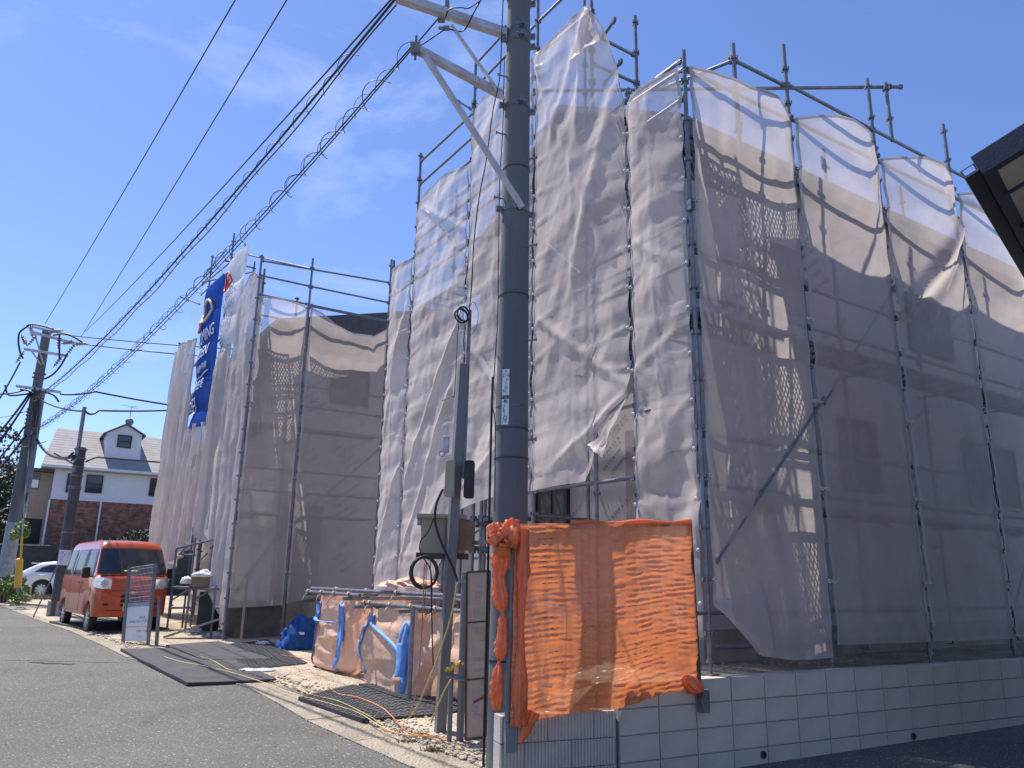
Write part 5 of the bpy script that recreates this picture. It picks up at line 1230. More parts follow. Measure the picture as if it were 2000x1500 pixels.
def strap_px(par, px, Y, w, mat=STRAP, tw=0.0):
    mb = MB(); pts = smoothpts([aty(x, y, Y-(.0)) for x, y in px], 6); mb.ribbon(pts, w, Vector((1, -.5, tw))); mb.build('loose_strap', mat, par, smooth=True)
def on_bag(ptf, a, t, off=.03): return ptf(a, t, off)
for (ptf, par, lst, w) in ((ptA, bgA, [(298, .08), (287, .20), (268, .34), (254, .46)], .085), (ptA, bgA, [(244, .12), (250, .26), (253, .38)], .05), (ptA, bgA, [(240, .12), (241, .26), (246, .40)], .045), (ptA, bgA, [(248, .36), (247, .55), (250, .72)], .17), (ptB, bgB, [(303, .10), (297, .24), (278, .34), (252, .33)], .10), (ptB, bgB, [(243, .1), (238, .3), (238, .55), (243, .66)], .07)):
    mb = MB(); pts = smoothpts([ptf(radians(a), t, .045) for a, t in lst], 6); mb.ribbon(pts, w, Vector((.8, -.6, .1))); mb.build('loose_strap', STRAP if w > .055 else STRAP, par, smooth=True)
# rack of pipes
rk = thing('pipe_rack', 'rusty scaffold pipe rack tied with cord above the peach bags', 'rack', tuple(P(4, -1.2, .1)))
def rkp(a, b, r=.0243): mb = MB(); mb.cyl(a, b, r, n=8); return mb.build('pipe', STEEL, rk, smooth='auto')
zt = 1.20; zt2 = 1.30
rkp(P(5.35, -1.12, zt), P(2.3, -1.0, zt)); rkp(P(7.25, -1.28, zt2), P(5.2, -1.22, zt2)); rkp(P(7.2, -1.22, zt2+.05), P(3.0, -.75, zt2+.05)); rkp(P(5.2, -1.3, zt-.05), P(5.2, .3, zt-.05)); rkp(P(3.88, -1.25, zt-.05), P(3.88, .3, zt-.05))
rkp(P(7.12, -1.35, zt2-.05), P(7.12, .2, zt2-.05)); rkp(P(5.5, -1.35, zt2-.05), P(5.5, .2, zt2-.05)); rkp(P(5.4, -.2, zt+.06), P(2.2, -.05, zt+.06)); rkp(P(7.2, -.1, zt2), P(5.0, -.05, zt2))
for q in ((3.62, -1.18), (7.12, -.05), (5.3, -.02), (2.45, -1.02), (3.85, .25), (2.4, .2)): rkp(P(q[0], q[1], lot_z(*P(q[0], q[1], 0)[:2])), P(q[0], q[1], zt+.02), .027)
CORD = surf('pale_cord', (.50, .36, .28), rough=.9)
for (u, v, zt) in ((7.15, -1.28, 1.3), (6.6, -1.26, 1.3), (6.1, -1.25, 1.3), (5.55, -1.24, 1.3), (5.25, -1.12, 1.2), (5.1, -1.11, 1.2), (4.5, -1.08, 1.2), (3.92, -1.06, 1.2), (3.3, -1.04, 1.2), (4.6, -.95, 1.35), (5.5, -1.0, 1.35), (6.4, -1.1, 1.35)):
    mb = MB(); c = P(u, v, zt); pts = []
    for k in range(22): a = k*.9; pts.append(c+D1*(.04*sin(k*1.3))+D2*cos(a)*.034+ZU*(sin(a)*.034))
    pts += [c+D2*(-.06)+ZU*(-.05), c-D2*.1-ZU*.13+D1*random.uniform(-.06, .06)]
    mb.tube(pts, .008, 5); mb.build('cord_tie', CORD, rk, smooth=True)
# crumpled bag on top, at the back
def cloth_heap(name, c, rx, ry, rz, seed, mat, lab, cat, amp=.35, sub=4, flat=.0):
    b = bmesh.new(); bmesh.ops.create_icosphere(b, subdivisions=sub, radius=1.0); mb = MB()
    for v in b.verts:
        x, y, z = v.co; k = 1+amp*.55*float(fbm(x*2.6+z*1.9+5, y*2.6-z*1.7+5, seed, 5, ridged=True))+.30*float(fbm(x*1.3+9, y*1.3+z, seed+4, 2))
        mb.v.append((c[0]+x*rx*k, c[1]+y*ry*k, c[2]+max(z, flat)*rz*k))
    mb.f = [[v.index for v in f.verts] for f in b.faces]; b.free()
    return tag(mb.build(name, mat, None, smooth=True), lab, cat)
cloth_heap('folded_bag', aty(805, 1146, 10.9), .30, .26, .10, 23, BAGM, 'crumpled empty peach bag thrown over the top of the pipe rack', 'empty bag', .45, 5)
cloth_heap('blue_tarp', P(9.1, -.70, .28), .30, .28, .42, 31, TARP, 'crumpled blue tarpaulin bundle on the gravel behind the bags', 'tarpaulin', .35, 5)
mb = MB(); c = aty(586, 1237, P(9.2, -.9, 0).y-.3); mb.box(c, _r0, (0, 1, 0), ZU, .08, .004, .022); tag(mb.build('tag_card', SIGNW, None), 'small pale card on the blue tarpaulin bundle', 'card')
for (x, y, z, r, lab) in ((512, 1266, .22, .09, 'white plastic scrap on the ribbed dark mat'), (422, 1250, .25, .13, 'white rubble sack on gravel beside the scaffold corner post'), (378, 1240, .28, .13, 'low white plastic sacks on gravel behind the plank')):
    p = atz(x, y, z); cloth_heap('plastic_scrap', (p.x, p.y, lot_z(p.x, p.y)+.02), r*1.2, r, r*.75, int(x), PLASTIC, lab, 'plastic sheet', .4, 4)
for (x, y, rx, ry, lab) in ((487, 1318, .11, .07, 'flat white paper rag on the black mat edge, left one'), (517, 1318, .17, .08, 'flat white paper rag on the black mat edge, right one')):
    p = atz(x, y, .14); cloth_heap('paper_rag', (p.x, p.y, ground_z(p.x, p.y)+.035), rx, ry, .03, int(x)+3, PLASTIC, lab, 'paper', .3, 3)

# ================================================================== MATS, CORDS, ROPE
def mat_quad(px, z, th, mat, name, lab, seed=1, follow=True):
    cs = [atz(x, y, z) for x, y in px]; n = 14; mb = MB(); top = []
    for j in range(n+1):
        for i in range(n+1):
            a, b = i/n, j/n; p = (cs[0]*(1-a)+cs[1]*a)*(1-b)+(cs[3]*(1-a)+cs[2]*a)*b
            zz = max(lot_z(p.x, p.y), ground_z(p.x, p.y))+.035+.012*float(vnoise(p.x*1.5, p.y*1.5, seed)); mb.v.append((p.x, p.y, zz+th))
    N1 = (n+1)**2
    mb.v += [(v[0], v[1], v[2]-th-.02) for v in list(mb.v)]
    mb.f = [(j*(n+1)+i, j*(n+1)+i+1, (j+1)*(n+1)+i+1, (j+1)*(n+1)+i) for j in range(n) for i in range(n)]
    edge = [i for i in range(n+1)]+[j*(n+1)+n for j in range(1, n+1)]+[n*(n+1)+i for i in range(n-1, -1, -1)]+[j*(n+1) for j in range(n-1, 0, -1)]
    for k in range(len(edge)): a, b = edge[k], edge[(k+1) % len(edge)]; mb.f.append((a, b, b+N1, a+N1))
    o = mb.build(name, mat, None, smooth=False)
    bm2 = bmesh.new(); bm2.from_mesh(o.data); bmesh.ops.recalc_face_normals(bm2, faces=bm2.faces); bm2.to_mesh(o.data); bm2.free()
    return tag(o, lab, 'mat'), cs
def treads(o, cs, step, th, z):
    mb = MB(); ax = (cs[1]-cs[0]).normalized(); ay = (cs[3]-cs[0]).normalized(); W_, H_ = (cs[1]-cs[0]).length, (cs[3]-cs[0]).length
    k = 0; y = step/2
    while y < H_:
        x = step/2+(step/2 if k % 2 else 0)
        while x < W_-.02:
            a, b = x/W_, y/H_; p = (cs[0]*(1-a)+cs[1]*a)*(1-b)+(cs[3]*(1-a)+cs[2]*a)*b; zz = max(lot_z(p.x, p.y), ground_z(p.x, p.y))+.035+th+.012*float(vnoise(p.x*1.5, p.y*1.5, z))
            d = (ax+ay*(.55 if k % 2 else -.55)).normalized(); p.z = zz
            mb.box(p, d, d.cross(ZU), ZU, step*.42, step*.09, .007); x += step
        y += step*.5; k += 1
    t_ = mb.build('tread_pattern', MATM2, o, kind='stuff'); return t_
MATM2 = surf('mat_tread', (0.10, 0.10, 0.105), rough=.55, var=.3)
mat_quad([(233, 1283), (405, 1280), (540, 1333), (366, 1339)], .14, .018, MATM, 'rubber_mat', 'large smooth black rubber mat lying half on the asphalt', 5)
mat_quad([(322, 1274), (425, 1268), (530, 1297), (395, 1298)], .17, .03, MATM, 'rubber_mat', 'smaller smooth black mat overlapping behind the large one', 6)
o, cs = mat_quad([(440, 1270), (520, 1262), (600, 1300), (470, 1312)], .19, .02, MATM, 'tread_mat', 'dark ribbed ground mat on gravel left of the peach bags', 7); treads(o, cs, .13, .02, 7)
o, cs = mat_quad([(582, 1374), (690, 1352), (860, 1402), (708, 1412)], .09, .03, MATM, 'tread_mat', 'thick dark patterned ground mat in front of the nearer bag', 8); treads(o, cs, .11, .03, 8)
o, cs = mat_quad([(700, 1352), (840, 1348), (935, 1392), (862, 1402)], .09, .03, MATM, 'tread_mat', 'dark patterned mat under the nearer bag reaching the steel post', 9); treads(o, cs, .11, .03, 9)
o, cs = mat_quad([(95, 1222), (210, 1215), (330, 1235), (205, 1243)], .27, .02, MATM, 'rubber_mat', 'grey rubber mat spread beneath the orange van', 10)
mb = MB(); 
def gcord(px, z, r, lab, mat, up=.0, name='extension_cord'):
    pts = []
    for x, y in px:
        p = atz(x, y, z); p = atz(x, y, max(lot_z(p.x, p.y), ground_z(p.x, p.y))+.06); p.z = max(lot_z(p.x, p.y), ground_z(p.x, p.y))+.066+up; pts.append(p)
    return cable(name, smoothpts(pts, 8), r, lab, 'cord', None, mat)
gcord([(322, 1276), (355, 1287), (405, 1297), (455, 1310), (520, 1332), (570, 1352), (640, 1372), (700, 1392), (745, 1420), (790, 1436), (845, 1437)], .1, .005, 'pale yellow cord winding from the sign over the mats to the post', ROPEY)
gcord([(380, 1274), (410, 1284), (425, 1292), (443, 1304), (455, 1306)], .15, .005, 'short pale yellow cord across the smaller black mat', ROPEY)
gcord([(540, 1322), (600, 1352), (660, 1368), (715, 1395), (750, 1418)], .1, .005, 'second pale yellow cord along the patterned mat', ROPEY)
gcord([(640, 1335), (660, 1352), (700, 1360), (745, 1380), (775, 1408), (800, 1432), (850, 1440)], .08, .007, 'orange extension cord crossing the patterned mat', ROPEO)
gcord([(745, 1422), (790, 1434), (830, 1432), (870, 1446)], .05, .006, 'tangled orange cord ends at the foot of the steel post', ROPEO)
gcord([(550, 1277), (590, 1284), (615, 1293)], .2, .006, 'thin red cord on the gravel near the white plastic scrap', ROPEO)
def rope(px, lab, r=.007):
    pts = smoothpts([aty(x, y, Y) for x, y, Y in px], 10); a = []; b = []
    for s in (0, pi):
        out = []; tot = 0
        for i, p in enumerate(pts):
            d = (pts[min(i+1, len(pts)-1)]-pts[max(0, i-1)]).normalized(); x = d.orthogonal().normalized(); y = d.cross(x); out.append(p)
        a.append(out)
    mb = MB(); dense_ = []
    for i in range(len(pts)-1):
        for k in range(5): dense_.append(pts[i]+(pts[i+1]-pts[i])*k/5)
    for s in (0, pi):
        mb.tube([p+Vector((cos(i*1.1+s), .4*sin(i*1.1+s), .5*sin(i*1.1+s)))*r*.7 for i, p in enumerate(dense_)], r*.75, 5)
    return tag(mb.build('rope', ROPEY, None, smooth=True), lab, 'rope')
rope([(893, 1140, 7.5), (882, 1200, 7.6), (860, 1270, 7.7), (835, 1335, 7.85), (812, 1385, 8.0), (796, 1405, 8.1)], 'yellow striped rope hanging from the pipe post down to the mat')
rope([(880, 1328, 7.5), (868, 1350, 7.6), (850, 1390, 7.8), (842, 1412, 7.9)], 'short yellow striped rope tail tied low on the pipe post')
cable('lead', smoothpts([aty(x, y, 8.02) for x, y in ((829, 1100), (826, 1180), (822, 1260), (815, 1340), (800, 1400))]), .006, 'red brown lead hanging down past the nearer bag', mat=ROPEO)
#PART4
# ================================================================== VEHICLES
def loft(stations, prof, name, mat, parent, tr):
    """stations: x positions; prof(x) -> list of (y, z) for one half from bottom centre to top centre"""
    mb = MB(); n = None
    for x in stations:
        h = prof(x); full = h+[(-y, z) for y, z in reversed(h[1:-1])]; n = len(full)
        mb.v += [tuple(tr(x, y, z)) for y, z in full]
    m_ = len(stations)
    mb.f = [(i*n+k, i*n+(k+1) % n, (i+1)*n+(k+1) % n, (i+1)*n+k) for i in range(m_-1) for k in range(n)]
    mb.f += [tuple(range(n-1, -1, -1)), tuple((m_-1)*n+k for k in range(n))]
    o = mb.build(name, mat, parent, smooth=True)
    bm2 = bmesh.new(); bm2.from_mesh(o.data); bmesh.ops.recalc_face_normals(bm2, faces=bm2.faces); bm2.to_mesh(o.data); bm2.free()
    try: o.data.set_sharp_from_angle(angle=radians(48))
    except Exception: pass
    return o
def interp(x, pts): return float(np.interp(x, [p[0] for p in pts], [p[1] for p in pts]))
def wheel(par, tr, x, y, r, w, side, spokes=7):
    c = tr(x, y, r); ax = (tr(x, y+side, r)-c).normalized(); up = ZU; fw = ax.cross(up)
    mb = MB(); pts = []; n = 28
    prof = [(-w/2, r*.66), (-w/2, r*.93), (-w*.38, r), (w*.38, r), (w/2, r*.93), (w/2, r*.66)]
    for (d, rr) in prof: mb.v += [tuple(c+ax*d+(up*cos(2*pi*k/n)+fw*sin(2*pi*k/n))*rr) for k in range(n)]
    mb.f = [(j*n+k, j*n+(k+1) % n, (j+1)*n+(k+1) % n, (j+1)*n+k) for j in range(len(prof)-1) for k in range(n)]+[tuple(range(n-1, -1, -1))]
    wobj = bpy.data.objects.new('wheel', bpy.data.meshes.new('wheel')); bpy.data.objects.remove(wobj)
    t_ = mb.build('wheel', BLACK, par, smooth='auto')
    rm = MB(); rm.cyl(c+ax*(w*.30), c+ax*(w*.34), r*.67, n=24)
    rm.ring(c+ax*w*.40, ax, r*.66, .014, 28); rm.build('rim_dish', STEELD, t_, smooth='auto')
    sp = MB()
    for k in range(spokes):
        a = 2*pi*k/spokes; d = up*cos(a)+fw*sin(a); sp.beam(c+ax*w*.44, c+ax*w*.40+d*r*.63, r*.15, .02, up=ax)
    sp.cyl(c+ax*w*.40, c+ax*w*.50, r*.16, n=12); sp.build('rim_spokes', RIM, t_, smooth='auto')
def frame_tr(o, fwd_):
    fwd_ = Vector(fwd_).normalized(); left = ZU.cross(fwd_)
    return lambda x, y, z: Vector(o)+fwd_*x+left*y+ZU*z
VO = Vector((-9.10, 18.28, .318)); VT = frame_tr(VO, (.645, -.764, 0))
van = thing('parked_van', 'orange boxy kei van parked facing the camera at the kerb', 'van', tuple(VO))
zt_p = [(-1.70, 1.40), (-1.675, 1.66), (-1.60, 1.79), (-1.45, 1.86), (-1.2, 1.885), (.5, 1.90), (1.0, 1.885), (1.15, 1.845), (1.21, 1.78), (1.25, 1.72), (1.54, 1.15), (1.60, 1.12), (1.655, 1.06), (1.685, .96), (1.70, .80)]
w_p = [(-1.70, .64), (-1.66, .70), (-1.55, .732), (-1.3, .738), (1.42, .738), (1.56, .728), (1.64, .705), (1.68, .665), (1.70, .62)]
def zb_v(x):
    z = .30
    for xc in (-1.2, 1.16):
        if abs(x-xc) < .335: z = max(z, sqrt(.335**2-(x-xc)**2)+.27)
    return z
def van_prof(x):
    zt, w, zb = interp(x, zt_p), interp(x, w_p), zb_v(x); zs = min(1.08, zt-.10); hi = (zt-zs)
    wt = w-.13*min(1, hi/.75)-.01
    k = min(.11 if x < 1.1 else .11-.08*min(1, (x-1.1)/.12), hi*.5)
    return [(0, zb), (w-.09, zb), (w-.02, zb+.02), (w, min(zb+.09, zs-.02)), (w, (max(zb+.09, .55)+zs)/2 if zs > .7 else zs-.01), (w-.006, zs), (w-.02-.10*min(1, hi/.75)*.55, (zs+zt)/2), (wt+.012, zt-k), (wt-.015, zt-k*.45), (wt-.05, zt-k*.14), (wt-.14, zt), (0, zt+.012)]
st = sorted(set([-1.70, -1.675, -1.64, -1.60]+list(np.round(np.arange(-1.55, 1.56, .045), 3))+[1.15, 1.21, 1.25, 1.54, 1.6, 1.62, 1.64, 1.66, 1.675, 1.69, 1.70]))
vbody = loft(st, van_prof, 'body', VANP, van, VT)
def side_y(x, z):     # outer skin at height z
    pr_ = van_prof(x); zz = [p[1] for p in pr_[3:9]]; yy = [p[0] for p in pr_[3:9]]
    return float(np.interp(z, zz, yy))
def side_panel(par, name, mat, pts, sgn, off=.006, sub=8):
    """polygon (x,z) laid on the van's side skin"""
    b = bmesh.new(); xs = [p[0] for p in pts]; zs = [p[1] for p in pts]; mb = MB()
    n = len(pts); cx, cz = sum(xs)/n, sum(zs)/n
    rings = [1.0, .97, .5, 0.0]
    for f in rings:
        o_ = off if f < 1 else .0
        mb.v += [tuple(VT(cx+(x-cx)*f, sgn*(side_y(cx+(x-cx)*f, cz+(z-cz)*f)+o_), cz+(z-cz)*f)) for x, z in pts]
    for j in range(len(rings)-1):
        for k in range(n): mb.f.append((j*n+k, j*n+(k+1) % n, (j+1)*n+(k+1) % n, (j+1)*n+k))
    b.free(); return mb.build(name, mat, par, smooth='auto')
def rrect(x0, x1, z0, z1, r=.05, sl=0.0, n=4):
    pts = []
    for (cx, cz, a0) in ((x1-r, z1-r, 0), (x0+r, z1-r, 90), (x0+r, z0+r, 180), (x1-r, z0+r, 270)):
        for k in range(n+1):
            a = radians(a0+90*k/n); x, z = cx+r*cos(a), cz+r*sin(a); pts.append((x-(sl*(z-z0)/(z1-z0) if cx > (x0+x1)/2 else 0), z))
    return pts
TINT = surf('tinted_glass', (.055, .05, .055), rough=.18, var=.3, scale=2, bump=0, spec=.35)
for sg in (-1, 1):
    side_panel(van, 'side_window', TINT, rrect(.42, 1.34, 1.12, 1.70, .06, .20), sg)
    side_panel(van, 'side_window', TINT, rrect(-.62, .34, 1.12, 1.70, .05), sg)
    side_panel(van, 'side_window', TINT, rrect(-1.55, -.70, 1.12, 1.70, .06), sg)
    side_panel(van, 'window_pillar', TRIM, rrect(.345, .415, 1.10, 1.71, .01), sg, .003)
    # shut lines and handles
    for (x0, x1, z0, z1) in ((.375, .385, .36, 1.10), (-.665, -.655, .36, 1.10), (1.28, 1.29, .72, 1.10), (-.65, .38, .40, .408), (-1.6, -.65, 1.02, 1.027)):
        side_panel(van, 'shut_line', TRIM, [(x0, z0), (x1, z0), (x1, z1), (x0, z1)], sg, .003)
    for x in (.48, .25):
        mb = MB(); c = VT(x, sg*(side_y(x, .98)+.02), .98); mb.box(c, VT(1, 0, 0)-VT(0, 0, 0), VT(0, 1, 0)-VT(0, 0, 0), ZU, .07, .015, .018); mb.build('handle', VANP, van)
    mb = MB(); c = VT(1.27, sg*.86, 1.20); bx = MB(); bx.box(c, VT(1, 0, 0)-VT(0, 0, 0), VT(0, 1, 0)-VT(0, 0, 0), ZU, .05, .075, .115); bevel(bx.build('mirror', TRIM, van), .03, 3)
    mb.cyl(VT(1.28, sg*.72, 1.12), VT(1.27, sg*.82, 1.13), .02, n=6); mb.build('mirror_arm', TRIM, van)
    # headlamp wrapping the corner
    def fx(y):  # front skin x for half-width y near the lamp height
        return float(np.interp(abs(y), [0, .50, .58, .66, .70, .735], [1.702, 1.70, 1.695, 1.682, 1.648, 1.50]))
    mb = MB(); ys = [.43, .5, .56, .62, .67, .70, .732]; zl = [(.88, 1.07), (.875, 1.085), (.875, 1.09), (.88, 1.10), (.89, 1.11), (.90, 1.11), (.92, 1.11)]
    for y, (za, zb2) in zip(ys, zl):
        for z in (za, (za+zb2)/2, zb2): mb.v.append(tuple(VT(fx(y)+.012-.05*max(0, z-.98), sg*(y+.008), z)))
    mb.f = [(i*3+j, (i+1)*3+j, (i+1)*3+j+1, i*3+j+1) for i in range(len(ys)-1) for j in range(2)]
    hl = mb.build('headlamp', CHROME, van, smooth=True)
    mb = MB(); mb.cyl(VT(1.70, sg*.57, .985), VT(1.715, sg*.57, .985), .075, n=18); mb.build('lamp_lens', surf('lens', (.5, .52, .55), rough=.1, spec=.9) if 'lens' not in MATS else MATS['lens'], hl, smooth='auto')
    mb = MB(); mb.box(VT(1.69, sg*.5, .56), VT(0, 1, 0)-VT(0, 0, 0), VT(1, 0, 0)-VT(0, 0, 0), ZU, .05, .02, .02); mb.build('fog_recess', TRIM, van)
# windscreen follows the slope between cowl and roof
mb = MB(); rows_ = 7; cols_ = 12
for j in range(rows_+1):
    t = j/rows_; x = 1.525-(1.525-1.262)*t; z = interp(x, zt_p); w = (.685-.075*t)
    for i in range(cols_+1):
        a = -1+2*i/cols_; e = abs(a)**6*.012; mb.v.append(tuple(VT(x+.016-abs(a)**5*.012, a*w, z+.016+.010*(1-a*a)-abs(a)**6*.012)))
mb.f = [(j*(cols_+1)+i, j*(cols_+1)+i+1, (j+1)*(cols_+1)+i+1, (j+1)*(cols_+1)+i) for j in range(rows_) for i in range(cols_)]
scr = mb.build('windscreen', surf('screen_glass', (.035, .045, .05), rough=.07, var=.5, scale=1.3, bump=0, spec=.8), van, smooth=True)
fwd3 = VT(1, 0, 0)-VT(0, 0, 0); lat3 = VT(0, 1, 0)-VT(0, 0, 0)
mb = MB(); mb.beam(VT(1.575, -.05, 1.155), VT(1.46, .45, 1.33), .014, .012); mb.build('wiper', TRIM, scr)
mb = MB(); mb.beam(VT(1.575, -.55, 1.155), VT(1.47, -.1, 1.32), .014, .012); mb.build('wiper', TRIM, scr)
mb = MB(); mb.box(VT(1.565, 0, 1.14), lat3, fwd3, ZU, .64, .02, .012); mb.build('cowl', TRIM, van)
mb = MB()
for z in (.72, .63, .54): mb.box(VT(1.702, 0, z), lat3, fwd3, ZU, .22, .010, .030)
mb.build('grille', TRIM, van)
mb = MB(); mb.box(VT(1.70, 0, .44), lat3, fwd3, ZU, .50, .014, .006); mb.box(VT(1.70, 0, .835), lat3, fwd3, ZU, .55, .008, .004); mb.build('bumper_seam', TRIM, van)
mb = MB(); mb.box(VT(1.712, 0, .80), lat3, fwd3, ZU, .045, .006, .02); mb.build('emblem', CHROME, van)
mb = MB(); mb.box(VT(1.715, -.0, .50), lat3, fwd3, ZU, .165, .006, .08); mb.build('number_plate', surf('plate_yellow', (.62, .55, .12)), van)
mb = MB(); mb.box(VT(0, 0, .34), fwd3, lat3, ZU, 1.55, .60, .05); mb.build('underbody', TRIM, van)
for (x, y) in ((1.16, .63), (1.16, -.63), (-1.2, .63), (-1.2, -.63)): wheel(van, VT, x, y, .275, .15, 1 if y > 0 else -1, 8)
mb = MB(); n0 = VT(1.39, -.02, 1.335)
pts = []
for k in range(9): pts.append(VT(1.515, .10-.035*k, 1.225+.012*(k % 2)))
mb.tube(pts, .026, 6); tag(mb.build('safety_vest', surf('lime_vest', (.55, .62, .12), rough=.8), None, smooth=True), 'lime yellow cloth lying behind the van windscreen', 'safety vest')

# white car: rear right quarter shows
CO = atz(78, 1168, .40); cf = Vector((.955, .295, 0)); CT0 = frame_tr(CO, cf)
CT = lambda x, y, z: CT0(x+1.38, y+.78, z)       # the rear wheel that shows sits at x=-1.38, y=-.78
car = thing('parked_car', 'white car parked beyond the poles, only its rear quarter showing', 'car', tuple(CT(0, 0, 0)))
cz_p = [(-2.32, .80), (-2.27, 1.0), (-2.15, 1.08), (-1.75, 1.33), (-1.55, 1.41), (-1.1, 1.46), (-.2, 1.49), (.4, 1.44), (.75, 1.32), (1.25, 1.02), (1.5, .98), (2.0, .90), (2.25, .78), (2.32, .60)]
cw_p = [(-2.32, .70), (-2.2, .82), (-1.9, .88), (1.8, .88), (2.2, .78), (2.32, .6)]
def cz_b(x):
    z = .24
    for xc in (-1.38, 1.4):
        if abs(x-xc) < .40: z = max(z, sqrt(.40**2-(x-xc)**2)+.33)
    return z
def car_prof(x):
    zt, w, zb = interp(x, cz_p), interp(x, cw_p), cz_b(x); zs = min(.92, zt-.08); hi = zt-zs; wt = w-.26*min(1, hi/.5)-.02; k = min(.1, hi*.4)
    return [(0, zb), (w-.12, zb), (w-.02, zb+.03), (w, min(zb+.12, zs-.01)), (w+.01, zs-.08 if zs-.08 > zb+.13 else zs-.005), (w-.015, zs), (wt+.05, zt-k*1.3), (wt, zt-k*.4), (wt-.12, zt), (0, zt+.02)]
loft(sorted(set([-2.32, -2.29, -2.24]+list(np.round(np.arange(-2.2, 2.25, .07), 3))+[2.28, 2.32])), car_prof, 'body', WCAR, car, CT)
def cside(x, z):
    pr_ = car_prof(x); return float(np.interp(z, [p[1] for p in pr_[4:8]], [p[0] for p in pr_[4:8]]))
def cpanel(name, mat, pts, off=.012):
    mb = MB(); n = len(pts); cx, cz = sum(p[0] for p in pts)/n, sum(p[1] for p in pts)/n
    for f in (1, .95, .5, 0): mb.v += [tuple(CT(cx+(x-cx)*f, -(cside(cx+(x-cx)*f, cz+(z-cz)*f)+(off if f < 1 else 0)), cz+(z-cz)*f)) for x, z in pts]
    for j in range(3):
        for k in range(n): mb.f.append((j*n+k, j*n+(k+1) % n, (j+1)*n+(k+1) % n, (j+1)*n+k))
    return mb.build(name, mat, car, smooth='auto')
cpanel('side_window', GLASS, [(-1.72, 1.03), (-.62, .98), (-.62, 1.36), (-1.2, 1.33), (-1.5, 1.22)]); cpanel('side_window', GLASS, [(-.55, .98), (.3, .97), (.3, 1.38), (-.55, 1.38)])
cpanel('shut_line', TRIM, [(-.60, .3), (-.59, .3), (-.58, .95), (-.59, .95)], .004)
mb = MB(); c = CT(-2.18, -.74, .86); mb.box(c, cf, (0, 0, 1), CT(0, 1, 0)-CT(0, 0, 0), .13, .05, .07); bevel(mb.build('tail_lamp', surf('tail_red', (.10, .015, .02), rough=.2), car), .02)
mb = MB(); mb.box(CT(-1.80, 0, 1.37), cf, CT(0, 1, 0)-CT(0, 0, 0), ZU, .14, .58, .02); bevel(mb.build('spoiler', WCAR, car), .01)
mb = MB(); mb.add([CT(-2.14, -.5, 1.09), CT(-2.14, .5, 1.09), CT(-1.85, .48, 1.34), CT(-1.85, -.48, 1.34)], [(0, 3, 2, 1)]); mb.build('rear_window', GLASS, car)
for (x, y) in ((-1.38, -.80), (-1.38, .8), (1.4, -.8), (1.4, .8)): wheel(car, CT, x, y, .335, .2, 1 if y > 0 else -1, 10)

# ================================================================== FAR HOUSE AND ITS SURROUNDINGS
UH = 39.08; HB = P(UH, -3.7, .4)
fh = thing('white_brick_house', 'two storey house with white upper floor, brick ground floor and roof dormer', 'house', tuple(HB))
v0h, v1h = -3.68, 9.0
wh = wall_piece('upper_wall', P(UH, v0h, 0), P(UH, v1h, 0), 4.98, 6.6, -D1, HWHITE, fh, .2)
mb = MB(); a_, b_ = P(UH-.015, v0h, .3), P(UH-.015, v1h, .3)
mb.add([a_, b_, b_+ZU*4.6, a_+ZU*4.6, a_+D1*.2, b_+D1*.2, b_+D1*.2+ZU*4.6, a_+D1*.2+ZU*4.6], [(0, 1, 2, 3), (5, 4, 7, 6), (4, 0, 3, 7), (1, 5, 6, 2), (3, 2, 6, 7)])
mb.uv = [(0, 0), (12.7, 0), (12.7, 4.6), (0, 4.6), (.2, 0), (12.9, 0), (12.9, 4.6), (.2, 4.6)]; mb.build('brick_wall', BRICK, fh)
mb = MB(); mb.box(P(UH-.03, (v0h+v1h)/2, 4.94), D2, D1, ZU, (v1h-v0h)/2, .04, .06); mb.build('string_course', HWHITE, fh)
for z in np.arange(5.15, 6.55, .165): pass
for z in np.arange(5.2, 6.5, .2): mb = MB(); mb.box(P(UH-.004, (v0h+v1h)/2, z), D2, D1, ZU, (v1h-v0h)/2, .006, .004); mb.build('siding_lap', HWHITE, wh)
sw = MB(); sw.box(P(UH+4.0, v0h+.1, 3.4), D1, D2, ZU, 3.98, .1, 3.1); sw.build('side_wall', HWHITE, fh)
mb = MB(); ue, ur, ve, vr = UH-.45, UH+3.4, -4.28, -3.9; ze, zrr = 6.50, 8.92
mb.add([P(ue, ve, ze), P(ue, 9.4, ze), P(ur, 9.4, zrr), P(ur, vr+.15, zrr), P(ue, ve, ze-.16), P(ue, 9.4, ze-.16), P(ur+3.8, 9.4, ze), P(ur+3.8, ve, ze)], [(0, 1, 2, 3), (4, 5, 1, 0), (3, 2, 6, 7), (0, 3, 7), (4, 0, 7), (4, 7, 6, 5)])
rf_ = mb.build('roof', ROOFT, fh)
mb = MB(); mb.box(P(ue-.03, (ve+9.4)/2, ze-.05), D2, D1, ZU, (9.4-ve)/2, .06, .06); mb.build('gutter', HWHITE, fh)
for k in range(1, 15):
    t = k/15; mb = MB(); mb.box(P(ue+(ur-ue)*t, (ve+9.4)/2+.2*t, ze+(zrr-ze)*t+.012), D2, D1, ZU, (9.4-ve)/2-.2*t, .005, .0015); mb.build('tile_course', ROOFT, rf_)
def px_on(x, y, u): return atplane(x, y, P(u, 0, 0), D1)
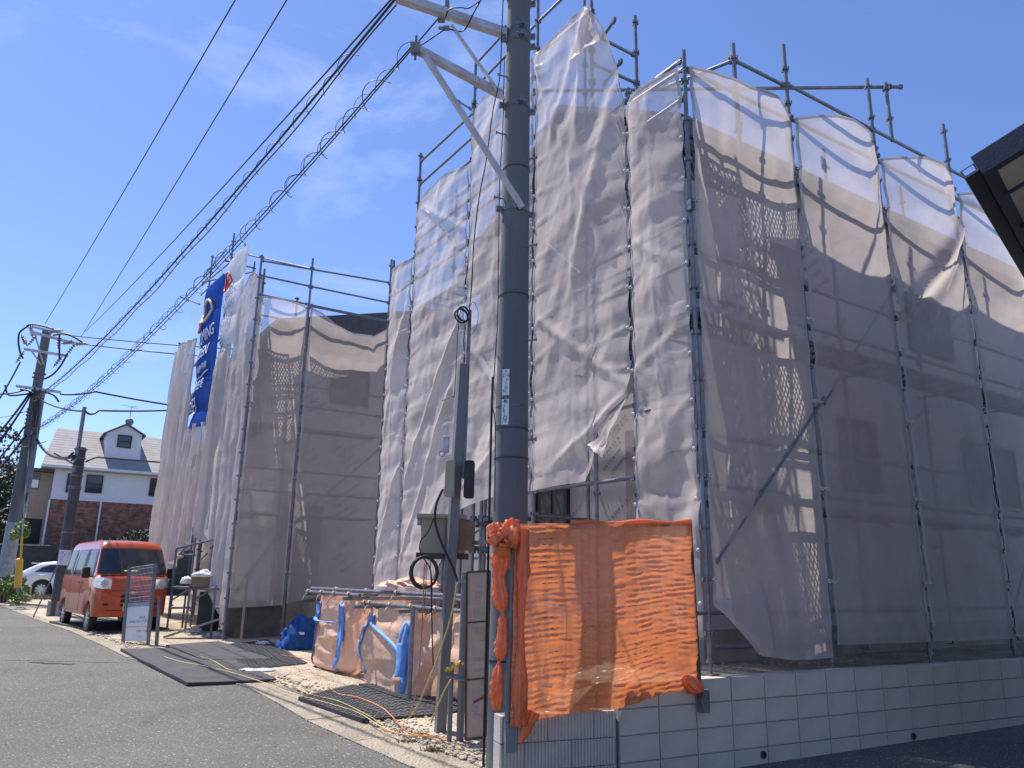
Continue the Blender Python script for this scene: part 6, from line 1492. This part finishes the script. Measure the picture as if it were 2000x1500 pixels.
def px_window(par, x0, y0, x1, y1, u, fr=FRAME, wht=False):
    a, b = px_on(x0, y0, u), px_on(x1, y1, u); c = (a+b)/2; w_ = abs((b-a).dot(D2)); h_ = abs(b.z-a.z)
    g = MB(); g.box(c, D2, D1, ZU, w_/2, .03, h_/2); gg = g.build('window', GLASS, par)
    f = MB(); t = .05
    for s in (-1, 1): f.box(c+D2*s*w_/2-D1*.02, D2, D1, ZU, t/2, .05, h_/2+t/2); f.box(c+ZU*s*h_/2-D1*.022, D2, D1, ZU, w_/2, .05, t/2)
    f.box(c-D1*.03, D2, D1, ZU, w_/2-.02, .03, .018); f.build('frame', HWHITE if wht else FRAME, gg)
px_window(fh, 134, 926, 149, 962, UH); px_window(fh, 171, 928, 197, 963, UH); px_window(fh, 295, 935, 320, 970, UH); px_window(fh, 283, 1035, 309, 1074, UH-.02, wht=True); px_window(fh, 345, 938, 372, 972, UH)
# dormer
ud = UH+.75; dl, dr = px_on(208, 875, ud), px_on(276, 880, ud); pk = px_on(248, 829, ud); el, er = px_on(210, 842, ud), px_on(278, 846, ud)
mb = MB(); bl, br = Vector((dl.x, dl.y, 7.0)), Vector((dr.x, dr.y, 7.0)); dp = D1*2.8
mb.add([bl, br, er, pk, el, bl+dp, br+dp, er+dp, pk+dp, el+dp], [(0, 1, 2, 3, 4), (1, 6, 7, 2), (5, 0, 4, 9), (9, 8, 7, 6, 5)]); dm = mb.build('dormer', HWHITE, fh)
mb = MB(); ov = .18
for (e_, sgn) in ((el, -1), (er, 1)):
    tip = e_+D2*sgn*.18-ZU*.12
    mb.add([pk-D1*ov+ZU*.05, tip-D1*ov, tip+dp, pk+dp+ZU*.05, pk-D1*ov-ZU*.04, tip-D1*ov-ZU*.08, tip+dp-ZU*.08, pk+dp-ZU*.04], [(0, 1, 2, 3), (7, 6, 5, 4), (0, 4, 5, 1), (1, 5, 6, 2), (2, 6, 7, 3)])
mb.build('dormer_roof', SHING, dm); px_window(dm, 232, 850, 254, 875, ud-.02)
for (xa, ya, xb, yb) in ((97, 976, 78, 1075), (198, 976, 189, 1075)):
    mb = MB(); a, b = px_on(xa, ya, UH-.1), px_on(xb, yb, UH-.1); b = Vector((a.x, a.y, .5)); mb.cyl(a, b, .045, n=8); mb.build('downpipe', HWHITE, fh, smooth='auto')
ant = MB(); c = px_on(253, 820, ud+1.5); ant.cyl(c-ZU*.5, c+ZU*.75, .018, n=6); ant.beam(c+Vector((-.5, 0, .85)), c+Vector((.3, 0, .65)), .02, .02); ant.beam(c+Vector((-.05, 0, .74)), c+Vector((.35, 0, .74)), .02, .02); ant.build('aerial', STEELD, fh)
ds = MB(); ds.cyl(px_on(253, 824, ud+1.0), px_on(253, 824, ud+1.0)-D1*.05, .21, .16, 18); ds.build('satellite_dish', STEEL, fh, smooth='auto')
bw = thing('beige_house', 'narrow beige house wing left of the white and brick house', 'house', tuple(P(UH+1, -5, .4)))
ub = UH+.6; a, b = px_on(52, 1000, ub), px_on(101, 1000, ub); va, vb_ = UV(a)[1], UV(b)[1]
wb_ = wall_piece('wall', P(ub, va, 0), P(ub, vb_, 0), .4, 6.2, -D1, HBEIGE, bw, .2)
mb = MB(); mb.box(P(ub+2, va+.1, 3.3), D1, D2, ZU, 1.9, .1, 2.9); mb.build('side_wall', HBEIGE, bw)
mb = MB(); mb.box(P(ub+1.6, (va+vb_)/2, 6.28), D1, D2, ZU, 2.2, (vb_-va)/2+.35, .06); mb.build('roof', SHING, bw)
c = px_on(67, 940, ub); mb = MB(); mb.box(c, D2, D1, ZU, .22, .04, .40); g_ = mb.build('window', GLASS, bw); mb = MB(); mb.box(c-D1*.03-ZU*.12, D2, D1, ZU, .18, .04, .2); mb.build('lit_pane_white', WPR, g_)  # white panel stands for the brightly lit part of the pane
c = px_on(60, 1035, ub); mb = MB(); mb.box(c-ZU*.3, D2, D1, ZU, .42, .03, .85); mb.build('doorway', DARKGAP, bw)
gw_ = thing('garden_wall', 'dark garden wall with pale coping in front of the distant houses', 'wall', tuple(P(37, 0, .4)))
mb = MB(); mb.box(P(37, -1, 1.45), D2, D1, ZU, 11, .1, 1.12); mb.build('wall_body', HEDGE, gw_)
mb = MB(); mb.box(P(37, -8, 2.60), D2, D1, ZU, 4.5, .14, .03); mb.build('coping', CONCL, gw_)

# vegetation
def foliage(name, c, r, n, size, mat, par, squash=(1, 1, 1), seed=0):
    rg = np.random.default_rng(seed); mb = MB(); c = Vector(c); lobes = [(Vector(rg.normal(0, .5, 3)), rg.uniform(.35, .7)) for _ in range(9)]
    for k in range(n):
        L, lr = lobes[rg.integers(0, 9)]; d = Vector(rg.normal(0, 1, 3)).normalized()*lr*rg.uniform(.55, 1.0)**.5
        p = c+Vector(((L.x+d.x)*r*squash[0], (L.y+d.y)*r*squash[1], (L.z+d.z)*r*squash[2]))
        a = Vector(rg.normal(0, 1, 3)).normalized(); b = a.orthogonal().normalized(); s = size*rg.uniform(.6, 1.3)
        mb.add([p-a*s, p+b*s*.45, p+a*s, p-b*s*.45], [(0, 1, 2, 3)])
    return mb.build(name, mat, par)
def tree(name, lab, base, h, r, n, size, mat, seed, squash=(1, 1, 1)):
    t = thing(name, lab, 'tree', tuple(base)); b = Vector(base); mb = MB(); mb.cyl(b, b+ZU*h*.7, .05*h*.5, .02*h*.5, 8)
    for k in range(5):
        a = k*1.3+seed; mb.cyl(b+ZU*h*(.3+.07*k), b+Vector((cos(a)*r*.6, sin(a)*r*.6, h*(.55+.08*k))), .015*h*.6, .01, 6)
    mb.build('trunk', BARK, t); foliage('crown', b+ZU*(h*.62), r, n, size, mat, t, squash, seed); return t
tree('evergreen_tree', 'dark evergreen tree mass at the left edge behind the pole', (-30.8, 45, .4), 6.9, 3.0, 9000, .13, LEAFD, 3, (1.1, 1, 1.15))
tree('evergreen_tree', 'dark low evergreen crowding the garden wall at the left edge', (-28.9, 42.5, .4), 5.0, 2.1, 5000, .12, LEAFD, 5, (1, 1, 1.1))
tree('evergreen_tree', 'small dark shrub tree against the brick wall behind the van', P(36.2, -.9, .4), 3.6, 1.3, 3500, .09, LEAFD, 8, (1.3, .6, .8))
def shrub(name, lab, c, r, n, size, mat, seed, sq):
    t = thing(name, lab, 'plant', tuple(c)); mb = MB()
    for k in range(5): a = k*1.26; mb.cyl(c, Vector(c)+Vector((cos(a)*r*.4, sin(a)*r*.4, r*.6)), .012, .005, 5)
    mb.build('stem', BARK, t); foliage('leaves', Vector(c)+ZU*r*.45*sq[2], r, n, size, mat, t, sq, seed)
shrub('leafy_weed', 'bright green leafy weeds beside the yellow guard at the left', aty(22, 1165, 26.5), .55, 900, .06, LEAFB, 11, (1.2, .6, .8))
shrub('leafy_weed', 'small green creeper sprig on the far left pole', aty(42, 1045, 27), .40, 350, .06, LEAFB, 12, (.7, .5, 1.0))
shrub('leafy_weed', 'green sprig between the bollard and the yellow guard', aty(34, 1172, 24.2), .28, 320, .05, LEAFB, 14, (1.2, .6, .6))
def tuft(lab, c, w_, n, h, seed):
    rg = np.random.default_rng(seed); mb = MB(); c = Vector(c)
    for k in range(n):
        p = c+Vector((rg.normal(0, w_), rg.normal(0, w_*.5), 0)); p.z = ground_z(p.x, p.y)+.01; d = Vector((rg.normal(0, .4), rg.normal(0, .4), 1)).normalized(); hh = h*rg.uniform(.4, 1.1)
        s = Vector((rg.normal(), rg.normal(), 0)).normalized()*.006*(1+h*3); q = p+d*hh*.6; e = p+d*hh+Vector((d.x, d.y, -.2))*hh*.35
        mb.add([p-s, p+s, q+s*.7, q-s*.7, e], [(0, 1, 2, 3), (3, 2, 4)])
    return tag(mb.build('grass_tuft', GRASSM, None), lab, 'grass tuft')
tuft('dry grass tuft right of the stone bollard', atz(80, 1172, .4), .5, 420, .30, 1)
tuft('dry grass at the foot of the leafy weeds', atz(25, 1172, .38), .5, 300, .25, 2)
tuft('small green weed on the gutter before the steel post', atz(845, 1468, .05), .05, 90, .06, 3)
tuft('tiny weed by the gutter under the patterned mat', atz(790, 1452, .05), .05, 50, .04, 4)

# yellow guard, bollard
yg = thing('guy_guard', 'yellow plastic guy wire guard leaning beside the far left pole', 'wire guard', tuple(aty(37, 1172, 25.2)))
mb = MB(); a, b = aty(35, 1148, 25.2), aty(38, 1093, 25.2); mb.cyl(a, b, .11, n=14); mb.cyl(b, b+ZU*.05, .11, .06, 14); mb.build('guard', YEL, yg, smooth='auto')
mb = MB(); mb.cyl(aty(40, 1100, 25.2), aty(43, 1047, 25.2), .035, n=8); mb.build('upper_tube', YEL, yg); mb = MB(); mb.cyl(aty(35, 1175, 25.2), aty(36, 1140, 25.2), .06, n=8); mb.build('foot_pipe', STEEL, yg)
mb = MB(); mb.cyl(aty(43, 1048, 25.2), aty(58, 855, 27.7), .02, n=6); mb.build('guy_wire', STEEL, yg)
bo = atz(48, 1178, .36); mb = MB(); mb.box(bo+ZU*.28, _r0, (0, 1, 0), ZU, .12, .12, .30); tag(bevel(mb.build('bollard', CONCL, None), .03, 2), 'squat weathered concrete bollard at the road edge', 'bollard')

# ================================================================== SIGN BOARD, PLATFORM, RAMP
YS = 15.0
sb = thing('sign_board', 'wire mesh board with a small white printed notice before the orange van', 'sign board', tuple(aty(265, 1258, YS)))
S_ = lambda x, y, Y=YS: aty(x, y, Y)
for (a, b, Yx) in (((253, 1107), (240, 1256), 15.1), ((304, 1100), (288, 1268), 14.75), ((312, 1165), (305, 1269), 14.7)):
    pa, pb = aty(a[0], a[1], Yx), aty(b[0], b[1], Yx); mb = MB(); mb.beam(pa, pb, .05, .05, up=(0, 1, .01)); mb.build('leg', GREY, sb)
def sbp(a, b): return (S_(255, 1109, 15.1)*(1-a)+S_(302, 1102, 14.75)*a)*(1-b)+(S_(244, 1252, 15.1)*(1-a)+S_(286, 1252, 14.75)*a)*b
WIREM = surf('bright_wire', (.55, .55, .56), rough=.4, metal=.6, bump=0)
for b in (0, .035, .11, .19, .27, .35, .42, .475): mb = MB(); mb.cyl(sbp(0, b), sbp(1, b), .006, n=5); mb.build('mesh_wire', WIREM, sb)
for k in range(1, 18): mb = MB(); mb.cyl(sbp(k/18, 0), sbp(k/18, .475), .0028, n=4); mb.build('mesh_wire', WIREM, sb)
mb = MB(); q = [sbp(0.02, .49), sbp(.98, .49), sbp(.98, 1.0), sbp(.02, 1.0)]; off = Vector((0, -.02, 0)); mb.add([p+off for p in q]+[p for p in q], [(0, 3, 2, 1), (4, 5, 6, 7), (0, 1, 5, 4), (2, 3, 7, 6), (1, 2, 6, 5), (3, 0, 4, 7)]); sp_ = mb.build('notice_sheet', SIGNW, sb)
def sq(a0, b0, a1, b1, mt, nm='print_bar'):
    o2 = Vector((0, -.024, 0)); B = lambda b: .49+.51*b; mb = MB(); mb.add([sbp(a0, B(b0))+o2, sbp(a1, B(b0))+o2, sbp(a1, B(b1))+o2, sbp(a0, B(b1))+o2], [(3, 2, 1, 0)]); return mb.build(nm, mt, sp_)
sq(.02, 0, .98, .11, surf('sheet_band', (.33, .34, .36))); sq(.03, .62, .97, .645, ORP)
xd = (sbp(1, .8)-sbp(0, .8)).normalized()
for (tx, sz, a, b, mt) in (('小型移動式クレーン', .045, .12, .52, INK), ('株式会社', .045, .60, .42, INK), ('(レンタル', .085, .52, .53, TEAL), ('安全第一で作業', .045, .52, .77, INK), ('ご連絡先', .04, .58, .90, ORP)):
    o_ = sbp(a, .49+.51*b)+Vector((0, -.025, 0)); text_mesh(tx, sz, flat_map(o_, xd, ZU), mt, sp_)
pf = thing('work_platform', 'low pipe work platform with handrail between the van and the corner post', 'work platform', tuple(aty(380, 1245, 16.6)))
def pfp(a, b, r=.024, nm='pipe'): mb = MB(); mb.cyl(a, b, r, n=8); return mb.build(nm, STEELD, pf, smooth='auto')
Y1, Y2 = 16.9, 15.9
legs = [((345, 1070), (330, 1226), 17.6), ((382, 1050), (364, 1237), 16.8), ((378, 1030), (378, 1215), 18.0), ((395, 1015), (388, 1215), 18.4), ((422, 1143), (413, 1255), 15.9), ((447, 1150), (438, 1257), 15.7)]
for a, b, Y in legs: pfp(aty(a[0], a[1], Y), Vector((aty(a[0], a[1], Y).x, Y, lot_z(aty(a[0], a[1], Y).x, Y))), nm='leg')
pfp(aty(345, 1071, 17.6), aty(430, 1051, 16.4)); pfp(aty(336, 1147, 17.6), aty(420, 1149, 16.1), .03); pfp(aty(332, 1187, 17.6), aty(371, 1187, 16.8)); pfp(aty(350, 1082, 17.6), aty(382, 1084, 16.8), .018); pfp(aty(336, 1172, 17.6), aty(368, 1152, 16.8), .018); pfp(aty(375, 1175, 17), aty(415, 1150, 16.2), .018); pfp(aty(418, 1187, 16), aty(435, 1187, 15.8), .02); pfp(aty(350, 1083, 17.6), aty(366, 1066, 17.2), .015); pfp(aty(385, 1100, 17.4), aty(405, 1080, 17), .015)
mb = MB(); a, b = aty(338, 1146, 17.6), aty(415, 1148, 16.1); mb.add([a, b, b+D1*.0+D2*.55, a+D2*.55, a-ZU*.05, b-ZU*.05, b+D2*.55-ZU*.05, a+D2*.55-ZU*.05], [(0, 1, 2, 3), (7, 6, 5, 4), (0, 4, 5, 1), (1, 5, 6, 2), (2, 6, 7, 3), (3, 7, 4, 0)]); mb.build('deck_board', DECK, pf)
cb = aty(397, 1135, 16.6); mb = MB(); mb.box(cb, _r0, (0, 1, 0), ZU, .19, .15, .11); tag(mb.build('cardboard_box', CARD, None), 'open cardboard box standing on the low pipe platform', 'cardboard box')
cloth_heap('plastic_wrap', tuple(aty(395, 1127, 16.42)), .20, .10, .12, 53, PLASTIC, 'white crumpled plastic spilling from the cardboard box', 'plastic sheet', .4, 4)
cloth_heap('plastic_wrap', tuple(aty(367, 1140, 16.8)), .13, .10, .13, 57, PLASTIC, 'small white plastic bag lying left of the cardboard box', 'plastic sheet', .4, 4)
bn = aty(408, 1195, 17.4); mb = MB(); mb.box(bn, _r0, (0, 1, 0), ZU, .17, .2, .42); tag(bevel(mb.build('tall_bin', HEDGE, None), .01), 'dark grey upright bin under the pipe platform', 'bin')
mb = MB(); mb.beam(atz(322, 1247, .30)+ZU*.03, aty(436, 1207, 15.9), .26, .04); tag(mb.build('plank', surf('grey_plank', (.27, .26, .25), rough=.6, metal=.2), None), 'grey steel plank sloping up from the gravel to the corner post', 'plank')
mb = MB(); a = atz(470, 1258, .25); mb.box(a+Vector((0, .0, .6)), _r0, (0, 1, 0), ZU, .02, .02, .62); tag(mb.build('timber_batten', WOOD, None), 'pale upright timber batten against the dark porch base', 'timber')
mb = MB(); c = atz(540, 1255, .27); 

# ================================================================== NEIGHBOURING HOUSE, UPPER RIGHT
nh = thing('neighbour_house', 'dark edged house eave with beige soffit cutting in at the upper right', 'house', (4.6, 6, 0))
C0 = Vector((3.98, 6.03, 5.22)); ee = Vector((sin(radians(41.5)), cos(radians(41.5)), 0)); gg_ = Vector((ee.y, -ee.x, 0)); sl = .39; gs = Vector((gg_.x, gg_.y, sl)); LE, LG = 3.5, 6.0
nu = gs.cross(ee).normalized(); nu = nu if nu.z > 0 else -nu
def slab(o, a, b, t, nm, mat, par=nh):
    mb = MB(); dn = -nu*t; mb.add([o, o+a, o+a+b, o+b, o+dn, o+a+dn, o+a+b+dn, o+b+dn], [(0, 1, 2, 3), (7, 6, 5, 4), (0, 4, 5, 1), (1, 5, 6, 2), (2, 6, 7, 3), (3, 7, 4, 0)]); return mb.build(nm, mat, par)
slab(C0, ee*LE, gs*LG, .06, 'roof', surf('neighbour_roof', (.06, .06, .065), rough=.6))
mb = MB(); mb.beam(C0-nu*.11+gs*.05, C0+ee*LE-nu*.11+gs*.05, .11, .16, up=nu); mb.build('eave_board', NBDARK, nh)
mb = MB(); mb.beam(C0-nu*.11+ee*.04, C0+gs*LG-nu*.11+ee*.04, .10, .19, up=nu); mb.build('verge_board', NBDARK, nh)
mb = MB(); g0 = C0-gs*.06-nu*.10+ee*.02; mb.beam(g0-nu*.03, g0+ee*LE-nu*.03, .11, .012, up=nu)
for s in (-1, 1): mb.beam(g0+gs*.05*s, g0+gs*.05*s+ee*LE, .012, .07, up=nu)
mb.build('gutter', NBDARK, nh)
mb = MB(); 
for s in (-1, 1): mb.beam(g0+gs*.055*s-ee*.005+nu*.035, g0+gs*.055*s-ee*.005-nu*.04, .008, .008)
mb.beam(g0-gs*.055-ee*.005-nu*.04, g0+gs*.055-ee*.005-nu*.04, .008, .008); mb.beam(g0-gs*.055-ee*.005+nu*.035, g0+gs*.055-ee*.005+nu*.035, .008, .008); mb.build('gutter_end_rim', STEEL, nh)
slab(C0+gs*.05+ee*.05-nu*.165, ee*(LE-.1), gs*(LG-.1), .02, 'soffit', SOFF)
for t in (.62, 1.5): mb = MB(); mb.beam(C0+gs*.06+ee*t-nu*.195, C0+gs*LG+ee*t-nu*.195, .035, .03, up=nu); mb.build('soffit_batten', NBDARK, nh)
mb = MB(); mb.beam(C0+gs*.50+ee*.1-nu*.195, C0+gs*.50+ee*LE-nu*.195, .035, .03, up=nu); mb.build('soffit_batten', NBDARK, nh)
mb = MB(); o_ = C0+gg_*.75+ee*.75; mb.box(Vector((o_.x, o_.y, 2.5))+gg_*2.6+ee*1.35, gg_, ee, ZU, 2.6, 1.35, 2.6); mb.build('wall', surf('neighbour_wall_unseen', (.13, .12, .11), rough=.8), nh)  # out of view, added for its shadow; dark colour cuts bounce onto the nets
